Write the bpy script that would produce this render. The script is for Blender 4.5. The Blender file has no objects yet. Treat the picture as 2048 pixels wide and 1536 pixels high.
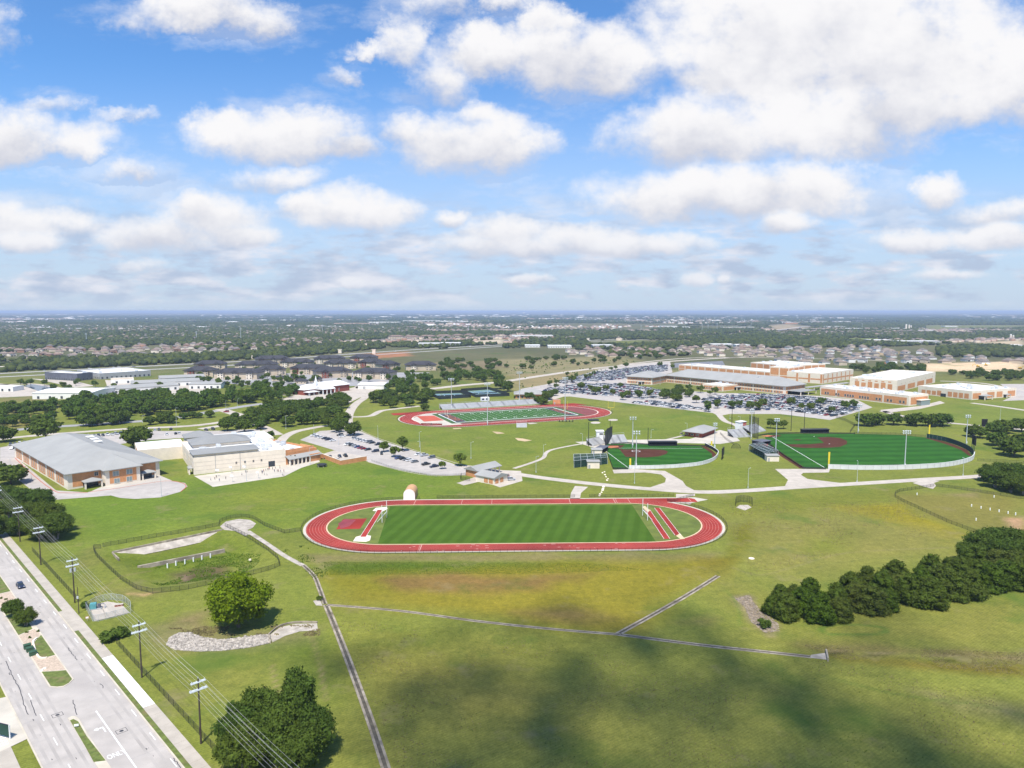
import bpy, math, random
import numpy as np
from mathutils import Vector
random.seed(7)
SC = bpy.context.scene
COL = SC.collection
F = 1421.6; H = 89.0; PITCH = math.atan(146 / F)
CP, SP = math.cos(PITCH), math.sin(PITCH)

def g(px, py, z=0.0):
    """ground point seen in the photograph at px,py (2048 wide), at height z"""
    u = (px - 1024) / F; v = (py - 768) / F
    t = (z - H) / (-SP - v * CP)
    return (u * t, (CP - v * SP) * t)

def gp(pts, z=0.0):
    return [g(x, y, z) for x, y in pts]

def to_px(X, Y, Z):
    X = np.asarray(X, float); Y = np.asarray(Y, float); Z = np.asarray(Z, float) - H
    d = Y * CP - Z * SP; up = Y * SP + Z * CP
    return 1024 + F * X / d, 768 - F * up / d

def hgt(px, py, dy):
    """height in metres of something dy pixels tall standing at px,py"""
    X, Y = g(px, py)
    lo, hi = 0.0, 120.0
    for _ in range(40):
        m = (lo + hi) / 2
        if to_px(X, Y, m)[1] > py - dy: lo = m
        else: hi = m
    return lo

def sub(a, b): return (a[0] - b[0], a[1] - b[1])
def dist(a, b): return math.hypot(a[0] - b[0], a[1] - b[1])
def lerp(a, b, t): return tuple(a[i] + (b[i] - a[i]) * t for i in range(len(a)))

ONES = "zeroth first second third fourth fifth sixth seventh eighth ninth tenth eleventh twelfth thirteenth fourteenth fifteenth sixteenth seventeenth eighteenth nineteenth".split()
TENS = "x x twenty thirty forty fifty sixty seventy eighty ninety".split()
TENTH = "x x twentieth thirtieth fortieth fiftieth sixtieth seventieth eightieth ninetieth".split()
def nth(n):
    if n < 20: return ONES[n]
    if n < 100:
        return TENTH[n // 10] if n % 10 == 0 else TENS[n // 10] + "-" + ONES[n % 10]
    return ("hundredth" if n % 100 == 0 else "hundred-and-" + nth(n % 100)) if n < 200 else "two-" + nth(n - 100)

# ------------------------------------------------------------------ meshes
class MB:
    def __init__(s): s.v = []; s.f = []; s.m = []; s.mi = 0
    def add(s, vs, fs):
        k = len(s.v); s.v.extend(vs)
        for f in fs: s.f.append(tuple(i + k for i in f)); s.m.append(s.mi)
        return s
    def mat(s, i): s.mi = i; return s
    def box(s, x0, y0, z0, x1, y1, z1):
        return s.add([(x0, y0, z0), (x1, y0, z0), (x1, y1, z0), (x0, y1, z0), (x0, y0, z1), (x1, y0, z1), (x1, y1, z1), (x0, y1, z1)],
                     [(0, 3, 2, 1), (4, 5, 6, 7), (0, 1, 5, 4), (1, 2, 6, 5), (2, 3, 7, 6), (3, 0, 4, 7)])
    def prism(s, poly, z0, z1, bottom=True):
        n = len(poly)
        vs = [(p[0], p[1], z0) for p in poly] + [(p[0], p[1], z1) for p in poly]
        fs = [(i, (i + 1) % n, n + (i + 1) % n, n + i) for i in range(n)] + [tuple(range(n, 2 * n))]
        if bottom: fs.append(tuple(range(n - 1, -1, -1)))
        return s.add(vs, fs)
    def sheet(s, poly, z):
        a = sum(poly[i - 1][0] * poly[i][1] - poly[i][0] * poly[i - 1][1] for i in range(len(poly)))
        if a < 0: poly = poly[::-1]
        return s.add([(p[0], p[1], z) for p in poly], [tuple(range(len(poly)))])
    def tube(s, p0, p1, r0, r1=None, n=8, cap=True):
        r1 = r0 if r1 is None else r1
        a = Vector(p0); b = Vector(p1); d = (b - a).normalized()
        u = d.orthogonal().normalized(); w = d.cross(u)
        vs = []
        for q, r in ((a, r0), (b, r1)):
            for i in range(n):
                t = 2 * math.pi * i / n
                vs.append(tuple(q + (u * math.cos(t) + w * math.sin(t)) * r))
        fs = [(i, (i + 1) % n, n + (i + 1) % n, n + i) for i in range(n)]
        if cap: fs += [tuple(range(n - 1, -1, -1)), tuple(range(n, 2 * n))]
        return s.add(vs, fs)
    def path(s, pts, r, n=4):
        for a, b in zip(pts, pts[1:]): s.tube(a, b, r, r, n, cap=False)
        return s
    def strip(s, line, w, z, closed=False, off=0.0):
        """flat ribbon of width w along a 2-D polyline, shifted sideways by off (left positive)"""
        n = len(line); L = []; R = []
        for i in range(n):
            a = line[i - 1] if (i > 0 or closed) else line[i]; b = line[(i + 1) % n] if (i < n - 1 or closed) else line[i]
            dx, dy = sub(b, a); l = math.hypot(dx, dy) or 1; nx, ny = -dy / l, dx / l
            x, y = line[i][0] + nx * off, line[i][1] + ny * off
            L.append((x + nx * w / 2, y + ny * w / 2, z)); R.append((x - nx * w / 2, y - ny * w / 2, z))
        k = n if closed else n - 1
        return s.add(R + L, [(i, (i + 1) % n, n + (i + 1) % n, n + i) for i in range(k)])
    def wall(s, line, t, z0, z1, closed=False, off=0.0):
        """a wall or kerb of thickness t following a 2-D polyline"""
        n = len(line); L = []; R = []
        for i in range(n):
            a = line[i - 1] if (i > 0 or closed) else line[i]; b = line[(i + 1) % n] if (i < n - 1 or closed) else line[i]
            dx, dy = sub(b, a); l = math.hypot(dx, dy) or 1; nx, ny = -dy / l, dx / l
            x, y = line[i][0] + nx * off, line[i][1] + ny * off
            L.append((x + nx * t / 2, y + ny * t / 2)); R.append((x - nx * t / 2, y - ny * t / 2))
        vs = [(p[0], p[1], z0) for p in R] + [(p[0], p[1], z0) for p in L] + [(p[0], p[1], z1) for p in R] + [(p[0], p[1], z1) for p in L]
        fs = []
        for i in range(n if closed else n - 1):
            j = (i + 1) % n
            fs += [(i, j, 2 * n + j, 2 * n + i), (n + j, n + i, 3 * n + i, 3 * n + j), (2 * n + i, 2 * n + j, 3 * n + j, 3 * n + i)]
        if not closed: fs += [(0, 2 * n, 3 * n, n), (n - 1, 2 * n - 1, 4 * n - 1, 3 * n - 1)]
        return s.add(vs, fs)
    def hip(s, x0, y0, x1, y1, z, rise, inset=None, thick=0.35, gable=False):
        w = min(x1 - x0, y1 - y0); ins = (w / 2 if inset is None else inset) if not gable else 0
        s.box(x0, y0, z - thick, x1, y1, z)
        if (x1 - x0) >= (y1 - y0):
            ym = (y0 + y1) / 2; a = (x0 + ins, ym, z + rise); b = (x1 - ins, ym, z + rise)
            s.add([(x0, y0, z), (x1, y0, z), (x1, y1, z), (x0, y1, z), a, b], [(0, 1, 5, 4), (2, 3, 4, 5), (1, 2, 5), (3, 0, 4)])
        else:
            xm = (x0 + x1) / 2; a = (xm, y0 + ins, z + rise); b = (xm, y1 - ins, z + rise)
            s.add([(x0, y0, z), (x1, y0, z), (x1, y1, z), (x0, y1, z), a, b], [(1, 2, 5, 4), (3, 0, 4, 5), (0, 1, 4), (2, 3, 5)])
        return s
    def mesh(s, name, mats):
        me = bpy.data.meshes.new(name); me.from_pydata(s.v, [], s.f)
        for m in (mats if isinstance(mats, (list, tuple)) else [mats]): me.materials.append(m)
        if any(s.m): me.polygons.foreach_set('material_index', s.m)
        me.update(); return me
    def build(s, name, mats, parent=None, loc=None, rz=0.0):
        return put(s.mesh(name, mats), name, parent, loc, rz)

def put(me, name, parent=None, loc=None, rz=0.0, sc=None):
    o = bpy.data.objects.new(name, me); COL.objects.link(o)
    if parent is not None: o.parent = parent
    if loc is not None: o.location = (loc[0], loc[1], loc[2] if len(loc) > 2 else 0)
    if rz: o.rotation_euler = (0, 0, rz)
    if sc is not None: o.scale = sc if isinstance(sc, (tuple, list)) else (sc,) * 3
    return o

def thing(name, label, cat, loc=(0, 0, 0), rz=0.0, group=None, sc=None):
    return tag(put(None, name, None, loc, rz, sc), label, cat, group)
def tag(o, label, cat, group=None):
    o['label'] = label; o['category'] = cat
    if group: o['group'] = group
    return o
def kind(o, k): o['kind'] = k; return o
def copy_tree(root):
    r = root.copy(); COL.objects.link(r)
    for ch in root.children:
        c = ch.copy(); COL.objects.link(c); c.parent = r
        for g2 in ch.children:
            d = g2.copy(); COL.objects.link(d); d.parent = c
    return r

def smooth(pts, n=6, closed=False):
    """Catmull-Rom through the points"""
    out = []; m = len(pts)
    for i in range(m if closed else m - 1):
        p = [pts[(i + k) % m] if closed else pts[min(max(i + k, 0), m - 1)] for k in (-1, 0, 1, 2)]
        for j in range(n):
            t = j / n
            out.append(tuple(0.5 * (2 * p[1][c] + (p[2][c] - p[0][c]) * t + (2 * p[0][c] - 5 * p[1][c] + 4 * p[2][c] - p[3][c]) * t * t
                       + (3 * p[1][c] - p[0][c] - 3 * p[2][c] + p[3][c]) * t ** 3) for c in range(2)))
    if not closed: out.append(pts[-1])
    return out

def inside(X, Y, poly):
    X = np.asarray(X); Y = np.asarray(Y); r = np.zeros(X.shape, bool); n = len(poly)
    for i in range(n):
        x0, y0 = poly[i - 1]; x1, y1 = poly[i]
        if y0 == y1: continue
        c = ((y0 > Y) != (y1 > Y)) & (X < (x1 - x0) * (Y - y0) / (y1 - y0) + x0)
        r ^= c
    return r
def edge_dist(X, Y, line, closed=True):
    best = np.full(np.shape(X), 1e9); n = len(line)
    for i in range(0 if closed else 1, n):
        ax, ay = line[i - 1]; bx, by = line[i]; dx, dy = bx - ax, by - ay; l = dx * dx + dy * dy or 1e-9
        t = np.clip(((X - ax) * dx + (Y - ay) * dy) / l, 0, 1)
        best = np.minimum(best, np.hypot(X - ax - t * dx, Y - ay - t * dy))
    return best

# ------------------------------------------------------------------ materials
def nodes(name):
    m = bpy.data.materials.new(name); m.use_nodes = True
    nt = m.node_tree; b = nt.nodes['Principled BSDF']; return m, nt, b
def mixc(nt, fac, a, b, mode='MIX'):
    n = nt.nodes.new('ShaderNodeMix'); n.data_type = 'RGBA'; n.blend_type = mode
    for s, v in ((0, fac), (6, a), (7, b)):
        if hasattr(v, 'is_linked') or hasattr(v, 'links'): nt.links.new(v, n.inputs[s])
        elif s == 0: n.inputs[0].default_value = v
        else: n.inputs[s].default_value = tuple(v) + (1,) if len(v) == 3 else v
    return n.outputs[2]
def noise(nt, co, scale, detail=4, rough=0.55, lo=0.35, hi=0.65):
    n = nt.nodes.new('ShaderNodeTexNoise'); n.inputs['Scale'].default_value = scale
    n.inputs['Detail'].default_value = detail; n.inputs['Roughness'].default_value = rough
    nt.links.new(co, n.inputs['Vector'])
    r = nt.nodes.new('ShaderNodeMapRange'); r.inputs[1].default_value = lo; r.inputs[2].default_value = hi
    nt.links.new(n.outputs[0], r.inputs[0]); return r.outputs[0]
def pos(nt, obj=False):
    if obj:
        return nt.nodes.new('ShaderNodeTexCoord').outputs['Object']
    return nt.nodes.new('ShaderNodeNewGeometry').outputs['Position']
def mat(name, c, rough=0.7, var=0.12, scale=0.4, spec=0.3, metal=0.0, obj=False, bump=0.0, c2=None, s2=None):
    """surface with a two-scale procedural mottling of its colour"""
    m, nt, b = nodes(name); co = pos(nt, obj)
    d = tuple(max(0, x * (1 - var)) for x in c); l = tuple(x * (1 + var) for x in c)
    f = noise(nt, co, scale, 5); col = mixc(nt, f, d, l)
    if c2 is not None:
        f2 = noise(nt, co, s2 or scale * 0.15, 3, 0.6, 0.5, 0.7); col = mixc(nt, f2, col, c2)
    nt.links.new(col, b.inputs['Base Color'])
    b.inputs['Roughness'].default_value = rough; b.inputs['Metallic'].default_value = metal
    b.inputs['Specular IOR Level'].default_value = spec
    if bump:
        bp = nt.nodes.new('ShaderNodeBump'); bp.inputs['Strength'].default_value = bump; bp.inputs['Distance'].default_value = 0.3
        nt.links.new(noise(nt, co, scale * 6, 3, 0.6, 0, 1), bp.inputs['Height']); nt.links.new(bp.outputs[0], b.inputs['Normal'])
    return m
def see_mat(name, c, op):
    """woven wire: partly open"""
    m, nt, b = nodes(name); b.inputs['Base Color'].default_value = c + (1,); b.inputs['Roughness'].default_value = .6
    t = nt.nodes.new('ShaderNodeBsdfTransparent'); x = nt.nodes.new('ShaderNodeMixShader'); x.inputs[0].default_value = op
    nt.links.new(t.outputs[0], x.inputs[1]); nt.links.new(b.outputs[0], x.inputs[2])
    nt.links.new(x.outputs[0], nt.nodes['Material Output'].inputs[0]); return m
def foliage(name, c, var=0.35, hue=None):
    m, nt, b = nodes(name); co = pos(nt, True)
    oi = nt.nodes.new('ShaderNodeObjectInfo')
    d = tuple(x * (1 - var) for x in c); l = tuple(x * (1 + var) for x in c)
    col = mixc(nt, noise(nt, co, 0.55, 4, 0.6), d, l)
    h = hue or (c[0] * 1.5, c[1] * 1.12, c[2] * 0.9)
    col = mixc(nt, oi.outputs['Random'], col, mixc(nt, 0.55, col, h))
    nt.links.new(col, b.inputs['Base Color']); b.inputs['Roughness'].default_value = .8; b.inputs['Specular IOR Level'].default_value = .06
    tr = nt.nodes.new('ShaderNodeBsdfTranslucent'); nt.links.new(col, tr.inputs[0])
    x = nt.nodes.new('ShaderNodeMixShader'); x.inputs[0].default_value = .3
    nt.links.new(b.outputs[0], x.inputs[1]); nt.links.new(tr.outputs[0], x.inputs[2])
    nt.links.new(x.outputs[0], nt.nodes['Material Output'].inputs[0]); return m
def stripes(name, c1, c2, ang, period, var=.1, sharp=.12, extra=None):
    """mown turf: alternating bands of nap direction at world angle ang"""
    m, nt, b = nodes(name); co = pos(nt)
    mp = nt.nodes.new('ShaderNodeMapping'); mp.inputs['Rotation'].default_value = (0, 0, -ang); nt.links.new(co, mp.inputs[0])
    sx = nt.nodes.new('ShaderNodeSeparateXYZ'); nt.links.new(mp.outputs[0], sx.inputs[0])
    mu = nt.nodes.new('ShaderNodeMath'); mu.operation = 'MULTIPLY'; mu.inputs[1].default_value = 2 * math.pi / period; nt.links.new(sx.outputs[0], mu.inputs[0])
    si = nt.nodes.new('ShaderNodeMath'); si.operation = 'SINE'; nt.links.new(mu.outputs[0], si.inputs[0])
    r = nt.nodes.new('ShaderNodeMapRange'); r.inputs[1].default_value = -sharp; r.inputs[2].default_value = sharp; nt.links.new(si.outputs[0], r.inputs[0])
    col = mixc(nt, r.outputs[0], c1, c2)
    f = noise(nt, co, .12, 6); col = mixc(nt, f, mixc(nt, 1, col, (1 - var,) * 3, 'MULTIPLY'), mixc(nt, 1, col, (1 + var,) * 3, 'MULTIPLY'))
    nt.links.new(col, b.inputs['Base Color']); b.inputs['Roughness'].default_value = .95; b.inputs['Specular IOR Level'].default_value = .03
    return m

M = {}
def defm(k, *a, **kw): M[k] = mat(k, *a, **kw)
defm('concrete', (.46, .405, .34), .9, .1, .25, .1, c2=(.39, .34, .285), s2=.05)
defm('road_concrete', (.415, .375, .335), .9, .10, .2, .1, c2=(.36, .325, .295), s2=.04)
defm('new_concrete', (.80, .79, .76), .8, .04, .3)
defm('sidewalk_concrete', (.42, .37, .305), .85, .1, .3)
defm('kerb_stone', (.52, .46, .36), .85, .1, .3)
defm('old_concrete', (.33, .28, .215), .9, .35, .5, .1, c2=(.14, .115, .08), s2=.25)
defm('apron', (.50, .45, .37), .85, .1, .15, c2=(.42, .38, .33))
defm('asphalt', (.17, .17, .18), .85, .12, .2)
defm('old_asphalt', (.30, .29, .28), .85, .1, .1)
defm('highway', (.36, .34, .31), .85, .1, .05)
defm('silt', (.10, .085, .06), .9, .35, .6)
defm('paint_white', (.78, .78, .76), .6, .05, 1.0)
defm('paint_yellow', (.72, .55, .04), .5, .04)
defm('crack_seal', (.06, .06, .065), .7, .2, 1)
defm('track_red', (.305, .040, .031), .9, .16, .08, .08, c2=(.21, .024, .020), s2=.03)
defm('track_line', (.52, .30, .25), .7, .05)
defm('dark_red', (.20, .055, .05), .85, .12, .1)
defm('bare_red', (.44, .09, .05), .85, .1, .1)
defm('sand', (.55, .44, .26), .9, .1, .4)
defm('infield_clay', (.085, .034, .022), .95, .12, .15, .03)
defm('orange_clay', (.42, .15, .07), .9, .12, .3)
defm('brick', (.57, .265, .115), .85, .12, .6, c2=(.50, .22, .095), s2=.12)
defm('red_brick', (.24, .065, .04), .85, .12, .6)
defm('limestone', (.74, .645, .525), .85, .06, .35)
defm('white_wall', (.74, .72, .67), .8, .05, .2)
defm('grey_wall', (.36, .36, .36), .8, .08, .2)
defm('dark_wall', (.11, .115, .14), .7, .15, .2)
defm('metal_roof', (.315, .31, .29), .75, .06, .1, .15)
defm('dark_metal_roof', (.255, .255, .245), .75, .06, .1, .15)
defm('white_roof', (.70, .69, .66), .8, .06, .06, .1, c2=(.56, .55, .53), s2=.035)
defm('shingle_dark', (.046, .045, .050), .9, .15, .2)
defm('shingle_grey', (.24, .19, .155), .9, .15, .2, c2=(.15, .13, .12))
defm('stucco', (.52, .43, .32), .85, .1, .15)
defm('steel', (.46, .48, .50), .4, .05, 1, .5, .6)
defm('galv', (.55, .58, .60), .45, .05, 1, .5, .3)
defm('arm_white', (.70, .74, .76), .5, .05, 1)
defm('alum', (.47, .47, .465), .6, .1, .3, .3, .1)
defm('black', (.018, .018, .02), .5, .15, 1)
defm('dark_green', (.012, .05, .035), .6, .1, .5)
defm('navy', (.02, .025, .045), .6, .1, .5)
defm('pole_wood', (.06, .045, .035), .9, .2, 1)
defm('wire', (.42, .41, .37), .5, .05, 1)
defm('bark', (.10, .08, .06), .95, .25, 1)
defm('pale_bark', (.26, .22, .18), .95, .2, 1)
defm('riprap', (.36, .32, .275), .9, .4, 1.2)
defm('dirt', (.46, .34, .20), .95, .15, .05)
defm('tan_canvas', (.52, .30, .15), .8, .1, .3)
defm('white_canvas', (.82, .80, .78), .7, .04, .4)
defm('court_blue', (.13, .22, .27), .8, .06, .1)
defm('court_green', (.14, .22, .16), .8, .06, .1)
defm('box_green', (.04, .09, .05), .6, .1, 1)
defm('teal', (.10, .30, .32), .5, .1, 1)
defm('ac_grey', (.58, .59, .59), .5, .1, .6)
defm('tyre', (.015, .015, .015), .8, .1, 2)
defm('skin', (.32, .19, .13), .7, .1, 2)
defm('cloth_dark', (.03, .025, .03), .9, .2, 2)
defm('cloth_red', (.35, .02, .03), .9, .2, 2)
defm('orange_paint', (.60, .16, .02), .5, .1, 1)
defm('yellow_machine', (.60, .38, .04), .5, .1, 1)
def glassm(name, c=(.03, .04, .05)):
    m, nt, b = nodes(name); b.inputs['Base Color'].default_value = c + (1,); b.inputs['Roughness'].default_value = .15
    b.inputs['Specular IOR Level'].default_value = .4; M[name] = m
glassm('glass'); glassm('pale_glass', (.22, .27, .27)); glassm('pond', (.035, .06, .09))
M['mesh_black'] = see_mat('mesh_black', (.02, .02, .022), .32)
M['mesh_thin'] = see_mat('mesh_thin', (.03, .03, .03), .22)
M['mesh_grey'] = see_mat('mesh_grey', (.35, .37, .37), .3)
M['mesh_screen'] = see_mat('mesh_screen', (.015, .02, .02), .8)
M['net_green'] = see_mat('net_green', (.02, .05, .035), .6)
EXPO = 0.5
SUN_AZD = 188.0
SKY_TINT = (.66, 1.02, 1.36)
HORIZON = (4.1, 4.7, 5.8)
CL_DARK = (4.35, 4.5, 5.15); CL_LIGHT = (6.8, 6.75, 6.85)
HAZE_C = (.60, .72, .94); HAZE_D = 7.5e-5
CLOUD_K = .085
# ------------------------------------------------------------------ camera, sun, sky
cam = bpy.data.objects.new('camera', bpy.data.cameras.new('camera')); COL.objects.link(cam)
cam.data.sensor_width = 36; cam.data.lens = F / 2048 * 36; cam.data.clip_start = 1; cam.data.clip_end = 250000
cam.location = (0, 0, H); cam.rotation_euler = (math.pi / 2 - PITCH, 0, 0); SC.camera = cam
SC.view_settings.view_transform = 'Standard'; SC.view_settings.look = 'None'; SC.view_settings.gamma = 1
SC.view_settings.exposure = EXPO
SC.cycles.max_bounces = 6; SC.cycles.diffuse_bounces = 2; SC.cycles.glossy_bounces = 2; SC.cycles.transparent_max_bounces = 12
SC.cycles.volume_bounces = 0; SC.cycles.use_denoising = True; SC.cycles.caustics_reflective = False; SC.cycles.caustics_refractive = False

SUN_EL = math.radians(61); SUN_AZ = math.radians(SUN_AZD)      # compass: 0 = +Y, clockwise
S = Vector((math.sin(SUN_AZ) * math.cos(SUN_EL), math.cos(SUN_AZ) * math.cos(SUN_EL), math.sin(SUN_EL)))
sl = bpy.data.lights.new('sun', 'SUN'); sl.energy = 4.6; sl.angle = math.radians(.5); sl.color = (1, .955, .88)
so = bpy.data.objects.new('sun', sl); COL.objects.link(so); so.rotation_euler = S.to_track_quat('Z', 'Y').to_euler(); so.location = (0, -300, 600)

W = bpy.data.worlds.new('World'); SC.world = W; W.use_nodes = True
nt = W.node_tree; N = nt.nodes; L = nt.links; bg = N['Background']; bg.inputs[1].default_value = .1
W.cycles.sampling_method = 'MANUAL'; W.cycles.sample_map_resolution = 512
sky = N.new('ShaderNodeTexSky'); sky.sky_type = 'NISHITA'; sky.sun_disc = False
sky.sun_elevation = SUN_EL; sky.sun_rotation = SUN_AZ; sky.altitude = 200; sky.air_density = 1.0; sky.dust_density = .6; sky.ozone_density = 2.0
def V(op, a, b=None, c=None):
    n = N.new('ShaderNodeVectorMath'); n.operation = op
    for i, x in enumerate((a, b, c)):
        if x is None: continue
        if isinstance(x, (tuple, list)): n.inputs[i].default_value = x
        else: L.new(x, n.inputs[i])
    return n.outputs[1] if op in ('DOT_PRODUCT', 'LENGTH') else n.outputs[0]
def A(op, a, b=None, c=None, clamp=False):
    n = N.new('ShaderNodeMath'); n.operation = op; n.use_clamp = clamp
    for i, x in enumerate((a, b, c)):
        if x is None: continue
        if isinstance(x, (int, float)): n.inputs[i].default_value = x
        else: L.new(x, n.inputs[i])
    return n.outputs[0]
def RNG(x, lo, hi, a=0, b=1, smooths=True):
    n = N.new('ShaderNodeMapRange'); n.interpolation_type = 'SMOOTHSTEP' if smooths else 'LINEAR'
    for i, q in enumerate((x, lo, hi, a, b)):
        if isinstance(q, (int, float)): n.inputs[i].default_value = q
        else: L.new(q, n.inputs[i])
    return n.outputs[0]
def CMB(x, y, z=0.0):
    n = N.new('ShaderNodeCombineXYZ')
    for i, q in enumerate((x, y, z)):
        if isinstance(q, (int, float)): n.inputs[i].default_value = q
        else: L.new(q, n.inputs[i])
    return n.outputs[0]
def NZ(vec, scale, detail, rough, color=False, lac=2.0, dist=0.0):
    n = N.new('ShaderNodeTexNoise'); n.inputs['Scale'].default_value = scale; n.inputs['Detail'].default_value = detail
    n.inputs['Roughness'].default_value = rough; n.inputs['Lacunarity'].default_value = lac; n.inputs['Distortion'].default_value = dist
    L.new(vec, n.inputs['Vector']); return n.outputs[1 if color else 0]
tc = N.new('ShaderNodeTexCoord'); sp = N.new('ShaderNodeSeparateXYZ'); L.new(tc.outputs['Generated'], sp.inputs[0])
ay = A('MAXIMUM', A('ABSOLUTE', sp.outputs[1]), .04)
U = A('DIVIDE', sp.outputs[0], ay); Vv = A('DIVIDE', sp.outputs[2], ay)      # sky direction: sideways and upward slope
Vp = A('MAXIMUM', A('ADD', Vv, .07), .02)
nc = CMB(A('MULTIPLY', U, 3.0), A('MULTIPLY', Vv, 3.6))
wob = V('SUBTRACT', NZ(nc, 1.5, 3, .5, True), (.5, .5, .5))
fine = V('SUBTRACT', NZ(nc, 4.6, 8, .68, True), (.5, .5, .5))
P0 = CMB(U, Vv)
dsp = V('ADD', V('MULTIPLY', wob, (.34, .15, 0)), V('MULTIPLY', fine, (.30, .17, 0)))
sc3 = N.new('ShaderNodeVectorMath'); sc3.operation = 'SCALE'; L.new(dsp, sc3.inputs[0]); L.new(A('ADD', A('MULTIPLY', Vp, .8), .05), sc3.inputs['Scale'])
P = V('ADD', P0, sc3.outputs[0])
# each cumulus: direction (as the pixel it has in the photo), half width, half height, weight
CLOUDS = [(60, 272, 165, 52, 1.0), (150, 290, 60, 34, .9), (-40, 250, 120, 60, 1), (450, 20, 170, 42, .8), (560, 28, 80, 40, .7), (575, 275, 170, 50, 1.0), (480, 262, 75, 42, 1),
 (680, 295, 90, 28, .9), (930, 285, 130, 62, .95), (1010, 285, 105, 58, 1.0), (960, 228, 60, 28, .8), (850, 262, 95, 38, .8), (1150, 110, 190, 72, 1.0), (980, 105, 95, 52, 1),
 (1080, 45, 60, 40, .9), (1500, 100, 260, 130, 1.1), (1760, 110, 300, 130, 1.1), (1980, 150, 160, 105, 1.05), (1620, 20, 340, 90, 1.1), (1400, 270, 190, 75, 1), (1600, 245, 260, 90, 1.05),
 (1800, 215, 180, 60, 1), (1470, 385, 290, 52, 1.05), (1330, 405, 150, 42, 1), (1600, 360, 140, 44, 1), (1860, 385, 60, 32, .9), (1560, 443, 62, 26, .85), (700, 415, 125, 40, 1.0),
 (770, 425, 80, 34, 1), (620, 405, 50, 24, .9), (440, 435, 130, 48, 1.0), (400, 410, 50, 34, 1), (330, 470, 130, 38, .85), (500, 465, 75, 28, .95), (60, 440, 140, 34, .9),
 (20, 415, 60, 30, .95), (70, 475, 80, 22, .85), (1010, 462, 95, 34, 1.0), (1150, 478, 130, 34, 1.0), (1290, 487, 130, 25, .95), (950, 490, 90, 26, .85), (1090, 492, 150, 22, .9),
 (1810, 476, 110, 22, .85), (1980, 470, 110, 26, .95), (1990, 425, 100, 28, .8), (715, 563, 26, 14, .95), (1390, 558, 34, 14, .9), (1450, 560, 16, 10, .8), (270, 345, 72, 22, .55),
 (550, 355, 95, 24, .55), (150, 212, 60, 18, .45), (300, 237, 65, 14, .5), (740, 105, 48, 12, .55), (690, 155, 34, 24, .5), (810, 85, 40, 50, .5), (880, 150, 70, 60, .55),
 (900, 438, 36, 16, .7), (1880, 545, 70, 12, .8), (1050, 558, 50, 10, .8), (300, 532, 45, 14, .6), (880, 20, 80, 30, .55), (1010, 8, 40, 24, .5), (1340, 250, 70, 70, .8), (20, 40, 60, 40, .35), (1500, 30, 130, 60, 1)]
dens = None; hgtf = None
for cx, cy, rx, ry, w in CLOUDS:
    u = (cx - 1024) / F; a_ = math.atan((768 - cy) / F) - PITCH; v = math.tan(a_) * 1.0
    k = 1.0 / math.cos(a_)
    off = (-u * F / rx, -v * F / ry, 0) if dens is None else CMB(A('MULTIPLY_ADD', dens, 1e-7, -u * F / rx), -v * F / ry)   # one after the other
    q = V('MULTIPLY_ADD', P, (F / rx, F / ry, 0), off)
    d = A('MULTIPLY', A('SUBTRACT', 1.0, V('DOT_PRODUCT', q, q)), w)
    y_ = V('DOT_PRODUCT', q, (0, 1, 0))
    e_ = A('POWER', A('MAXIMUM', A('ADD', d, .55), 0.0), 3.0)
    if dens is None: dens, num, den = d, A('MULTIPLY', y_, e_), A('ADD', e_, 1e-4)
    else:
        num = A('MULTIPLY_ADD', y_, e_, num); den = A('ADD', den, e_)
        dens = A('SMOOTH_MAX', dens, d, .25)
hgtf = A('DIVIDE', num, den)
f2 = NZ(nc, 5.0, 8, .60)
body = A('ADD', dens, A('MULTIPLY', A('SUBTRACT', f2, .5), 2.3))
cov = RNG(body, -.48, .85)
wisp = RNG(A('ADD', NZ(CMB(A('MULTIPLY', U, 3.4), A('MULTIPLY', Vv, 7.5)), 1.3, 8, .64), A('MULTIPLY', RNG(dens, -3.5, .2), .16)), .60, .80)
cov = A('MAXIMUM', cov, A('MULTIPLY', wisp, .36))
# far deck of small flat clouds above the horizon
dk = CMB(A('MULTIPLY', U, 11.0), A('MULTIPLY', Vv, 38))
band = A('MULTIPLY', RNG(Vv, -.005, .03), RNG(Vv, .19, .08))
deck = RNG(A('ADD', NZ(dk, 1.0, 7, .62), A('MULTIPLY', NZ(dk, .32, 2, .5), .5)), .66, .84)
deck = A('MULTIPLY', A('MULTIPLY', deck, band), .8)
shade = RNG(A('ADD', A('ADD', hgtf, A('MULTIPLY', A('SUBTRACT', f2, .5), 1.7)), A('MULTIPLY', A('SUBTRACT', NZ(nc, 1.8, 3, .5), .5), 1.8)), -1.05, .35)
def C(v): return (v[0], v[1], v[2], 1)
def MIX(f, a, b, mode='MIX'):
    n = N.new('ShaderNodeMix'); n.data_type = 'RGBA'; n.blend_type = mode
    for i, x in ((0, f), (6, a), (7, b)):
        if isinstance(x, (int, float)): n.inputs[i].default_value = x
        elif isinstance(x, tuple): n.inputs[i].default_value = C(x)
        else: L.new(x, n.inputs[i])
    return n.outputs[2]
skyc = MIX(1.0, sky.outputs[0], SKY_TINT, 'MULTIPLY')
low = RNG(Vv, .0, .36)
skyc = MIX(A('MULTIPLY', A('SUBTRACT', 1, low), .85), skyc, HORIZON)
deckc = MIX(RNG(NZ(dk, 1.1, 4, .5), .4, .68), (3.3, 3.9, 5.1), (5.9, 5.9, 6.4))
skyc = MIX(deck, skyc, deckc)
cl = MIX(shade, CL_DARK, CL_LIGHT)
cl = MIX(RNG(Vv, .16, .0, 0, .5), cl, (4.6, 5.1, 6.1))
final = MIX(cov, skyc, cl)
L.new(final, bg.inputs[0])

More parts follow.
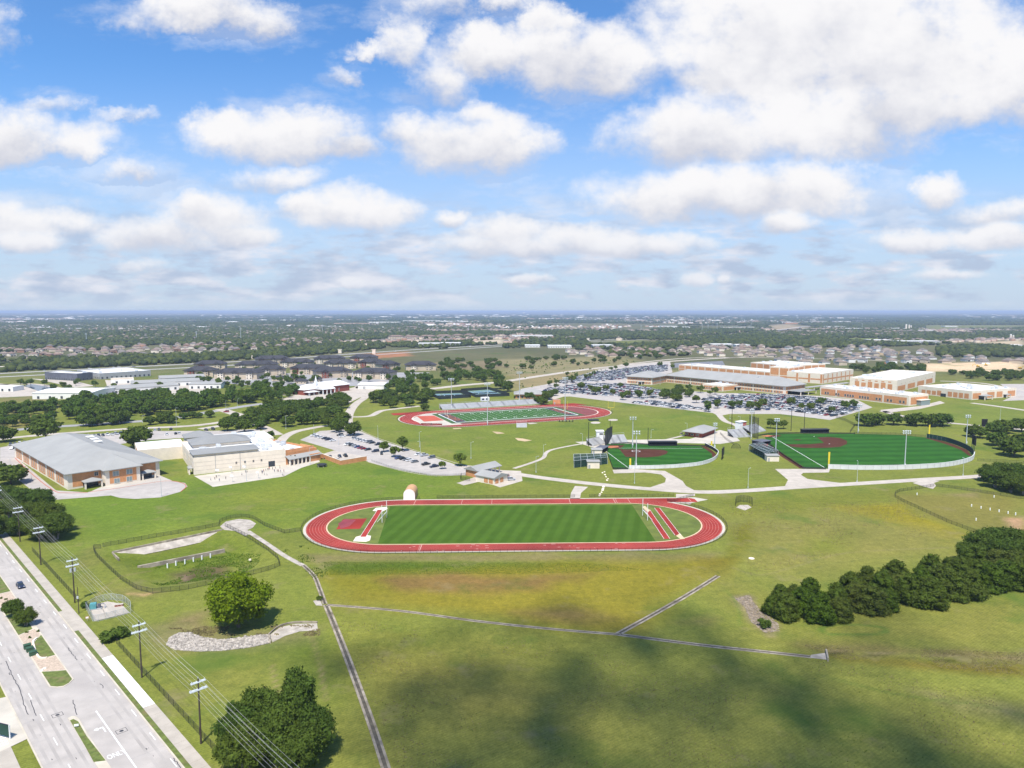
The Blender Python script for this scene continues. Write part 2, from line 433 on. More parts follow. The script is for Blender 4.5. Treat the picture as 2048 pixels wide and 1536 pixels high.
# ------------------------------------------------------------------ ground sheet
def vnoise(X, Y, s, seed=0):
    """smooth value noise on numpy arrays"""
    x = X / s + seed * 17.3; y = Y / s - seed * 9.1
    i = np.floor(x); j = np.floor(y); fx = x - i; fy = y - j
    fx = fx * fx * (3 - 2 * fx); fy = fy * fy * (3 - 2 * fy)
    def h(a, b): 
        t = np.sin(a * 127.1 + b * 311.7 + seed * 74.7) * 43758.5453; return t - np.floor(t)
    return (h(i, j) * (1 - fx) + h(i + 1, j) * fx) * (1 - fy) + (h(i, j + 1) * (1 - fx) + h(i + 1, j + 1) * fx) * fy
def fbm(X, Y, s, seed=0): return .5 * vnoise(X, Y, s, seed) + .3 * vnoise(X, Y, s / 2.1, seed + 1) + .2 * vnoise(X, Y, s / 4.3, seed + 2)

BASIN = gp([(228, 1103), (442, 1060), (520, 1078), (556, 1108), (560, 1130), (440, 1158), (330, 1176), (292, 1178), (255, 1162), (205, 1112)])
WALL_FAR = gp([(228, 1103), (442, 1060)])
def ground_z(X, Y):
    X = np.asarray(X, float); Y = np.asarray(Y, float)
    ins = inside(X, Y, BASIN)
    d_all = edge_dist(X, Y, BASIN[1:] + BASIN[:1], closed=False)     # every side but the walled one
    z = np.where(ins, -np.minimum(2.4, d_all * .22), 0.0)
    return z
rows = [-500, -250, -100, 0, 40, 70]
d = 90.0
while d < 900: rows.append(d); d *= 1.0032 if 190 < d < 300 else 1.0075
while d < 3500: rows.append(d); d *= 1.016
while d < 70000: rows.append(d); d *= 1.09
rows = np.array(rows); nx = 620
uu = np.linspace(-1.25, 1.25, nx)
X = np.outer(np.maximum(rows, 420) * 0 + np.maximum(np.abs(rows), 260), uu); Yg = np.repeat(rows[:, None], nx, 1)
Z = ground_z(X, Yg)
far_hill = np.clip((Yg - 9000) / 9000, 0, 1) * (fbm(X, Yg, 9000, 4) - .35) * 60
Z = Z + np.maximum(far_hill, -5) * (Yg > 9000)
gpx, gpy = to_px(X, np.maximum(Yg, 60), 0)
base = np.empty(X.shape + (3,)); base[:] = (.142, .176, .030)
def paint(poly, c, soft=6.0, amt=1.0, nz=0.0, s=30):
    P_ = gp(poly); ins = inside(X, Yg, P_); bx = [p[0] for p in P_]; by = [p[1] for p in P_]
    sel = (X > min(bx) - soft * 3) & (X < max(bx) + soft * 3) & (Yg > min(by) - soft * 3) & (Yg < max(by) + soft * 3)
    if not sel.any(): return
    d_ = np.where(ins, 1, -1) * np.where(sel, 0, 1e6)
    d_[sel] = edge_dist(X[sel], Yg[sel], P_) * np.where(ins[sel], 1, -1)
    if nz: d_ = d_ + (fbm(X, Yg, s, 7) - .5) * nz
    f = np.clip(d_ / soft * .5 + .5, 0, 1)[..., None] * amt
    f = np.where(sel[..., None], f, 0)
    base[:] = base * (1 - f) + np.array(c) * f
farf = np.clip((Yg - 720) / 500, 0, 1)[..., None]
wild = np.array((.105, .105, .046)) + (fbm(X, Yg, 260, 3)[..., None] - .5) * np.array((.10, .08, .04))
base = base * (1 - farf) + wild * farf
R_ = paint
R_([(100, 985), (600, 925), (930, 930), (930, 985), (620, 1050), (600, 1065), (430, 1050), (150, 1100)], (0.105, 0.169, 0.019), 14, .9, 20)
R_([(100, 985), (240, 980), (320, 990), (300, 1030), (180, 1060)], (0.096, 0.169, 0.016), 12, .6, 16)
R_([(420, 985), (600, 960), (680, 985), (560, 1040), (470, 1035)], (0.154, 0.186, 0.023), 16, .7, 20)
R_([(720, 845), (1000, 850), (1450, 820), (1450, 900), (1100, 900), (1020, 930), (900, 905)], (0.122, 0.169, 0.023), 10, .9, 30)
R_([(1380, 880), (1560, 960), (1420, 980), (1380, 930)], (0.134, 0.181, 0.023), 8, .7, 15)
R_([(1860, 850), (2048, 860), (2048, 800), (1800, 815)], (0.128, 0.175, 0.026), 8, .8)
R_([(610, 1108), (1440, 1106), (1430, 1124), (640, 1124)], (0.165, 0.150, 0.060), 3, .75, 6, 12)
R_([(645, 1124), (1180, 1126), (1300, 1140), (1050, 1146), (660, 1150)], (0.070, 0.119, 0.008), 3, .85, 8, 20)
R_([(645, 1150), (1450, 1120), (1440, 1150), (1240, 1262), (680, 1210)], (0.186, 0.169, 0.017), 6, .85, 12, 25)
R_([(650, 1150), (820, 1150), (780, 1185), (660, 1190)], (0.147, 0.153, 0.013), 6, .7, 12, 25)
R_([(760, 1158), (900, 1148), (1110, 1156), (1080, 1178), (950, 1188), (800, 1180)], (0.155, 0.105, 0.035), 4, .85, 9, 18)
R_([(1060, 1150), (1200, 1145), (1160, 1165)], (0.150, 0.105, 0.035), 3, .5, 6, 18)
R_([(1030, 1225), (1150, 1215), (1230, 1235), (1140, 1245)], (0.165, 0.120, 0.045), 4, .7, 6, 14)
R_([(1340, 1245), (1430, 1235), (1420, 1250)], (0.150, 0.115, 0.050), 3, .5, 4, 14)
R_([(1180, 1215), (1300, 1240), (1290, 1262), (1150, 1255)], (0.109, 0.102, 0.021), 5, .5, 6, 14)
R_([(660, 1215), (1230, 1275), (1230, 1300), (900, 1420), (790, 1500), (680, 1250)], (0.166, 0.175, 0.029), 12, .5, 30, 40)
R_([(700, 1290), (900, 1270), (820, 1380), (730, 1380)], (0.134, 0.169, 0.023), 8, .7, 16, 30)
R_([(1440, 1000), (1800, 975), (1790, 1010), (1560, 1040), (1440, 1030)], (0.128, 0.153, 0.021), 8, .8, 12)
R_([(1680, 1015), (1800, 1010), (1900, 1050), (1960, 1075), (1900, 1085), (1780, 1050)], (0.205, 0.186, 0.011), 5, .8, 12, 20)
R_([(1480, 1050), (1700, 1020), (1930, 1080), (1900, 1100), (1560, 1150), (1470, 1110)], (0.173, 0.175, 0.042), 12, .85, 20, 40)
R_([(1600, 1075), (1700, 1065), (1690, 1105), (1610, 1105)], (0.109, 0.153, 0.013), 6, .6, 12, 20)
R_([(1470, 1060), (1500, 1045), (1505, 1080), (1470, 1120), (1450, 1130)], (0.122, 0.130, 0.011), 3, .8, 4, 10)
R_([(1400, 1115), (1470, 1115), (1450, 1150), (1410, 1145)], (0.128, 0.119, 0.013), 3, .7, 5, 10)
R_([(1440, 1150), (1520, 1200), (1600, 1260), (2048, 1190), (2048, 1290), (1620, 1300), (1470, 1270)], (0.160, 0.169, 0.034), 10, .8, 16, 30)
R_([(1590, 1290), (1760, 1290), (2048, 1310), (2048, 1322), (1800, 1310), (1640, 1306)], (0.125, 0.105, 0.040), 3, .8, 5, 12)
R_([(1660, 1312), (1760, 1314), (2048, 1332), (2048, 1352), (1900, 1345), (1700, 1326)], (0.109, 0.096, 0.013), 2, .9, 4, 12)
R_([(1850, 1385), (1930, 1395), (2048, 1420), (2048, 1440), (1920, 1415)], (0.190, 0.165, 0.100), 4, .6, 10, 10)
R_([(1790, 990), (1980, 985), (2048, 1000), (2048, 1070), (1960, 1065), (1850, 1030)], (0.154, 0.147, 0.034), 6, .8, 9, 16)
R_([(2010, 1035), (2048, 1035), (2048, 1070), (2000, 1062), (2020, 1055)], (0.360, 0.240, 0.130), 2, .9, 5, 8)
R_([(1890, 990), (1960, 985), (1950, 994)], (0.200, 0.170, 0.080), 2, .6, 4, 8)
R_([(190, 1095), (140, 1120), (200, 1170), (330, 1185), (260, 1200), (170, 1160)], (0.150, 0.140, 0.050), 4, .6, 8, 12)
R_([(255, 1188), (310, 1185), (290, 1195)], (0.340, 0.250, 0.120), 1, .8, 3, 6)
R_([(350, 1235), (420, 1220), (400, 1255), (330, 1250)], (0.170, 0.135, 0.070), 3, .7, 5, 8)
R_([(300, 1255), (450, 1262), (640, 1260), (640, 1285), (450, 1305), (330, 1300)], (0.170, 0.150, 0.080), 4, .6, 6, 10)
R_([(560, 1140), (640, 1170), (640, 1240), (560, 1250)], (0.128, 0.175, 0.026), 5, .5, 8, 20)
R_([(540, 1290), (650, 1270), (720, 1390), (600, 1390)], (0.109, 0.175, 0.016), 6, .6, 10, 20)
R_([(300, 1310), (540, 1320), (560, 1390), (420, 1400)], (0.166, 0.175, 0.037), 8, .6, 10, 20)
R_([(230, 1110), (440, 1066), (520, 1085), (480, 1120), (290, 1150)], (0.096, 0.141, 0.013), 4, .8, 6, 12)
R_([(340, 1135), (440, 1118), (470, 1135), (430, 1155), (360, 1160)], (0.085, 0.070, 0.035), 3, .9, 5, 8)
R_([(355, 1140), (375, 1137), (372, 1150)], (0.170, 0.130, 0.090), 1, .8, 2, 4)
R_([(1470, 1195), (1500, 1190), (1525, 1225), (1555, 1250), (1540, 1270), (1500, 1240)], (0.200, 0.165, 0.110), 2, .8, 4, 6)
R_([(700, 1300), (1240, 1290), (1640, 1330), (2048, 1420), (2048, 1540), (800, 1540)], (.165, .175, .036), 20, .6, 60, 50)
R_([(720, 1300), (1000, 1300), (1240, 1400), (1200, 1500), (850, 1480)], (.165, .150, .034), 14, .4, 40, 30)
def track_(pts, w, c, amt=.6, px=True):
    l = smooth(gp(pts) if px else pts, 6); x_ = [p[0] for p in l]; y_ = [p[1] for p in l]
    sel = (X > min(x_) - w * 2) & (X < max(x_) + w * 2) & (Yg > min(y_) - w * 2) & (Yg < max(y_) + w * 2)
    if sel.any():
        f = np.clip(1.3 - edge_dist(X[sel], Yg[sel], l, False) / w, 0, 1)[..., None] * amt * (.5 + fbm(X[sel], Yg[sel], 9, 2)[..., None])
        base[sel] = base[sel] * (1 - np.clip(f, 0, 1)) + np.array(c) * np.clip(f, 0, 1)
track_([(1640, 1262), (1655, 1252), (1700, 1249), (1760, 1254), (1770, 1264), (1720, 1270), (1660, 1268), (1640, 1260)], .9, (.06, .13, .02))     # ring of lush grass
track_([(500, 1395), (520, 1384), (560, 1386), (590, 1392)], .8, (.06, .13, .02), .5)
track_([(543, 1330), (552, 1372), (558, 1402)], .35, (.26, .22, .10), .6); track_([(620, 1260), (640, 1330), (652, 1400)], .7, (.22, .19, .08), .4)
track_([(642, 1330), (648, 1380)], .5, (.24, .20, .09), .4); track_([(1465, 1135), (1520, 1150), (1600, 1130), (1700, 1105), (1900, 1095)], .8, (.20, .19, .08), .35); track_([(1480, 1140), (1560, 1155), (1680, 1125), (1890, 1108)], .7, (.10, .13, .03), .35)
track_([(1450, 1180), (1475, 1210), (1480, 1250)], .6, (.09, .15, .02), .5); track_([(1650, 1305), (1760, 1312), (1900, 1322), (2060, 1330)], .5, (.05, .05, .015), .7); track_([(1640, 1300), (1800, 1308), (2060, 1318)], .4, (.22, .18, .10), .5)
track_([(1640, 1350), (1800, 1390), (1960, 1410), (2060, 1436)], .9, (.07, .12, .02), .45); track_([(300, 1130), (230, 1160), (190, 1200), (180, 1240)], .7, (.21, .18, .08), .4); track_([(480, 1010), (540, 1000), (620, 1005), (700, 990)], 1.2, (.16, .16, .05), .35)
for k in range(9): track_([(370 + k * 14, 985 - k * 2), (500 + k * 16, 1052 - k * 2)], .5, (.15, .20, .04), .28)
# fields and lots beyond the school
R_([(980, 720), (1240, 712), (1330, 745), (1030, 782), (1010, 755)], (0.225, 0.195, 0.095), 20, .9, 50, 60)
R_([(860, 726), (1010, 720), (1000, 735), (880, 745)], (0.200, 0.160, 0.090), 12, .8, 30, 50)
R_([(0, 810), (120, 800), (130, 815), (0, 830)], (0.154, 0.147, 0.042), 6, .8, 10)
R_([(0, 830), (90, 828), (70, 855), (0, 862)], (0.154, 0.147, 0.042), 6, .8, 10)
R_([(0, 792), (110, 786), (112, 800), (0, 805)], (0.160, 0.150, 0.060), 6, .8, 10)
R_([(440, 762), (640, 755), (700, 760), (560, 790), (440, 778)], (0.109, 0.136, 0.021), 6, .9, 10)
R_([(1610, 745), (1730, 742), (1735, 752), (1620, 757)], (0.160, 0.150, 0.060), 10, .8, 10)
R_([(1840, 728), (2048, 722), (2048, 748), (1990, 745), (1850, 742)], (0.580, 0.440, 0.270), 12, 1, 20, 40)
R_([(1700, 705), (1800, 703), (1780, 712)], (0.380, 0.280, 0.160), 12, .8, 20, 40)
R_([(1950, 686), (2048, 680), (2048, 690)], (0.500, 0.400, 0.260), 12, .8, 20, 40)
R_([(720, 708), (815, 703), (820, 712), (740, 718)], (0.340, 0.150, 0.070), 12, .9, 25, 40)
R_([(940, 682), (1010, 678), (1005, 687), (950, 690)], (0.500, 0.420, 0.300), 12, .9, 20, 40)
R_([(1220, 682), (1290, 680), (1270, 690), (1230, 690)], (0.128, 0.147, 0.032), 12, .9)
R_([(1690, 676), (1760, 676), (1760, 681), (1700, 682)], (0.128, 0.158, 0.032), 12, .9)
R_([(1530, 652), (1580, 648), (1620, 655), (1560, 664)], (0.340, 0.270, 0.170), 30, .8, 60, 90)
R_([(1850, 650), (2048, 650), (2048, 656), (1850, 660)], (0.154, 0.169, 0.053), 40, .8, 90, 120)

base *= np.where(Yg[..., None] < 1000, np.array((1.08, 1.0, 1.0)), 1.0)
me = bpy.data.meshes.new('ground'); nr = len(rows)
idx = np.arange(nr * nx).reshape(nr, nx)
q = np.stack([idx[:-1, :-1], idx[:-1, 1:], idx[1:, 1:], idx[1:, :-1]], -1).reshape(-1, 4)
me.vertices.add(nr * nx); me.vertices.foreach_set('co', np.stack([X, Yg, Z], -1).ravel())
me.loops.add(q.size); me.loops.foreach_set('vertex_index', q.ravel())
me.polygons.add(len(q)); me.polygons.foreach_set('loop_start', np.arange(0, q.size, 4)); me.polygons.foreach_set('loop_total', np.full(len(q), 4))
at = me.color_attributes.new('sward', 'FLOAT_COLOR', 'POINT')
at.data.foreach_set('color', np.concatenate([base, np.ones(X.shape + (1,))], -1).ravel())
me.update(); me.validate()
m, nt, b = nodes('meadow'); co = pos(nt)
va = nt.nodes.new('ShaderNodeVertexColor'); va.layer_name = 'sward'
col = va.outputs[0]
f1 = noise(nt, co, .03, 6, .6, .3, .7); f2 = noise(nt, co, .35, 6, .7, .3, .7); f3 = noise(nt, co, 2.2, 4, .7, .25, .75)
col = mixc(nt, f1, mixc(nt, 1, col, (.84, .86, .84), 'MULTIPLY'), mixc(nt, 1, col, (1.20, 1.13, 1.12), 'MULTIPLY'))
col = mixc(nt, f2, mixc(nt, 1, col, (.77, .79, .77), 'MULTIPLY'), mixc(nt, 1, col, (1.22, 1.19, 1.22), 'MULTIPLY'))
col = mixc(nt, f3, mixc(nt, 1, col, (.74, .77, .74), 'MULTIPLY'), mixc(nt, 1, col, (1.26, 1.22, 1.26), 'MULTIPLY'))
f4 = noise(nt, co, .9, 3, .8, .3, .7); col = mixc(nt, f4, mixc(nt, 1, col, (.80, .83, .80), 'MULTIPLY'), mixc(nt, 1, col, (1.2, 1.17, 1.2), 'MULTIPLY'))
mw = nt.nodes.new('ShaderNodeTexWave'); mw.inputs['Scale'].default_value = .42; mw.inputs['Distortion'].default_value = 1.2; mw.inputs['Detail'].default_value = 2; mw.inputs['Detail Scale'].default_value = .3
mp = nt.nodes.new('ShaderNodeMapping'); mp.inputs['Rotation'].default_value = (0, 0, .95); nt.links.new(co, mp.inputs[0]); nt.links.new(mp.outputs[0], mw.inputs[0])
col = mixc(nt, mw.outputs[1], mixc(nt, 1, col, (.93, .945, .93), 'MULTIPLY'), mixc(nt, 1, col, (1.07, 1.055, 1.07), 'MULTIPLY'))      # mower passes
# dry straw and clover patches of their own shape
dry = noise(nt, co, .055, 5, .68, .58, .72); col = mixc(nt, dry, col, mixc(nt, .62, col, (.22, .18, .085)))
clo = noise(nt, co, .021, 4, .62, .56, .68); col = mixc(nt, clo, col, mixc(nt, .6, col, (.055, .115, .014)))
weed = noise(nt, co, .16, 4, .6, .68, .74); col = mixc(nt, weed, col, mixc(nt, .6, col, (.04, .07, .012)))
nt.links.new(col, b.inputs['Base Color']); b.inputs['Roughness'].default_value = .9; b.inputs['Specular IOR Level'].default_value = .1
me.materials.append(m); kind(put(me, 'ground'), 'structure')

# ------------------------------------------------------------------ air
mh = bpy.data.materials.new('haze'); mh.use_nodes = True; n_ = mh.node_tree; n_.nodes.clear()
pv = n_.nodes.new('ShaderNodeVolumePrincipled'); pv.inputs['Color'].default_value = HAZE_C + (1,); pv.inputs['Density'].default_value = HAZE_D
n_.links.new(pv.outputs[0], n_.nodes.new('ShaderNodeOutputMaterial').inputs['Volume'])
hz = MB().box(-90000, -600, -7, 90000, 71000, 97).build('haze', mh); kind(hz, 'stuff')
# ------------------------------------------------------------------ roads, paths, courts (structure)
def ext(a, b, t):
    """point on line ab continued to parameter t"""
    return (a[0] + (b[0] - a[0]) * t, a[1] + (b[1] - a[1]) * t)
def struct(name, mb, m, parent=None):
    o = mb.build(name, m, parent)
    if parent is None: kind(o, 'structure')
    return o
def flat(name, polys, m, z=.05, px=True, th=None):
    mb = MB()
    for p in polys:
        p = gp(p) if px else p
        if th: mb.prism(p, z - th, z)
        else: mb.sheet(p, z)
    return struct(name, mb, M[m])
def ribbon(name, line, w, m, z=.05, n=6, px=True, sm=True):
    l = gp(line) if px else line
    return struct(name, MB().strip(smooth(l, n) if sm else l, w, z), M[m])

# the divided avenue
E0 = g(-9, 1072); E1 = g(365, 1535)                       # its right edge
dirv = sub(E0, E1); ln = math.hypot(*dirv); DX, DY = dirv[0] / ln, dirv[1] / ln      # along the avenue, away from us
NXr, NYr = DY, -DX                                        # to its right
def rd(s, o):                                             # s metres along from E1, o metres right of the right edge
    return (E1[0] + DX * s + NXr * o, E1[1] + DY * s + NYr * o)
def rs(px, py, z=0):                                      # a photo point in road coordinates
    p = g(px, py, z); d_ = sub(p, E1); return (d_[0] * DX + d_[1] * DY, d_[0] * NXr + d_[1] * NYr)
LEFT_O = rs(86, 1535)[1]                                  # left edge of the far carriageway
SEND = 560
avenue = flat('road', [[rd(-160, 0), rd(SEND, 0), rd(SEND, LEFT_O), rd(-160, LEFT_O)]], 'road_concrete', .03, False)
MEDS = [[(136, 1437), (146, 1433), (158, 1439), (176, 1470), (216, 1527), (222, 1536), (190, 1536), (168, 1496)],
        [(72, 1332), (95, 1341), (135, 1340), (147, 1355), (145, 1364), (130, 1371), (108, 1374), (96, 1370), (84, 1352)],
        [(64, 1290), (68, 1276), (88, 1271), (117, 1315), (90, 1316), (72, 1308)]]
md_l = rs(72, 1332)[1]; md_r = rs(147, 1358)[1]
# one long median: grass noses and gravelled beds
s0 = rs(120, 1373)[0]
strip_poly = [rd(s0, md_l + 1.2), rd(s0 - .9, (md_l + md_r) / 2), rd(s0, md_r - 1.2), rd(s0 + 1.4, md_r), rd(SEND, md_r), rd(SEND, md_l), rd(s0 + 1.4, md_l)]
med = flat('traffic_median', [strip_poly], 'kerb_stone', .14, False, .2)
def shrink(poly, k, c=None):
    cx = sum(p[0] for p in poly) / len(poly); cy = sum(p[1] for p in poly) / len(poly)
    return [(cx + (p[0] - cx) * k, cy + (p[1] - cy) * k) for p in poly]
mb = MB()
sA = rs(108, 1345)[0]
mb.sheet([rd(s0 + .2, md_l + 1.3), rd(s0 - .5, (md_l + md_r) / 2), rd(s0 + .2, md_r - 1.3), rd(s0 + 1.6, md_r - .3), rd(sA - 1, md_r - .3), rd(sA, (md_l + md_r) / 2 + .6), rd(sA + 2.3, md_l + .3), rd(s0 + 1.6, md_l + .3)], .152)
s3 = rs(92, 1316)[0]; s4 = rs(88, 1272)[0]
mb.sheet([rd(s3, md_r - .3), rd(s4 + 1, md_r - .3), rd(s4 - 1, md_r - 1.6), rd(s4 - 3, md_l + 2.4), rd(s3 + 2, md_l + 1.6), rd(s3, md_l + 2.6)], .152)
s5 = rs(50, 1268)[0]; s6 = rs(10, 1216)[0]
mb.sheet([rd(s5, md_l + .3), rd(s5 + 2, md_r - 1.2), rd(s6 - 6, md_r - .6), rd(s6, md_l + 2), rd(s6 - 4, md_l + .3)], .152)
mb.sheet([rd(s6 + 14, md_l + .3), rd(s6 + 14, md_r - .3), rd(SEND, md_r - .3), rd(SEND, md_l + .3)], .152)
M['verge_grass'] = mat('verge_grass', (.115, .145, .032), .9, .25, .8, c2=(.17, .14, .06), s2=.35)
struct('median_grass', mb, M['verge_grass'])
M['gravel'] = mat('gravel', (.46, .36, .27), .95, .2, 2.5)
mb = MB()
mb.sheet([rd(sA - .6, md_r - .3), rd(s3 - .3, md_r - .3), rd(s3 - .3, md_l + 2.6), rd(s3 + 1.6, md_l + 1.3), rd(s4 - 2.6, md_l + 2.1), rd(s4 - .4, md_r - 1.4), rd(s4 + 1.4, md_r - .3), rd(s5 + 1.5, md_r - .8), rd(s5 - .4, md_l + .3), rd(sA + 2.6, md_l + .3), rd(sA + .2, (md_l + md_r) / 2 + .6)], .148)
mb.sheet([rd(s6 + 1, md_l + 1.4), rd(s6 - 5.4, md_r - .5), rd(s6 + 13.6, md_r - .3), rd(s6 + 13.6, md_l + .3), rd(s6 - 3, md_l + .3)], .148)
struct('gravel_bed', mb, M['gravel'])
mb = MB()
mb.wall(smooth([rd(s3 - .3, md_r - 2.2), rd(s3 - .3, md_l + 2.4), rd(s3 + 2, md_l + 1.4), rd(s4 - 3, md_l + 2.2), rd(s4 - .6, md_r - 1.5)], 5), .45, .1, .42)
mb.wall(smooth([rd(s6 + 2, md_l + 1.2), rd(s6 + 1.5, md_r - 2.0), rd(s6 - 3, md_r - 1.0), rd(s6 - 6, md_r - .8)], 5), .45, .1, .42)
tag(mb.build('planter_wall', M['limestone']), 'curved pale stone edging round the planted beds of the median', 'edging')
m2 = gp(MEDS[0]) ; m2 = smooth(m2[:-2], 3) + [rd(-60, rs(222, 1536)[1]), rd(-60, rs(190, 1536)[1])]
struct('turn_median', MB().prism(m2, -.06, .14), M['kerb_stone'])
struct('turn_median_grass', MB().sheet(shrink(gp([(139, 1441), (146, 1438), (156, 1443), (174, 1474), (213, 1524), (188, 1527), (170, 1494)]), .97), .152), M['verge_grass'])
# kerbs, verge, pavements
kerb = MB().wall([rd(-160, .12), rd(SEND, .12)], .3, -.05, .15).wall([rd(-160, LEFT_O - .15), rd(SEND, LEFT_O - .15)], .3, -.05, .15)
struct('kerb', kerb, M['kerb_stone'])
sw0 = rs(384, 1535)[1]; sw1 = rs(421, 1535)[1]
st0, st1 = rs(118, 1224)[0], rs(152, 1254)[0]
struct('verge', MB().sheet([rd(-160, .27), rd(st1 - 3, .27), rd(st1 - 3, sw0), rd(-160, sw0)], .045).sheet([rd(st0, .27), rd(SEND, .27), rd(SEND, sw0), rd(st0, sw0)], .045), M['verge_grass'])
struct('pavement', MB().prism([rd(-160, sw0), rd(SEND, sw0), rd(SEND, sw1), rd(-160, sw1)], -.05, .10).prism([rd(st1 - 3, .27), rd(st0, .27), rd(st0, sw0), rd(st1 - 3, sw0)], -.05, .10), M['sidewalk_concrete'])
n0, n1 = rs(303, 1410)[0], rs(222, 1312)[0]
struct('new_pavement', MB().sheet([rd(n0, sw0 + .05), rd(n1, sw0 + .05), rd(n1, sw1 - .05), rd(n0, sw1 - .05)], .108), M['new_concrete'])
mb = MB()
for k in range(-30, 180):
    s_ = k * 2.9
    if s_ < SEND and not (n0 - 1 < s_ < n1 + 1): mb.sheet([rd(s_, sw0 + .05), rd(s_ + .05, sw0 + .05), rd(s_ + .05, sw1 - .05), rd(s_, sw1 - .05)], .106)
struct('pavement_joint', mb, M['old_concrete'])
# left pavement, driveway crossing and lawn
lf0 = LEFT_O - 3.2; lf1 = LEFT_O - 6.6
struct('left_pavement', MB().prism([rd(-160, lf0), rd(SEND, lf0), rd(SEND, lf1), rd(-160, lf1)], -.05, .10), M['sidewalk_concrete'])
dw0, dw1 = rs(55, 1478)[0], rs(12, 1395)[0]
struct('driveway', MB().sheet([rd(dw0, LEFT_O), rd(dw1, LEFT_O), rd(dw1 + 4, LEFT_O - 14), rd(dw0 - 4, LEFT_O - 14)], .112), M['apron'])
mb = MB()
for k in range(22):
    s_ = dw0 + .6 + k * (dw1 - dw0 - 1.2) / 22
    mb.sheet([rd(s_, lf0 - .1), rd(s_ + .34, lf0 - .1), rd(s_ + .34, lf1 + .1), rd(s_, lf1 + .1)], .12)
struct('crossing_markings', mb, M['paint_white'])
# painted lane lines, words, arrows
mb = MB(); lw = .16
o_r = rs(240, 1391)[1]; o_l = rs(66, 1403)[1]
for k in range(46):
    s_ = -60 + k * 12.2
    for o_ in (o_r, o_l): mb.sheet([rd(s_, o_ - lw / 2), rd(s_ + 3.6, o_ - lw / 2), rd(s_ + 3.6, o_ + lw / 2), rd(s_, o_ + lw / 2)], .04)
t0, t1 = rs(264, 1522)[0] - 60, rs(193, 1422)[0]; o_t = rs(228, 1473)[1]
mb.sheet([rd(t0, o_t - .13), rd(t1, o_t - .13), rd(t1, o_t + .13), rd(t0, o_t + .13)], .04)
sa, oa = rs(203, 1459)
for q in ([(-1.7, .1), (.2, .1), (.2, .35), (-1.7, .35)], [(0, -.2), (.9, -.2), (.9, -.7), (1.6, .0 - .2), (.9, .35), (.9, .1), (0, .1)][0:7]):
    pass
def arrow(s_, o_):
    mb.sheet([rd(s_ - 1.6, o_ - .12), rd(s_ + .5, o_ - .12), rd(s_ + .5, o_ + .12), rd(s_ - 1.6, o_ + .12)], .041)
    mb.sheet([rd(s_ + .5, o_ + .12), rd(s_ + .5, o_ - .9), rd(s_ + .85, o_ - .9), rd(s_ + .85, o_ + .12)], .041)
    mb.sheet([rd(s_ + .05, o_ - .9), rd(s_ + 1.3, o_ - .9), rd(s_ + .68, o_ - 1.75)], .041)
arrow(sa, oa + .4)
struct('road_markings', mb, M['paint_white'])
so_, oo_ = rs(230, 1505)
ONLY_AT = (*rd(so_ - 1.0, oo_), .045)
# sealed cracks and utility boxes cut into the slabs
mb = MB(); rr = random.Random(3)
for pts in ([(12, 1322), (19, 1338), (24, 1352), (33, 1366), (42, 1389), (50, 1414), (56, 1430)], [(135, 1296), (142, 1306), (149, 1313), (154, 1320)], [(200, 1367), (207, 1376)], [(62, 1400), (66, 1416), (72, 1432)], [(145, 1400), (150, 1415), (154, 1430)], [(346, 1516), (356, 1528), (362, 1536)], [(18, 1345), (20, 1350)]):
    mb.strip([(x + rr.uniform(-.15, .15), y + rr.uniform(-.15, .15)) for x, y in smooth(gp(pts), 4)], .16, .042)
for px, py in ((115, 1430), (243, 1462)):
    s_, o_ = rs(px, py); mb.wall([rd(s_ - .8, o_ - 1), rd(s_ + .8, o_ - 1), rd(s_ + .8, o_ + 1), rd(s_ - .8, o_ + 1)], .16, .03, .043, True)
    c = rd(s_, o_); mb.sheet([(c[0] + .42 * math.cos(i * .524), c[1] + .42 * math.sin(i * .524)) for i in range(12)], .043)
for k in range(40):
    s_ = rr.uniform(-10, 160); o_ = rr.choice([o_r - 2.2, o_r + 1.7, o_l - 2, o_l + 1.8]) + rr.uniform(-.4, .4)
    w_ = rr.uniform(.1, .3); mb.sheet([rd(s_, o_), rd(s_ + rr.uniform(.3, 1.2), o_ + .05), rd(s_ + .4, o_ + w_)], .041)
struct('crack_seal', mb, M['crack_seal'])
mb = MB()
for k in range(-12, 46):
    s_ = k * 4.9 * 2
    mb.sheet([rd(s_, -.1), rd(s_ + .06, -.1), rd(s_ + .06, md_r + .1), rd(s_, md_r + .1)], .036).sheet([rd(s_, md_l - .1), rd(s_ + .06, md_l - .1), rd(s_ + .06, LEFT_O + .1), rd(s_, LEFT_O + .1)], .036)
struct('slab_joint', mb, M['old_asphalt'])
mb = MB()                                    # worn wheel tracks
for o_ in (o_r - 2.7, o_r - 1.0, o_r + 1.0, o_r + 2.7, o_l - 2.7, o_l - 1.0, o_l + 1.0, o_l + 2.7):
    mb.sheet([rd(-160, o_ - .3), rd(SEND, o_ - .3), rd(SEND, o_ + .3), rd(-160, o_ + .3)], .033)
M['worn'] = mat('worn', (.37, .335, .30), .9, .12, .12); struct('wheel_wear', mb, M['worn'])

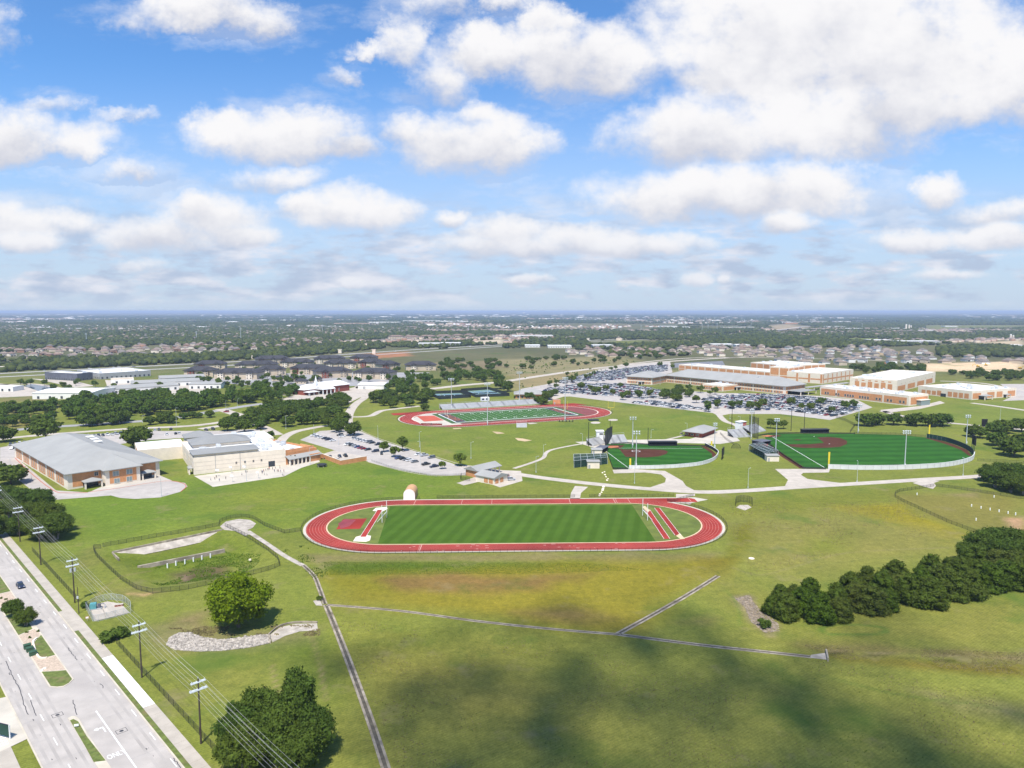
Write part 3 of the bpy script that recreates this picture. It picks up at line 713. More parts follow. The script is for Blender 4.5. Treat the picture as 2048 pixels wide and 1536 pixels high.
# drainage channels
def channel(name, line, w, n=4):
    l = smooth(gp(line), n); mb = MB(); mb.mat(0)
    mb.wall(l, w * .30, -.05, .10, off=w * .36).wall(l, w * .30, -.05, .10, off=-w * .36); mb.mat(1); mb.strip(l, w * .46, .03)
    return struct(name, mb, [M['old_concrete'], M['silt']])
channel('drainage_channel', [(652, 1210), (668, 1248), (700, 1330), (740, 1440), (772, 1537), (800, 1620)], 1.8)
channel('drainage_channel', [(606, 1130), (628, 1152), (638, 1175), (650, 1208)], 1.5)
channel('drainage_channel', [(654, 1210), (800, 1222), (950, 1242), (1100, 1258), (1236, 1269)], 1.25)
channel('drainage_channel', [(1236, 1269), (1400, 1290), (1540, 1305), (1622, 1314)], 1.5)
channel('drainage_channel', [(1236, 1268), (1300, 1233), (1370, 1193), (1436, 1152)], 1.7)
M['pale_flume'] = mat('pale_flume', (.42, .37, .31), .9, .18, .4, c2=(.28, .24, .19), s2=.3)
struct('flume', MB().strip(smooth(gp([(495, 1062), (530, 1085), (570, 1112), (606, 1131)]), 4), 2.0, .05), M['pale_flume'])
flat('flume_apron', [[(440, 1053), (452, 1043), (478, 1038), (500, 1040), (512, 1047), (505, 1056), (495, 1060), (502, 1068), (490, 1072), (470, 1062), (448, 1060)]], 'pale_flume', .06)
flat('flume_apron', [[(626, 1202), (640, 1199), (645, 1212), (632, 1211)], [(1622, 1310), (1652, 1306), (1655, 1320), (1620, 1316)]], 'pale_flume', .07)
flat('flume_apron', [[(540, 1270), (560, 1255), (590, 1248), (634, 1247), (636, 1261), (600, 1263), (570, 1272), (545, 1285)]], 'pale_flume', .06)
tag(MB().wall(smooth(gp([(538, 1270), (560, 1253), (592, 1246), (635, 1246)]), 4), .3, -.05, .5).wall(gp([(541, 1287), (538, 1270)]), .3, -.05, .6).build('headwall', M['old_concrete']), 'low concrete headwall curving beside the stone rubble bed', 'wall')
tag(MB().wall(gp([(1652, 1305), (1656, 1323)]), .4, -.05, 1.0).build('headwall', M['old_concrete']), 'short concrete headwall where the channel across the meadow ends', 'wall')

# campus drives, paths and car parks
DRIVE = [(925, 932), (1000, 943), (1080, 955), (1180, 967), (1300, 978), (1400, 984), (1480, 982), (1600, 974), (1720, 967), (1850, 959), (1965, 952), (2100, 938)]
ribbon('campus_drive', DRIVE, 6.4, 'concrete', .05)
flat('campus_drive', [[(1265, 938), (1330, 942), (1365, 962), (1372, 972), (1395, 984), (1300, 975), (1330, 965), (1332, 957), (1322, 949), (1290, 945), (1228, 947), (1225, 940)]], 'concrete', .06)
flat('campus_drive', [[(1550, 938), (1660, 938), (1658, 945), (1606, 946), (1602, 950), (1615, 958), (1680, 966), (1640, 972), (1570, 972), (1576, 960)]], 'concrete', .06)
flat('campus_drive', [[(1825, 966), (1850, 974), (1866, 978), (1872, 972), (1868, 966), (1880, 962), (1850, 960)]], 'concrete', .07)
flat('footpath', [[(1150, 972), (1176, 974), (1162, 986), (1160, 998), (1140, 998), (1142, 986)]], 'concrete', .06)
flat('footpath', [[(1352, 988), (1390, 988), (1390, 992), (1372, 994), (1385, 1004), (1380, 1010), (1352, 1002)]], 'concrete', .06)
ribbon('footpath', [(1028, 937), (1062, 926), (1086, 916), (1092, 906), (1106, 899), (1150, 890), (1180, 886)], 2.6, 'concrete', .05)
ribbon('footpath', [(1290, 888), (1330, 880), (1376, 869)], 2.6, 'concrete', .05)
flat('plaza', [[(1150, 884), (1240, 880), (1380, 878), (1440, 860), (1465, 866), (1480, 882), (1440, 888), (1360, 886), (1290, 890), (1190, 896), (1176, 892)]], 'apron', .055)
ribbon('footpath', [(1435, 826), (1450, 842), (1475, 852), (1480, 870)], 5.0, 'concrete', .05)
ribbon('campus_drive', [(716, 772), (726, 784), (730, 794), (714, 806), (702, 820), (696, 836), (698, 852), (715, 862)], 8, 'concrete', .05)
ribbon('campus_drive', [(704, 834), (740, 832), (762, 822), (790, 818), (840, 812)], 6, 'concrete', .052)
ribbon('campus_drive', [(560, 884), (572, 872), (592, 863), (620, 857), (650, 852), (690, 850)], 7, 'concrete', .052)
flat('parking_lot', [[(600, 880), (640, 862), (700, 858), (716, 860), (760, 880), (860, 912), (925, 934), (960, 938), (985, 950), (900, 951), (860, 950), (800, 940), (740, 925), (700, 910), (640, 892)]], 'road_concrete', .045)
flat('parking_lot', [[(634, 912), (668, 901), (733, 914), (733, 921), (682, 930)]], 'concrete', .05)
flat('service_yard', [[(915, 966), (968, 948), (990, 940), (1042, 942), (1045, 962), (1000, 975), (965, 962), (927, 971)]], 'concrete', .055)
flat('parking_lot', [[(0, 895), (60, 885), (120, 872), (300, 862), (420, 862), (520, 858), (520, 866), (300, 880), (60, 912), (30, 914), (100, 988), (70, 986), (0, 930)]], 'road_concrete', .045)
flat('campus_drive', [[(35, 910), (60, 940), (100, 975), (170, 990), (220, 990), (240, 997), (300, 997), (345, 989), (372, 975), (370, 968), (350, 964), (300, 968), (310, 952), (200, 978), (150, 990), (108, 986), (50, 925)][0:0] or [(18, 912), (36, 918), (112, 981), (175, 985), (206, 975), (300, 953), (340, 962), (370, 966), (375, 973), (360, 984), (320, 995), (270, 998), (240, 996), (222, 991), (160, 996), (104, 1000), (60, 975), (20, 940)]], 'road_concrete', .055)
flat('walkway', [[(200, 975), (300, 952), (320, 951), (345, 962), (300, 967), (235, 977), (180, 984)]], 'apron', .075)
flat('playground_court', [[(388, 952), (426, 974), (480, 966), (568, 953), (602, 936), (640, 924), (634, 914), (572, 930)]], 'apron', .055)
struct('red_kerb', MB().wall(smooth(gp([(30, 916), (60, 945), (105, 980), (130, 986), (175, 985)]), 4), .3, 0, .15).wall(smooth(gp([(180, 984), (240, 976), (300, 966), (340, 962), (366, 967), (372, 974), (362, 983)]), 4), .3, 0, .15), M['bare_red'])
struct('kerb', MB().wall(smooth(gp([(716, 858), (760, 878), (860, 910), (930, 932)]), 3), .3, 0, .15).wall(smooth(gp([(736, 924), (800, 941), (860, 951), (925, 950), (985, 943)]), 3), .3, 0, .15), M['kerb_stone'])
# streets behind the middle school
ribbon('street', [(-60, 872), (60, 857), (200, 848), (330, 838), (430, 822), (520, 808), (600, 800)], 11, 'old_asphalt', .05)
ribbon('street', [(-40, 884), (60, 872), (250, 858), (400, 850), (520, 830), (560, 818)], 8, 'concrete', .052)
ribbon('street', [(556, 870), (520, 852), (480, 847), (400, 858)], 8, 'concrete', .054)
ribbon('street', [(440, 818), (480, 830), (520, 832)], 10, 'concrete', .056)
ribbon('street', [(565, 790), (640, 785), (700, 778), (740, 768), (770, 762)], 9, 'concrete', .05)
ribbon('street', [(860, 778), (930, 770), (1000, 764), (1080, 752), (1180, 738), (1300, 726), (1380, 720), (1520, 712)], 14, 'concrete', .05)
flat('parking_lot', [[(1040, 778), (1120, 764), (1200, 738), (1340, 722), (1345, 745), (1250, 770), (1300, 778), (1390, 783), (1440, 786), (1560, 788), (1640, 792), (1715, 800), (1745, 815), (1660, 840), (1560, 828), (1440, 828), (1425, 826), (1300, 812), (1140, 793), (1060, 795)]], 'road_concrete', .045)
flat('parking_lot', [[(1440, 815), (1425, 826), (1438, 832), (1470, 826)]], 'concrete', .06)
flat('campus_drive', [[(1760, 820), (1840, 812), (1880, 802), (1890, 806), (1840, 818), (1770, 826)]], 'concrete', .05)
ribbon('campus_drive', [(1765, 822), (1830, 838), (1920, 848), (2060, 860)], 7, 'concrete', .05)
ribbon('campus_drive', [(1943, 806), (1990, 812), (2060, 822)], 7, 'concrete', .05)
ribbon('campus_drive', [(1880, 762), (1960, 766), (2030, 778), (2100, 790)], 7, 'concrete', .05)
flat('parking_lot', [[(2000, 768), (2060, 768), (2060, 800), (2005, 802), (2030, 790)]], 'road_concrete', .045)
flat('parking_lot', [[(1350, 726), (1445, 722), (1450, 730), (1340, 736)]], 'asphalt', .05)
flat('court_apron', [[(1050, 803), (1130, 780), (1160, 783), (1080, 808)]], 'concrete', .05)
# highway and frontage roads
HW = [(-200, 757), (0, 747), (180, 738), (320, 731), (440, 725), (560, 718), (700, 708), (850, 698), (1000, 690), (1150, 682), (1300, 676), (1420, 672), (1540, 662), (1640, 655)]
ribbon('highway', HW, 16, 'highway', .06)
ribbon('highway', [(x, y + (7 if x < 500 else 5 if x < 900 else 3)) for x, y in HW], 14, 'highway', .06)
ribbon('highway', [(1530, 668), (1600, 654), (1700, 646), (1800, 640)], 26, 'highway', .06)
ribbon('street', [(1240, 730), (1380, 716), (1560, 716), (1800, 722)], 9, 'concrete', .05)
ribbon('street', [(0, 770), (60, 768), (110, 775), (145, 790), (180, 800)], 9, 'concrete', .05)
flat('parking_lot', [[(-20, 765), (45, 772), (110, 790), (0, 795)], [(60, 757), (150, 762), (190, 772), (150, 775), (100, 764)]], 'concrete', .05)
flat('parking_lot', [[(210, 760), (440, 770), (400, 795), (220, 790)]], 'concrete', .045)
flat('parking_lot', [[(560, 800), (610, 782), (760, 775), (700, 805), (640, 800)]], 'concrete', .045)
flat('parking_lot', [[(360, 760), (600, 745), (860, 745), (800, 770), (560, 775)]], 'old_asphalt', .04)
flat('pond', [[(48, 772), (62, 768), (100, 774), (130, 783), (110, 787), (85, 785)]], 'pond', .08)
# ------------------------------------------------------------------ buildings
WINC = {}
def win_mesh(w, h, style='glass', fr='limestone', bars=1):
    k = (round(w, 2), round(h, 2), style, fr, bars)
    if k not in WINC:
        mb = MB(); t = .12 if w > 1 else .08
        mb.box(-w / 2, -.09, 0, w / 2, .02, t).box(-w / 2, -.09, h - t, w / 2, .02, h).box(-w / 2, -.09, t, -w / 2 + t, .02, h - t).box(w / 2 - t, -.09, t, w / 2, .02, h - t)
        for i in range(1, bars + 1):
            x = -w / 2 + w * i / (bars + 1); mb.box(x - .04, -.075, t, x + .04, .02, h - t)
        mb.mat(1).box(-w / 2 + t, -.05, t, w / 2 - t, .02, h - t)
        WINC[k] = mb.mesh('window', [M[fr], M[style]])
    return WINC[k]
class Bld:
    def __init__(s, name, label, B, C, A=None, D=20, group=None, cat='building', px=True):
        b, c = (g(*B), g(*C)) if px else (B, C)
        s.L = dist(b, c); s.rz = math.atan2(c[1] - b[1], c[0] - b[0]); s.b = b
        nx, ny = -math.sin(s.rz), math.cos(s.rz)
        if A is not None:
            a = g(*A) if px else A
            s.D = abs((a[0] - b[0]) * nx + (a[1] - b[1]) * ny)
        else: s.D = D
        s.o = thing(name, label, cat, (b[0], b[1], 0), s.rz, group); s.clads = []
    def loc(s, px, py, z=0):
        p = g(px, py, z); d = (p[0] - s.b[0], p[1] - s.b[1]); c, n = math.cos(s.rz), math.sin(s.rz)
        return (d[0] * c + d[1] * n, -d[0] * n + d[1] * c)
    def at(s, face, u, t=0.0):
        if face == 'R': return (u, -t), 0.0
        if face == 'L': return (-t, u), -math.pi / 2
        if face == 'E': return (s.L + t, u), math.pi / 2
    def part(s, name, mb, m, parent=None):
        return mb.build(name, m if isinstance(m, list) else M[m], parent or s.o)
    def walls(s, h, m, x0=0, y0=0, x1=None, y1=None, z0=-.3):
        return s.part('wall', MB().box(x0, y0, z0, s.L if x1 is None else x1, s.D if y1 is None else y1, h), m)
    def win(s, face, us, z, w, h, style='glass', fr='limestone', bars=1, t=0.0):
        me = win_mesh(w, h, style, fr, bars)
        for u in us:
            p, r = s.at(face, u, t); put(me, 'window', s.o, (p[0], p[1], z), r)
    def clad_panel(s, face, u0, u1, z0, z1, t=.05, off=0.0):
        s.clad = MB(); s.clads.append(s.clad)
        if face == 'R': s.clad.box(u0, -off - t, z0, u1, -off + .02, z1)
        elif face == 'L': s.clad.box(-off - t, u0, z0, -off + .02, u1, z1)
        else: s.clad.box(s.L + off - .02, u0, z0, s.L + off + t, u1, z1)
    def done_clad(s, m='brick', name='brick_cladding'):
        for c in s.clads: s.part('brick_panel', c, m)
        s.clads = []
    def flat_roof(s, h, m='white_roof', par=.7, x0=0, y0=0, x1=None, y1=None, cap='limestone'):
        x1 = s.L if x1 is None else x1; y1 = s.D if y1 is None else y1
        s.part('roof', MB().box(x0 + .4, y0 + .4, h - .2, x1 - .4, y1 - .4, h + .06), m)
        s.part('parapet', MB().wall([(x0 + .19, y0 + .19), (x1 - .19, y0 + .19), (x1 - .19, y1 - .19), (x0 + .19, y1 - .19)], .42, h - .1, h + par, True), cap)
    def hip(s, h, rise, m='metal_roof', o=1.0, x0=0, y0=0, x1=None, y1=None, inset=None, gable=False):
        return s.part('roof', MB().hip(x0 - o, y0 - o, (s.L if x1 is None else x1) + o, (s.D if y1 is None else y1) + o, h + .35, rise, inset, gable=gable), m)
    def units(s, n, h, rnd, x0=2, y0=2, x1=None, y1=None, big=1.0):
        x1 = (s.L if x1 is None else x1) - 3; y1 = (s.D if y1 is None else y1) - 3
        for _ in range(n):
            x = rnd.uniform(x0, x1); y = rnd.uniform(y0, y1); w = rnd.uniform(1.4, 3.6) * big; d = rnd.uniform(1.2, 2.2) * big; t = rnd.uniform(1.0, 1.9)
            mb = MB().box(x, y, h + .35, x + w, y + d, h + .35 + t).box(x + .1, y + .1, h, x + w - .1, y + d - .1, h + .35).box(x + w * .15, y + d * .2, h + .35 + t, x + w * .5, y + d * .8, h + .55 + t)
            mb.box(x + w, y + .2, h + .4, x + w + .5, y + d - .2, h + .3 + t * .7)
            s.part('roof_unit', mb, 'ac_grey')
    def porch(s, face, u0, u1, h, depth, rise=1.0, m='metal_roof', cols=2):
        mb = MB(); pb = MB()
        def P(u, t): return s.at(face, u, t)[0]
        a, b = P(u0, depth), P(u1, 0); x0, x1 = sorted((a[0], b[0])); y0, y1 = sorted((a[1], b[1]))
        r = s.part('canopy', MB().hip(x0, y0, x1, y1, h, rise, inset=min(depth, (u1 - u0) / 2) * .9, thick=.3), m)
        for k in range(cols):
            u = u0 + .6 + (u1 - u0 - 1.2) * k / max(1, cols - 1); p = P(u, depth - .6)
            MB().box(p[0] - .35, p[1] - .35, -.1, p[0] + .35, p[1] + .35, h - .3).build('column', M['limestone'], r)
        p0, p1 = P(u0 + .8, .06), P(u1 - .8, -.02); x0, x1 = sorted((p0[0], p1[0])); y0, y1 = sorted((p0[1], p1[1]))
        s.part('entrance', MB().box(x0, y0, 0, x1, y1, h - .5), 'glass')
rb = random.Random(11)

# middle school gymnasium
q = Bld('school_gymnasium', 'big orange brick school gymnasium under one broad grey metal hip roof', (136, 980), (320, 951), (52, 913))
hh = 8.0; q.walls(hh, 'limestone')
q.hip(hh, 7.0, o=1.5, inset=22)
q.part('roof', MB().hip(14.4, -6.6, 33.4, 26, hh + .36, 5.2, inset=8, thick=.36), 'metal_roof')
q.walls(hh, 'limestone', 15.6, -5.2, 32.2, 0)
q.clad_panel('R', 2.2, 15.3, 1.0, 7.6); q.clad_panel('R', 32.4, q.L - 2, 1.0, 7.6); q.clad_panel('R', 17.6, 30.4, .9, 7.6, off=5.2)
y = 7.0
for k in range(6):
    q.clad_panel('L', y, y + 13.5, .9, 6.6); y += 17.6
for k in range(2): q.clad_panel('E', 3 + k * 17, 15 + k * 17, 1, 7)
q.done_clad()
q.win('R', [20.6, 27.0], 4.5, 3.0, 2.7, 'pale_glass', bars=1, t=5.28); q.win('R', [20.9, 26.8], .7, 2.8, 2.6, 'pale_glass', bars=1, t=5.28)
q.win('R', [13.0], 5.0, 2.0, 2.2, t=.06)
for k in range(6): q.win('L', [9.5 + k * 17.6, 13.7 + k * 17.6, 17.9 + k * 17.6], 1.6, 1.6, 3.4, t=.06)
q.porch('R', 6.0, 14.6, 3.6, 5.4, 1.5); q.porch('R', 33.0, 40.5, 3.6, 5.0, 1.3)
for k, (x, y) in enumerate(((30, 56), (31, 66), (31.5, 76))):
    q.part('roof_vent', MB().box(x - 1.6, y - 2.2, 9.5, x + 1.6, y + 2.2, 13.4).box(x - 1.9, y - 2.6, 13.4, x + 1.9, y + 2.6, 13.8), 'white_wall')
# middle school main block
q = Bld('middle_school', 'long cream block middle school with grey metal roofs and white flat roof', (388, 950), (572, 930), (313, 918))
h1 = 8.6; q.walls(h1, 'limestone'); q.flat_roof(h1, par=.9)
q.part('upper_wall', MB().box(.6, .6, h1 - .2, 34, 15, h1 + 2.2), 'limestone'); q.part('roof', MB().hip(-.4, -.4, 35, 16, h1 + 2.5, 1.7, inset=10), 'dark_metal_roof')
q.part('upper_wall', MB().box(4, 34, h1 - .2, 36, 54, h1 + 1.8), 'limestone'); q.part('roof', MB().hip(3, 33, 37, 55, h1 + 2.1, 3.2, inset=11), 'dark_metal_roof')
lx, ly = q.loc(396, 869, 8)
q.part('upper_wall', MB().box(lx - 8, ly - 7, 0, lx + 8, ly + 7, 7.2), 'limestone'); q.part('roof', MB().hip(lx - 9, ly - 8, lx + 9, ly + 8, 7.6, 3.0), 'dark_metal_roof')
bx, by = q.loc(300, 912)
q.part('rear_wing', MB().box(-24, q.D - 6, -.2, 2, q.D + 22, 7.4), 'limestone'); q.part('wing_roof', MB().box(-23.6, q.D - 5.6, 7.2, 1.6, q.D + 21.6, 7.5), 'white_roof')
q.part('brick_end', MB().box(-24.08, q.D - 5, .6, -23.9, q.D + 5, 6.9), 'brick')
q.part('rear_block', MB().box(20, q.D - .5, -.2, q.L + 6, q.D + 30, 7.0), 'limestone'); q.part('block_roof', MB().box(20.4, q.D, 6.8, q.L + 5.6, q.D + 29.6, 7.1), 'white_roof')
mb = MB()
for z in (2.2, 4.4, 6.6): mb.box(-.03, .3, z, q.L, -.04 + .1, z + .07) if False else mb.box(.1, -.035, z, q.L - .1, .02, z + .1).box(-.035, .1, z, .02, q.D - .1, z + .1)
q.part('joint_line', mb, 'concrete')
q.win('R', [22, 26.6, 31.2, 35.6], 3.6, 1.1, 1.5, 'glass'); q.win('R', [52, 54.5], 4.0, 1.1, 1.6, 'glass'); q.win('L', [18, 20.4], 4.2, 1.4, 3.4)
q.win('L', [34, 36, 38], 2.8, 1.0, 2.6)
q.part('entrance', MB().box(39.4, -.06, 0, 43, .02, 3.2), 'glass')
q.part('downpipe', MB().box(11, -.14, .1, 11.2, .01, h1 + 2), 'grey_wall'); q.part('downpipe', MB().box(24, -.14, .1, 24.2, .01, h1 + 2), 'grey_wall')
q.porch('L', 1.5, 7.0, 3.6, 2.6, 1.0); q.units(9, h1, rb, 36, 6); q.units(4, h1, rb, 6, 20, 34, 33); q.units(10, 7.1, rb, 24, q.D + 3, q.L, q.D + 26)
# brick wing with covered walk, service yard wall
q = Bld('school_wing', 'low brick classroom wing with glazed arcade and grey sloping canopy', (572, 930), (634, 918), None, 44)
q.walls(5.8, 'brick'); q.flat_roof(5.8, par=1.2, cap='brick')
q.part('canopy', MB().add([(-.5, -4.2, 3.7), (q.L + 1, -4.2, 3.7), (q.L + 1, .5, 5.6), (-.5, .5, 5.6), (-.5, -4.2, 3.4), (q.L + 1, -4.2, 3.4), (q.L + 1, .5, 5.3), (-.5, .5, 5.3)], [(0, 1, 2, 3), (4, 7, 6, 5), (0, 4, 5, 1), (1, 5, 6, 2), (2, 6, 7, 3), (3, 7, 4, 0)]), 'metal_roof')
for k in range(6): q.part('column', MB().box(k * (q.L - 8) / 5, -3.9, -.1, k * (q.L - 8) / 5 + .8, -3.1, 3.6), 'limestone')
q.win('R', [2.6, 5.8, 9.0, 12.2, 15.0], .5, 2.6, 2.8, 'glass', 'grey_wall', 2); q.units(9, 5.8, rb, 2, 6); q.part('brick_parapet', MB().box(1, 3, 6.0, q.L + .1, 3.5, 8.0).box(q.L - .5, 3.5, 5.6, q.L + .1, 16, 7.6), 'brick')
q.part('brick_end', MB().box(q.L - 7.5, -3.6, -.1, q.L, 0, 4.4), 'brick')
yw = gp([(634, 912), (682, 930), (733, 921)]); mb = MB().wall(yw, .5, -.1, 2.6); mb.mat(1).wall(yw, .6, 2.6, 2.8)
tag(mb.build('yard_wall', [M['brick'], M['limestone']]), 'orange brick service yard wall with pale capping beside the staff cars', 'wall')

# maintenance sheds
q = Bld('maintenance_shed', 'open fronted maintenance shed with grey gable roof on a paved yard', (955, 956), (1000, 945), None, 9)
q.part('wall', MB().box(0, 8.6, 0, q.L, 9, 3.6).box(0, 0, 0, 4.2, 9, 3.6), 'brick'); q.part('gable', MB().box(-.05, -.06, 0, 4.3, .02, .9), 'limestone')
q.hip(3.6, 1.9, o=.8, gable=True)
for k in range(5): q.part('column', MB().box(4.6 + k * (q.L - 5) / 4, .1, 0, 5.1 + k * (q.L - 5) / 4, .6, 3.6), 'limestone')
q = Bld('equipment_store', 'small brick store with grey gable roof and brick doors in front of the open shed', (988, 970), (1015, 962), (968, 958))
q.walls(3.3, 'limestone'); q.hip(3.3, 1.7, o=.5, gable=True)
for u in (1.0, 5.0): q.clad_panel('R', u, u + 2.6, .4, 2.8)
for u in (.8, 4.2): q.clad_panel('L', u, u + 2.6, .4, 2.8)
q.done_clad()
# storage tent by the track
q = Bld('canvas_shelter', 'white arched canvas storage shelter with tan cover behind the track fence', (807, 1000), (830, 1000), None, 10)
n = 12; vs = []; fs = []
prof = [(0, 0), (0, 2.6)] + [(q.L / 2 - math.cos(math.pi * i / n) * q.L / 2, 2.6 + math.sin(math.pi * i / n) * 2.6) for i in range(1, n)] + [(q.L, 2.6), (q.L, 0)]
for yy in (0, q.D): vs += [(x, yy, z) for x, z in prof]
k = len(prof); fs = [(i, i + 1, k + i + 1, k + i) for i in range(k - 1)]
q.part('cover', MB().add(vs, fs), 'tan_canvas'); q.part('end_panel', MB().add([(x, -.05, z) for x, z in prof], [tuple(range(k))]), 'white_canvas')

# high school
def school_windows(q, face, u0, u1, rows, n, w=1.5, h=1.8, t=.06):
    us = [u0 + (u1 - u0) * (i + .5) / n for i in range(n)]
    for z in rows: q.win(face, us, z, w, h, 'glass', 'limestone', 1, t)
q = Bld('high_school_wing', 'long two storey brick school wing with continuous grey metal roof', (1570, 789), (1610, 784), (1336, 764))
hh = 8.6; q.walls(hh, 'limestone'); q.hip(hh, 8.0, o=1.6, m='metal_roof')
nb = 13
for i in range(nb):
    a = 2 + i * (q.D - 4) / nb; q.clad_panel('L', a + .7, a + (q.D - 4) / nb - .7, .8, 3.4); q.clad_panel('L', a + .7, a + (q.D - 4) / nb - .7, 4.6, 7.7)
q.clad_panel('R', 1.5, q.L - 1.5, .8, 3.6); q.clad_panel('R', 1.5, q.L - 1.5, 4.6, 7.8); q.done_clad()
school_windows(q, 'L', 3, q.D - 3, (1.2, 5.1), 44, 1.6, 2.0); school_windows(q, 'R', 2, q.L - 2, (1.2, 5.1), 5)
for k in range(5): q.part('roof_vent', MB().box(12 + k * 3, 40 + k * 26, 12, 14 + k * 3, 42 + k * 26, 15.6 - k * .5).box(11.8 + k * 3, 39.8 + k * 26, 15.6 - k * .5, 14.2 + k * 3, 42.2 + k * 26, 15.9 - k * .5), 'ac_grey')
q.porch('R', 4, q.L - 4, 4, 16, 1.6, 'dark_metal_roof', 3)
q = Bld('high_school_end', 'brick end block of the school wing facing the car park with hip roof', (1304, 770), (1336, 764), (1250, 767))
q.walls(hh, 'limestone'); q.hip(hh, 6.0, o=1.6)
for f_, l_ in (('L', q.D), ('R', q.L)):
    q.clad_panel(f_, 1.5, l_ - 1.5, .8, 3.4); q.clad_panel(f_, 1.5, l_ - 1.5, 4.6, 7.8); school_windows(q, f_, 2, l_ - 2, (1.2, 5.1), 9, 1.5, 1.9)
q.done_clad(); q.porch('L', q.D * .3, q.D * .5, 3.6, 6, 1.0)
q = Bld('entrance_block', 'single storey brick entrance block with white flat roof before the long wing', (1445, 783), (1486, 778), (1396, 780))
q.walls(6.0, 'limestone'); q.flat_roof(6.0)
q.clad_panel('L', 1, q.D * .44, .8, 5); q.clad_panel('L', q.D * .5, q.D - 1.5, .8, 5); q.clad_panel('R', 2, q.L - 2, .8, 5); q.done_clad()
school_windows(q, 'L', 2, q.D - 2, (1.6,), 10); q.porch('R', q.L * .55, q.L * .85, 3.6, 4, .9); q.units(5, 6.0, rb)
q = Bld('school_office', 'long low brick office block with pairs of arched windows and white roof', (1817, 812), (1856, 808), (1610, 793))
hh = 9.2; q.walls(hh, 'limestone'); q.flat_roof(hh, par=.8)
for a, b in ((2, .265), (.275, .8), (.81, .995)):
    q.clad_panel('L', q.D * a if a < 1 else a, q.D * b - .8, 1.0, 7.6)
q.clad_panel('R', 3, q.L - 1, 1.0, 7.8); q.done_clad()
for f_ in (.05, .085, .18, .215, .30, .335, .43, .46, .49, .52, .60, .63, .66, .69, .77, .80, .9, .93): q.win('L', [q.D * f_], 1.8, 2.2, 2.8, 'glass', t=.05)
q.part('lobby', MB().box(q.L * .4, -4.5, -.1, q.L * .85, .0, 4.8), 'pale_glass'); q.part('lobby_roof', MB().box(q.L * .38, -4.8, 4.8, q.L * .87, .0, 5.3), 'limestone'); q.units(22, hh, rb)
q.part('rear_link', MB().box(q.L, q.D * .15, -.2, q.L + 24, q.D * .62, 6.4), 'limestone'); q.part('link_roof', MB().box(q.L + .3, q.D * .15 + .4, 6.3, q.L + 23.6, q.D * .62 - .4, 6.6), 'white_roof')
q = Bld('school_sports_hall', 'tall cream and brick sports hall with large roof units on white roof', (1793, 785), (1870, 765), (1704, 777))
hh = 12.8; q.walls(hh, 'limestone'); q.flat_roof(hh)
for i in range(6):
    a = 4 + i * (q.D - 8) / 6; q.clad_panel('L', a + .6, a + (q.D - 8) / 6 - 1.6, .9, 8.6 + 1.2 * (i % 2)); q.clad_panel('L', a + 2, a + 5, 10.4, 11.6)
for i in range(4): q.clad_panel('R', 3 + i * (q.L - 6) / 4, 3 + (i + .75) * (q.L - 6) / 4, .9, 6.5)
q.done_clad(); q.units(5, hh, rb, big=2.6); school_windows(q, 'R', 8, q.L - 6, (8.0,), 9, 1.2, 1.4)
q = Bld('school_arts_block', 'wide single storey cream and brick school block with white roof and grey entrance canopies', (1943, 800), (2032, 793), (1803, 790))
hh = 8.4; q.walls(hh, 'limestone'); q.flat_roof(hh)
for i in range(9):
    if i not in (4,): q.clad_panel('L', 3 + i * (q.D - 6) / 9, 3 + (i + .78) * (q.D - 6) / 9, .9, 6 if i < 6 else 5.2)
for a, b in ((.02, .2), (.34, .5), (.55, .68), (.8, .97)): q.clad_panel('R', q.L * a, q.L * b, .9, 6.6)
q.done_clad(); q.part('entrance', MB().box(-.1, q.D * .46, 0, .02, q.D * .56, 3.4), 'glass'); q.units(18, hh, rb, big=1.3)
q.porch('R', q.L * .14, q.L * .32, 4.2, 7, 1.2); q.porch('R', q.L * .7, q.L * .8, 3.4, 4, .8)
for nm, lb, B_, C_, A_, D_, hp, br in (
    ('school_stage_tower', 'square brick stage tower rising behind the long grey metal roof', (1577, 762), (1606, 757), (1554, 757), 0, 26, 1),
    ('school_theatre', 'cream theatre block with brick checks and white roof behind the stage tower', (1645, 768), (1706, 758), (1578, 762), 0, 20, 0),
    ('school_rear_block', 'low rear school block with brick parapet stripe and broad white roof', (1545, 758), (1580, 755), (1340, 742), 0, 13, 1),
    ('school_science_block', 'brick upper block furthest back on the school roofscape', (1580, 752), (1650, 748), (1500, 744), 0, 20, 1)):
    q = Bld(nm, lb, B_, C_, A_, D_); hh = hgt(B_[0], B_[1], hp); q.walls(hh, 'limestone'); q.flat_roof(hh)
    for f_, l_ in (('L', q.D), ('R', q.L)):
        n_ = max(2, int(l_ / 12))
        for i in range(n_):
            a = i * l_ / n_
            if br: q.clad_panel(f_, a + .8, a + l_ / n_ - .8, hh * .42, hh - .8); q.clad_panel(f_, a + .8, a + l_ / n_ - .8, .8, hh * .36)
            else: q.clad_panel(f_, a + .5, a + 3, .8, hh - .8); q.clad_panel(f_, a + 3, a + l_ / n_, .8 + hh * .3, hh * .5)
    q.done_clad(); q.units(6, hh, rb, big=1.4)
q = Bld('covered_walkway', 'grey roofed covered walkway between the school wing and the office block', (1616, 782), (1700, 772), None, 6)
q.hip(3.4, .8, o=.2)
for k in range(8): q.part('column', MB().box(k * q.L / 7.2, 0, 0, k * q.L / 7.2 + .7, .7, 3.4), 'limestone')

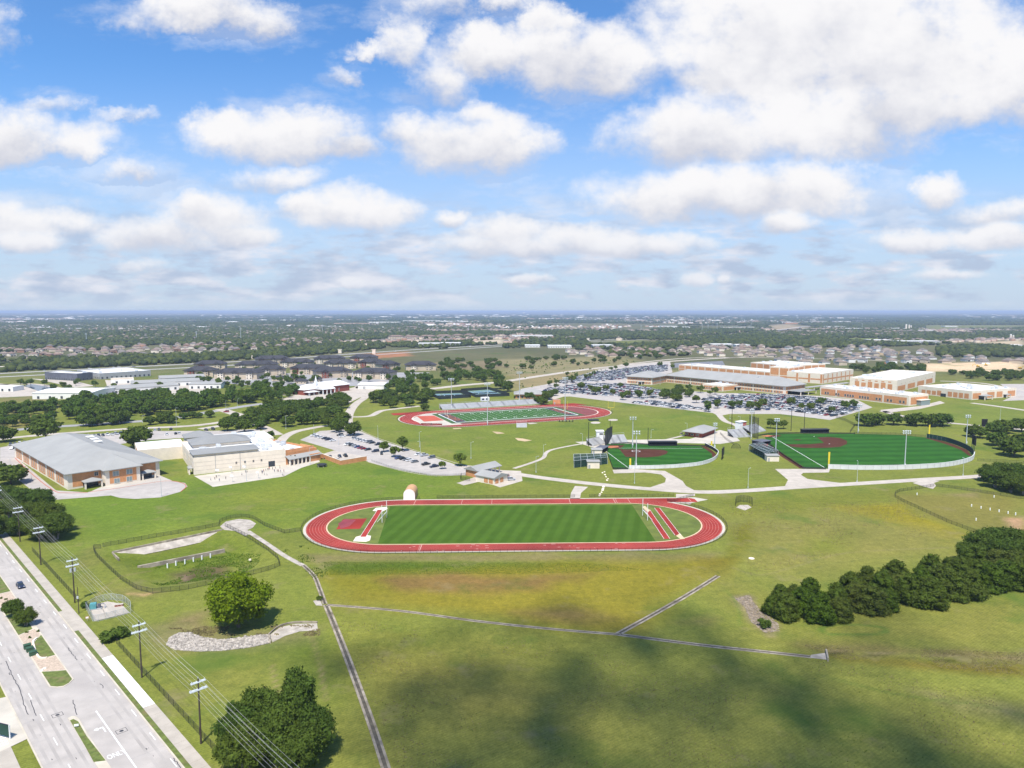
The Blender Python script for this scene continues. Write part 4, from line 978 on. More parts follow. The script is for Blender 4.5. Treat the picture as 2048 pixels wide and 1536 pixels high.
# church and its hall
q = Bld('church', 'red brick church with white metal roof, white portico and small steeple', (650, 787), (699, 781), None, 26)
q.walls(7, 'red_brick'); q.hip(7, 4.2, m='white_roof', o=.8, inset=3)
q.walls(5.4, 'red_brick', -24, 4, 0, 24); q.hip(5.4, 4.6, m='white_roof', o=.8, x0=-24, y0=4, x1=2, y1=24)
q.part('portico_roof', MB().hip(-10, -8, 8, 6, 5.6, 3.2, gable=True), 'white_roof')
for k in range(4): q.part('column', MB().tube((-9 + k * 5.4, -7.4, 0), (-9 + k * 5.4, -7.4, 5.4), .55, .5), 'paint_white')
q.part('side_porch', MB().hip(-25, -4, -10, 5, 3.6, 1.2), 'white_roof')
for k in range(3): q.part('column', MB().box(-24.5 + k * 6.5, -3.6, 0, -24 + k * 6.5, -3.1, 3.4), 'paint_white')
st = q.part('steeple', MB().box(-3, 11, 9, -.4, 13.6, 13).tube((-1.7, 12.3, 13), (-1.7, 12.3, 19), 1.3, .08, 8), 'paint_white')
q.part('door', MB().box(-4, -.1 + 4, 0, -1, 4.02, 3), 'glass'); q.win('R', [8, 14, 20], 1.2, 1.4, 3.2, 'glass', 'paint_white')
q = Bld('church_hall', 'white metal church hall with low gable roof among the trees', (716, 778), (768, 779), None, 18)
q.walls(4.6, 'white_wall'); q.hip(4.6, 2.2, m='white_roof', o=.5, gable=True); q.part('door', MB().box(6, -.06, 0, 9, .02, 3), 'grey_wall')
q = Bld('farmhouse', 'white house with light metal roof among trees above the tennis courts', (797, 771), (824, 770), None, 14)
q.walls(4, 'white_wall'); q.hip(4, 3.2, m='metal_roof', o=.8, gable=True); q.win('R', [3, 7, 11], 1.2, 1.2, 1.4, 'glass', 'paint_white')
q = Bld('field_house', 'field house with grey hip roof and brick base beside the grandstand', (1031, 797), (1088, 797), None, 20)
q.walls(4.2, 'brick'); q.hip(4.2, 3.8, m='metal_roof', o=1.8, inset=10); q.win('R', [3, 7, 18], 0.3, 2.4, 2.6, 'glass')
q = Bld('ticket_booth', 'small orange brick booth near the far end of the stadium track', (1106, 809), (1121, 809), None, 6)
q.walls(4.2, 'brick'); q.flat_roof(4.2, 'dark_metal_roof', .3, cap='brick'); q.part('door', MB().box(1, -.06, 0, 2.2, .02, 2.2), 'grey_wall')
q = Bld('concession_stand', 'concession stand with grey hip roof between the two ball fields', (1403, 876), (1430, 866), (1376, 870))
q.walls(3.4, 'red_brick'); q.hip(3.4, 2.8, m='metal_roof', o=1.8); q.win('L', [3, 7, 11, 15], 1.1, 2.2, 1.3, 'glass', 'limestone')

# light industry and offices at the left
def shed(name, label, B_, C_, A_=None, D_=20, h=6, wall='white_wall', roof='white_roof', gable=None, n=0, bays=0, cat='building', group=None):
    q = Bld(name, label, B_, C_, A_, D_, group, cat); q.walls(h, wall)
    if gable: q.hip(h, gable, m=roof, o=.4, gable=True)
    else: q.flat_roof(h, roof, .6, cap=wall)
    if n: q.units(n, h, rb)
    for f_, l_ in (('R', q.L), ('L', q.D)):
        nb_ = int(bays * l_ / max(q.L, q.D))
        if nb_: q.win(f_, [l_ * (i + .5) / nb_ for i in range(nb_)], .3, 2.4, 2.8, 'glass', 'grey_wall', 1)
    return q
shed('office_building', 'dark blue grey two storey office building with red panels beside the pond', (155, 762), (186, 759), (108, 757), h=9, wall='dark_wall', n=3, bays=14)
shed('office_building', 'long grey office building with bright white roof below the highway', (200, 759), (302, 752), (190, 750), h=7.5, wall='grey_wall', n=4, bays=14)
shed('warehouse', 'low white roofed warehouse nearest the pond', (182, 798), (232, 787), (140, 784), h=6, roof='white_roof', gable=1.6, bays=6)
shed('warehouse', 'long grey roofed storage warehouse with small dark doors', (225, 788), (358, 779), None, 34, h=5, roof='metal_roof', gable=2.2, bays=9)
shed('warehouse', 'grey storage warehouse behind the long one', (262, 776), (400, 770), None, 30, h=5, roof='metal_roof', gable=2.2, bays=8)
shed('warehouse', 'rear grey storage warehouse of the row', (320, 765), (410, 761), None, 30, h=5, roof='metal_roof', gable=2.2, bays=5)
shed('warehouse', 'short grey roofed warehouse at the end of the storage row', (378, 778), (442, 777), None, 26, h=5, roof='metal_roof', gable=2, bays=5)
shed('workshop', 'blue and white workshop at the edge of the lot beyond the pond', (-30, 783), (26, 783), None, 18, h=4.6, roof='white_roof', bays=4)
shed('workshop', 'beige flat roofed workshop between office and warehouses', (222, 768), (268, 766), None, 30, h=4.5, roof='stucco', bays=3)

# apartments with dark hip roofs
APT = [(368, 426, 754, 18, 0), (428, 514, 758, 20, -1), (518, 572, 752, 18, 2), (580, 650, 748, 18, -2), (632, 704, 757, 20, 3), (706, 780, 757, 20, -2), (648, 712, 738, 18, 1), (716, 760, 735, 18, -1),
       (762, 800, 741, 18, 2), (812, 872, 742, 18, 1), (560, 622, 735, 18, 0), (628, 690, 728, 18, 1), (470, 552, 741, 18, 1), (700, 752, 725, 18, 0), (512, 580, 729, 18, 2), (388, 450, 740, 18, 1)]
aw = ['with red stair bay', 'with pale gables', 'with tall bays', 'with orange end wall']
for i, (x0, x1, yb, dep, tl) in enumerate(sorted(APT, key=lambda t: -t[2])):
    q = Bld('apartment_building', 'dark roofed tan apartment block, %s counting from the front, %s' % (nth(i + 1), aw[i % 4]), (x0, yb), (x1, yb - tl), None, dep + 2, 'apartment blocks with dark roofs', 'apartments')
    h_ = 8.6; q.walls(h_, 'stucco'); q.hip(h_, 5.2, m='shingle_dark', o=1.5)
    n_ = max(2, int(q.L / 16))
    for k in range(n_):
        u = q.L * (k + .5) / n_
        q.part('bay', MB().box(u - 4, -2.2, 0, u + 4, .0, h_ - .3), 'stucco' if k % 2 else ('red_brick' if i % 2 else 'limestone'))
        q.part('bay_roof', MB().hip(u - 5.2, -3.4, u + 5.2, 9, h_ + .37, 3.4, inset=.6), 'shingle_dark')
        q.win('R', [u - 2.2, u + 2.2], 1.0, 2.0, 1.8, t=2.2); q.win('R', [u - 2.2, u + 2.2], 4.1, 2.0, 1.8, t=2.2); q.win('R', [u - 2.2, u + 2.2], 6.5, 2.0, 1.6, t=2.2)
for i, (x0, x1, yb) in enumerate(((544, 572, 762), (575, 606, 762), (620, 640, 764), (590, 612, 768))):
    q = Bld('clubhouse', 'small dark roofed cottage in front of the apartments, %s along its row' % nth(i + 1), (x0, yb), (x1, yb), None, 11, 'cottages before the apartments', 'house')
    q.walls(3.6, 'stucco'); q.hip(3.6, 2.6, m='shingle_dark', o=.8); q.win('R', [3, 8, 12], 1, 1.4, 1.5)
# ------------------------------------------------------------------ tracks and playing fields
def oval(hs, r, n=26):
    p = []
    for i in range(n + 1):
        t = -math.pi / 2 + math.pi * i / n; p.append((hs + r * math.cos(t), r * math.sin(t)))
    for i in range(n + 1):
        t = math.pi / 2 + math.pi * i / n; p.append((-hs + r * math.cos(t), r * math.sin(t)))
    return p
def xf(pts, c, a):
    ca, sa = math.cos(a), math.sin(a); return [(c[0] + x * ca - y * sa, c[1] + x * sa + y * ca) for x, y in pts]
def ringmesh(mb, outer, inner, z):
    n = len(outer); return mb.add([(x, y, z) for x, y in outer] + [(x, y, z) for x, y in inner], [(i, (i + 1) % n, n + (i + 1) % n, n + i) for i in range(n)])
TC = (1.3, 293.8); TA = math.radians(1.7); HS = 50.6
def T(x, y): return xf([(x, y)], TC, TA)[0]
def Tl(px, py):
    p = g(px, py); d = sub(p, TC); c, s = math.cos(-TA), math.sin(-TA); return (d[0] * c - d[1] * s, d[0] * s + d[1] * c)
M['infield'] = mat('infield', (.115, .145, .024), .9, .2, .2, c2=(.15, .16, .03), s2=.05)
M['dark_turf'] = stripes('dark_turf', (.050, .100, .012), (.062, .118, .015), TA - .25, 5.5, .07, .6)
struct('concrete_rim', ringmesh(MB(), xf(oval(HS, 37.4), TC, TA), xf(oval(HS, 36.2), TC, TA), .06), M['apron'])
mb = ringmesh(MB(), xf(oval(HS, 36.3), TC, TA), xf(oval(HS, 28.3), TC, TA), .07)
ch = [(HS - 10, 36.25), (HS + 34, 36.25), (HS + 36, 34.6), (HS + 36, 29.0), (HS + 4, 29.8), (HS - 10, 31)]
mb.sheet(xf(ch, TC, TA), .066)
track = struct('running_track', mb, M['track_red'])
struct('concrete_rim', MB().sheet(xf([(HS - 10, 37.4), (HS + 37, 37.4), (HS + 42, 33), (HS + 30, 26), (HS + 22, 29)], TC, TA), .058), M['apron'])
mb = MB()
for k in range(7):
    r = 28.9 + k * 1.18; mb2 = xf(oval(HS, r), TC, TA); mb.strip(mb2, .075, .078, True)
for x0, y0, w in ((-37, -36, .3), (-37.5, -36, .1), (-46, 28.4, .25), (-24, 28.4, .2), (-10, 28.4, .2), (HS - 24, 28.4, .25), (HS - 3, 28.4, .3), (HS - 2, 28.4, .2), (HS + 4, 28.4, .2), (HS + 33, 29.5, .25)):
    mb.sheet(xf([(x0, y0), (x0 + w, y0), (x0 + w + .2, y0 + 7.6), (x0 + .2, y0 + 7.6)], TC, TA), .08)
r5 = random.Random(5)
for k in range(26):
    x = r5.choice([-1, 1]) * r5.uniform(8, 46); y = -r5.choice([29.4, 30.6, 31.8, 33, 34.2, 35.4]); w = r5.uniform(.3, 1.4)
    mb.sheet(xf([(x, y), (x + w, y), (x + w, y + .35), (x, y + .35)], TC, TA), .081)
struct('lane_markings', mb, M['track_line'])
struct('track_kerb', ringmesh(MB(), xf(oval(HS, 28.35), TC, TA), xf(oval(HS, 27.75), TC, TA), .085), mat('cream_kerb', (.60, .43, .28), .8, .1, .5))
struct('infield_grass', MB().sheet(xf(oval(HS, 27.8), TC, TA), .055), M['infield'])
struct('dark_turf', MB().sheet(gp([(756, 1087), (780, 1013), (1264, 1010), (1312, 1084)]), .075), M['dark_turf'])
M['wet_red'] = mat('wet_red', (.24, .04, .045), .55, .2, .2)
flat('damp_patch', [[(676, 1048), (690, 1038), (712, 1040), (700, 1052), (682, 1058)]], 'wet_red', .095)
flat('jump_pad', [[(672, 1059), (686, 1039), (734, 1037), (720, 1058)]], 'track_red', .088)
flat('jump_apron', [[(706, 1083), (712, 1074), (728, 1070), (742, 1072), (740, 1081), (732, 1084)], [(745, 1022), (752, 1016), (774, 1014), (775, 1018), (764, 1024)]], 'limestone', .088)
def runway(name, a, b, w, m, z=.092):
    return struct(name, MB().strip(gp([a, b]), w, z), M[m])
runway('jump_runway', (726, 1074), (760, 1020), 2.4, 'track_red'); runway('jump_runway', (1294, 1019), (1334, 1078), 2.6, 'track_red'); runway('jump_runway', (1314, 1016), (1356, 1071), 2.6, 'track_red')
mb = MB()
for a, b in (((726, 1074), (760, 1020)), ((1294, 1019), (1334, 1078)), ((1314, 1016), (1356, 1071))):
    for o in (-1.15, 1.15): mb.strip(gp([a, b]), .12, .1, off=o)
struct('runway_markings', mb, M['paint_white'])
flat('sand_pit', [[(1284, 1014), (1290, 1012), (1300, 1021), (1296, 1025)], [(1352, 1072), (1360, 1067), (1370, 1078), (1362, 1079)]], 'sand', .094)

# stadium
FC = (-3.4, 607.2); FA = math.radians(22.6); FH = 48.0
def fl(px, py):
    p = g(px, py); d = sub(p, FC); c, s = math.cos(-FA), math.sin(-FA); return (d[0] * c - d[1] * s, d[0] * s + d[1] * c)
M['field_turf'] = stripes('field_turf', (.044, .112, .028), (.053, .126, .033), FA, 9.144, .08, .2)
struct('concrete_rim', ringmesh(MB(), xf(oval(FH, 47.2), FC, FA), xf(oval(FH, 45.9), FC, FA), .08), M['apron'])
mb = ringmesh(MB(), xf(oval(FH, 46), FC, FA), xf(oval(FH, 35.5), FC, FA), .10)
mb.sheet(xf([(-FH - 44, 46), (-FH - 44, 34), (-FH - 30, 30), (-FH + 6, 36), (-FH + 6, 46)], FC, FA), .095).sheet(xf([(FH + 40, 46), (FH + 46, 30), (FH + 30, 30), (FH - 6, 36), (FH - 6, 46)], FC, FA), .095)
struct('stadium_track', mb, M['track_red'])
mb = MB()
for k in range(8): mb.strip(xf(oval(FH, 36.4 + k * 1.22), FC, FA), .11, .115, True)
struct('lane_markings', mb, M['track_line'])
struct('stadium_infield', MB().sheet(xf(oval(FH, 35.6), FC, FA), .09), M['dark_red'])
struct('track_kerb', ringmesh(MB(), xf(oval(FH, 35.7), FC, FA), xf(oval(FH, 34.9), FC, FA), .12), M['limestone'])
flat('jump_area', [[(822, 838), (845, 829), (872, 826), (925, 849), (880, 852), (846, 850)]], 'apron', .105)
flat('jump_mat_area', [[(833, 832.5), (868, 831.5), (888, 841), (848, 843.5)]], 'bare_red', .125)
FX, FY = 54.9, 24.8
struct('stadium_turf', MB().sheet(xf([(-FX - 5, -FY - 4), (FX + 5, -FY - 4), (FX + 5, FY + 4), (-FX - 5, FY + 4)], FC, FA), .13), mat('turf_edge', (.05, .11, .03), .85, .1, .2))
struct('football_field', MB().sheet(xf([(-FX, -FY), (FX, -FY), (FX, FY), (-FX, FY)], FC, FA), .16), M['field_turf'])
ez = MB()
for s in (-1, 1): ez.sheet(xf([(s * FX, -FY + .5), (s * (FX - 9.1), -FY + .5), (s * (FX - 9.1), FY - .5), (s * FX, FY - .5)], FC, FA), .19)
struct('end_zone', ez, M['black'])
mb = MB()
for k in range(21):
    x = -45.7 + 4.572 * k; mb.sheet(xf([(x - .06, -FY), (x + .06, -FY), (x + .06, FY), (x - .06, FY)], FC, FA), .2)
for s in (-1, 1):
    mb.sheet(xf([(-FX, s * FY - .6), (FX, s * FY - .6), (FX, s * FY + .6), (-FX, s * FY + .6)], FC, FA), .2).sheet(xf([(s * FX - .5, -FY), (s * FX + .5, -FY), (s * FX + .5, FY), (s * FX - .5, FY)], FC, FA), .21)
    for k in range(1, 10):
        x = -45.7 + 9.144 * k
        for o in (-1.5, .5): mb.sheet(xf([(x + o, s * 16 - .9), (x + o + 1.0, s * 16 - .9), (x + o + 1.0, s * 16 + .9), (x + o, s * 16 + .9)], FC, FA), .2)
struct('field_markings', mb, M['paint_white'])
def letters(txt, x, y, z, size, rz, m, parent=None, sx=1.0, tilt=0.0):
    c = bpy.data.curves.new('lettering', 'FONT'); c.resolution_u = 2; c.body = txt; c.size = size; c.align_x = 'CENTER'; c.align_y = 'CENTER'; c.materials.append(M[m])
    o = bpy.data.objects.new('tmp', c); COL.objects.link(o); me = bpy.data.meshes.new_from_object(o.evaluated_get(bpy.context.evaluated_depsgraph_get())); bpy.data.objects.remove(o)
    o = put(me, 'lettering', parent, (x, y, z)); o.rotation_euler = (tilt, 0, rz); o.scale = (sx, 1, 1); return o
o = letters('ONLY', ONLY_AT[0], ONLY_AT[1], ONLY_AT[2], 1.55, math.atan2(DY, DX) - math.pi / 2, 'paint_white', avenue, .82); o.scale = (.82, 1.6, 1)
ft = [o for o in COL.objects if o.name.startswith('football_field')][0]
for s in (-1, 1):
    p = xf([(s * (FX - 4.6), 0)], FC, FA)[0]; letters('RAIDERS', p[0], p[1], .22, 9.4, FA - math.pi / 2, 'orange_clay', ft, .95)
flat('throwing_circle', [[(1191 + 10 * math.cos(t), 845.5 + 2.2 * math.sin(t)) for t in [i * .5236 for i in range(12)]], [(1226 + 10 * math.cos(t), 840 + 2 * math.sin(t)) for t in [i * .5236 for i in range(12)]], [(1054, 846.5), (1066, 845.5), (1076, 847), (1060, 848.5)]], 'concrete', .06)
flat('bare_ground', [[(1030, 876), (1045, 877), (1064, 881), (1050, 883), (1036, 881)], [(905, 857), (920, 856), (924, 857.5), (908, 858.5)], [(984, 863), (1000, 864), (1010, 867), (994, 868)]], 'dirt', .05)

# softball and baseball
SB_H = g(1199, 893); SB_R = g(1258, 936)
GT1, GT2 = (.023, .086, .013), (.031, .108, .016)
M['ball_turf'] = stripes('ball_turf', GT1, GT2, math.radians(78), 12.5, .1, .3)
M['base_turf'] = stripes('base_turf', GT1, GT2, math.radians(94), 13.5, .1, .3)
SOFT = [(1212, 888), (1256, 887.5), (1350, 890), (1400, 892), (1412, 893), (1424, 901), (1432, 908), (1430, 916), (1420, 924), (1395, 931), (1340, 936), (1290, 938), (1258, 938), (1226, 938), (1216, 912)]
flat('softball_turf', [SOFT], 'ball_turf', .06)
flat('softball_infield', [[(1210, 893), (1220, 890.5), (1250, 890.5), (1240, 897), (1245, 899), (1300, 898.5), (1328, 900), (1336, 903), (1333, 908), (1318, 913), (1290, 915), (1252, 914), (1244, 905), (1238, 897.5), (1218, 896)]], 'infield_clay', .075)
flat('warning_track', [[(1400, 892), (1412, 893), (1424, 901), (1432, 908), (1430, 915), (1424, 914), (1424, 908), (1416, 902), (1406, 895)]], 'infield_clay', .075)
flat('orange_clay', [[(1208, 894), (1218, 892), (1236, 892), (1238, 894.5), (1222, 896.5)]], 'orange_clay', .085)
mb = MB().strip([SB_H, g(1258, 937)], .28, .095).strip([g(1238, 896.5), g(1405, 897)], .3, .095)
c = g(1272, 902.5); mb.strip([(c[0] + 2.6 * math.cos(i * .3927), c[1] + 2.6 * math.sin(i * .3927)) for i in range(16)], .35, .095, True)
struct('foul_lines', mb, M['paint_white'])
BASE = [(1528, 869), (1545, 868), (1600, 867.5), (1720, 868), (1800, 870), (1860, 876), (1900, 886), (1930, 898), (1944, 908), (1946, 918), (1925, 927), (1880, 933), (1810, 937), (1730, 938), (1655, 937), (1606, 936), (1570, 916), (1536, 890)]
flat('baseball_turf', [BASE], 'base_turf', .06)
flat('baseball_infield', [[(1570, 889), (1620, 888.5), (1648, 886), (1640, 879), (1634, 875), (1655, 874), (1680, 876), (1694, 882), (1694, 888), (1680, 894), (1650, 896), (1610, 896), (1585, 894)], [(1533, 871), (1552, 869.5), (1564, 871), (1554, 874), (1538, 875)], [(1587, 879.5), (1596, 878.5), (1604, 879.5), (1596, 881)]], 'infield_clay', .075)
flat('warning_track', [[(1540, 890), (1546, 894), (1612, 937), (1600, 937), (1536, 896)], [(1850, 876), (1862, 876), (1905, 888), (1934, 900), (1944, 912), (1938, 912), (1922, 900), (1890, 888)]], 'infield_clay', .075)
flat('orange_clay', [[(1522, 872), (1536, 870), (1546, 871.5), (1534, 874)]], 'orange_clay', .085)
mb = MB().strip(gp([(1545, 874), (1650, 936)]), .32, .095)
for px, py in ((1659, 888), (1549, 874), (1628, 873)): mb.sheet([(g(px, py)[0] + a, g(px, py)[1] + b) for a, b in ((0, -.6), (.6, 0), (0, .6), (-.6, 0))], .1)
struct('foul_lines', mb, M['paint_white'])
# tennis courts
for k, P4 in enumerate(([(878, 799), (942, 795), (921, 786), (856, 788)], [(952, 795), (1019, 792), (977, 779), (922, 783)])):
    w = gp(P4); c = lambda a, b: lerp(lerp(w[0], w[1], a), lerp(w[3], w[2], a), b)
    struct('court_apron', MB().sheet(w, .06), M['court_green'])
    mb = MB(); lm = MB()
    for i in range(3):
        a0 = .05 + i * .315; a1 = a0 + .26; mb.sheet([c(a0, .12), c(a1, .12), c(a1, .88), c(a0, .88)], .075)
        for b_ in (.14, .86): lm.strip([c(a0 + .02, b_), c(a1 - .02, b_)], .12, .09)
        for a_ in (a0 + .02, a1 - .02): lm.strip([c(a_, .14), c(a_, .86)], .12, .09)
    struct('tennis_court', mb, M['court_blue']); struct('court_markings', lm, M['paint_white'])
    for i in range(3):
        a0 = .05 + i * .315; t = thing('tennis_net', 'dark tennis net, %s court of the %s fenced tennis enclosure' % (nth(i + 1), ('near', 'far')[k]), 'net', (0, 0, 0), 0, 'tennis nets')
        l = [c(a0 - .01, .5), c(a0 + .27, .5)]; MB().wall(l, .04, .05, 1.05).build('mesh', M['mesh_screen'], t)
        for p in l: MB().tube((p[0], p[1], 0), (p[0], p[1], 1.1), .07).build('post', M['black'], t)
    t = thing('tennis_fence', 'tall dark screened tennis court fence, %s enclosure from the grandstand end' % nth(k + 1), 'fence'); ww = w + w[:1]
    for i in range(4):
        l = [lerp(ww[i], ww[i + 1], j / 8) for j in range(9)]
        MB().wall(l, .05, .1, 3.2).build('wire_mesh', M['mesh_screen'], t)
        for p in l[:-1]: MB().tube((p[0], p[1], 0), (p[0], p[1], 3.4), .06, n=5).build('post', M['black'], t)
# ------------------------------------------------------------------ fences
POSTC = {}
def fence(label, line, h=1.8, gap=3.0, m='mesh_black', pm='black', name='chain_link_fence', px=True, closed=False, r=.045, zf=None, cat='fence', ext_label=None):
    l = gp(line) if px else line
    if closed: l = l + l[:1]
    t = thing(name, label, cat); pts = [l[0]]
    total = 0
    for a, b in zip(l, l[1:]): total += dist(a, b)
    n = max(1, min(98, round(total / gap))); step = total / n; acc = 0; want = step
    for a, b in zip(l, l[1:]):
        d = dist(a, b)
        while want <= acc + d + 1e-6:
            pts.append(lerp(a, b, min(1, (want - acc) / d))); want += step
        acc += d
    pts = pts[:n + 1]
    Zs = [0.0 if zf is None else float(zf(p)) for p in pts]
    mb = MB(); rl = MB()
    for i in range(len(pts) - 1):
        a, b = pts[i], pts[i + 1]; za, zb = Zs[i], Zs[i + 1]
        mb.add([(a[0], a[1], za + .06), (b[0], b[1], zb + .06), (b[0], b[1], zb + h - .04), (a[0], a[1], za + h - .04)], [(0, 1, 2, 3)])
        rl.tube((a[0], a[1], za + h), (b[0], b[1], zb + h), r * .7, n=4, cap=False); rl.tube((a[0], a[1], za + .08), (b[0], b[1], zb + .08), r * .5, n=4, cap=False)
    mb.build('wire_mesh', M[m], t); rl.build('rail', M[pm], t)
    k = (h, r, pm)
    if k not in POSTC: POSTC[k] = MB().tube((0, 0, -.1), (0, 0, h + .06), r, n=6).mesh('post', [M[pm]])
    for p, z in zip(pts, Zs): put(POSTC[k], 'post', t, (p[0], p[1], z))
    return t
fo_ = sw1 + 2.6
f0, f1 = rs(225, 1290)[0], rs(145, 1190)[0]
fence('black chain link fence along the pavement below the power poles, lower stretch', [rd(-40, fo_), rd(f0, fo_)], 1.7, 3, px=False)
fence('black chain link fence along the pavement beside the live oaks, upper stretch', [rd(rs(155, 1205)[0], fo_), rd(170, fo_)], 1.7, 3, px=False)
fence('black chain link fence around the grassed detention basin', [(202, 1097), (186, 1097), (192, 1112), (215, 1135), (242, 1160), (275, 1180), (306, 1187), (370, 1180), (450, 1163), (530, 1143), (560, 1133), (555, 1117), (535, 1100), (500, 1078), (450, 1053)], 1.6, 2.6)
fence('black chain link fence on top of the basin retaining wall', [(206, 1094), (240, 1088), (300, 1077), (370, 1065), (438, 1052)], 1.6, 2.6)
fence('black fence looping round the pale flume apron', [(438, 1051), (440, 1044), (460, 1037), (490, 1034), (508, 1038), (530, 1052), (570, 1067), (601, 1062)], 1.5, 2.2)
TF = oval(HS, 38.2)
i0 = [i for i, p in enumerate(TF)]
left_half = [(-47, 38.2)] + TF[28:54] + [(-49, -38.2)]
fence('low black fence round the running track, curved end nearest the basin', xf([(-44, 38.2)] + TF[27:54] + [(-30, -38.2)], TC, TA), 1.3, 2.6, px=False)
fence('low black fence along the near straight of the running track', xf([(-30 + i * 8, -38.2) for i in range(11)], TC, TA), 1.3, 2.6, px=False, m='mesh_thin')
fence('low black fence round the far curved end of the running track', xf([(50, -38.2)] + TF[1:22] + [(74, 28.5), (80, 34), (HS + 37, 40)], TC, TA), 1.3, 2.6, px=False)
fence('low black fence along the far straight of the running track', xf([(-36, 39.2), (0, 39.2), (30, 39.2)], TC, TA), 1.4, 2.6, px=False)
fence('short low black fence between the footpath and the sprint chute', xf([(37, 39.5), (60, 39.5), (78, 39.5)], TC, TA), 1.4, 2.6, px=False)
fence('black wire discus cage on a concrete pad in the meadow', [(1471, 1012), (1472, 1006), (1482, 1003), (1497, 1005), (1505, 1009), (1505, 1013)], 3.2, 1.6, name='discus_cage', cat='cage')
flat('cage_pad', [[(1472, 1015), (1480, 1010), (1496, 1010), (1503, 1015), (1490, 1021)]], 'concrete', .06)
fence('black fence round the dry paddock at the edge of the woods, meadow side', [(1868, 973), (1830, 979), (1800, 983), (1790, 988), (1790, 995), (1810, 1006), (1850, 1024), (1890, 1043), (1940, 1062), (1990, 1078), (2060, 1100)], 1.5, 2.8)
fence('black fence round the dry paddock, side towards the drive', [(1872, 973), (1900, 976), (1960, 985), (2010, 993), (2070, 1002)], 1.5, 2.8)
fence('pale grey railing along the curved edge of the staff car park', [(742, 922), (780, 935), (830, 947), (870, 953), (920, 951), (950, 946)], 1.2, 2.8, m='mesh_thin', pm='galv')
fence('black fence between the car park and the baseball field', [(1672, 836), (1690, 842), (1710, 852), (1700, 866)], 2.2, 3)
fence('black fence behind the baseball field under the oaks', [(1708, 869), (1790, 870), (1852, 875)], 1.8, 3.2)
fence('thin black fence beyond the baseball outfield wall', [(1955, 922), (2000, 924), (2060, 928)], 1.6, 3.2, m='mesh_thin')
fence('dark chain link fence round the maintenance yard', [(923, 952), (920, 960), (940, 962)], 1.8, 2.6)
fence('black fence beside the path to the softball stand', [(1440, 868), (1452, 880), (1468, 890)], 1.6, 2.4)
fence('silver mesh fence around the utility pad by the road', [(172, 1218), (196, 1204), (222, 1199), (248, 1203), (261, 1214), (262, 1226), (225, 1236), (187, 1245)], 2.0, 2.2, m='mesh_grey', pm='galv', closed=True)
flat('utility_pad', [[(180, 1212), (215, 1203), (243, 1208), (259, 1226), (188, 1243)]], 'concrete', .06)
mb = MB()
for a, b in (((190, 1232), (250, 1216)), ((225, 1222), (236, 1232)), ((205, 1216), (212, 1236))): mb.strip(gp([a, b]), .12, .07)
struct('pad_joint', mb, M['old_concrete'])
c = g(192, 1218); t = thing('generator_set', 'teal and grey pump unit standing on the fenced utility pad', 'machine', (c[0], c[1], .06), .35)
MB().box(-1.6, -.9, 0, 1.6, .9, .3).build('skid', M['grey_wall'], t); MB().box(-1.5, -.8, .3, .2, .8, 1.7).box(-1.45, -.7, 1.7, .1, .7, 1.85).build('housing', M['teal'], t)
MB().tube((.9, 0, .3), (.9, 0, 1.5), .5, .45, 10).tube((.9, 0, 1.5), (2.2, .2, 1.2), .12).build('pump', M['dark_wall'], t); MB().tube((2.4, -.5, .0), (2.4, .6, 0.9), .1).build('pipe', M['steel'], t)
c = g(238, 1212); t = thing('valve_box', 'low rust brown valve box on the fenced utility pad', 'utility box', (c[0], c[1], .06), .35)
MB().box(-1.1, -.5, 0, 1.1, .5, .5).build('body', M['red_brick'], t); MB().box(-1.15, -.55, .5, 1.15, .55, .58).build('lid', M['concrete'], t)
c = g(181, 1240); t = thing('warning_sign', 'small white sign with red edge on the utility pad fence', 'sign', (c[0] - .5, c[1] - .7, 0), .4)
MB().box(-.35, -.03, .8, .35, .03, 1.3).build('panel', M['paint_white'], t); MB().box(-.42, -.02, .73, .42, .02, 1.37).build('border', M['bare_red'], t); MB().tube((0, .06, 0), (0, .06, 1.3), .03).build('post', M['galv'], t)
# detention basin walls
wl = MB(); A_, B_ = g(222, 1103), g(442, 1058); dx, dy = sub(B_, A_); l_ = math.hypot(dx, dy); ux, uy = dx / l_, dy / l_; A_ = (A_[0] + uy * 1.6, A_[1] - ux * 1.6); B_ = (B_[0] + uy * 1.6, B_[1] - ux * 1.6)
wl.wall([A_, B_], .5, -2.6, .45).wall([A_, (A_[0] + uy * 9, A_[1] - ux * 9)], .4, -2.4, .25)
bs = MB(); n2 = 14
vs = []; 
for i in range(n2 + 1):
    p = lerp(A_, B_, i / n2); dz = -min(2.2, .5 + 3.2 * (i / n2) * (1.15 - i / n2) * 3); w_ = 2.4 + 1.2 * math.sin(3.1 * i / n2)
    vs += [(p[0] + uy * .2, p[1] - ux * .2, -.25), (p[0] + uy * w_, p[1] - ux * w_, dz)]
t = tag(wl.build('retaining_wall', M['old_concrete']), 'long weathered concrete retaining wall at the back of the detention basin', 'wall')
bs.add(vs, [(2 * i, 2 * i + 1, 2 * i + 3, 2 * i + 2) for i in range(n2)]).build('apron', M['pale_flume'], t)
A_, B_ = g(275, 1133, -1.2), g(449, 1097, -.9)
t = thing('weir_wall', 'low concrete weir crossing the middle of the detention basin with white posts', 'wall')
MB().wall([A_, lerp(A_, B_, .5), B_], .8, -3, -1.0).build('wall', M['old_concrete'], t)
for px, py in ((335, 1135), (352, 1130), (370, 1127), (387, 1123), (404, 1119), (421, 1115)):
    p = g(px, py, -2.2); MB().box(p[0] - .18, p[1] - .18, -2.6, p[0] + .18, p[1] + .18, -.7).build('post', M['paint_white'], t)
mb = MB(); p = g(500, 1119, -.9); mb.tube((p[0], p[1], -1.2), (p[0], p[1], -.75), .5, .45, 10)
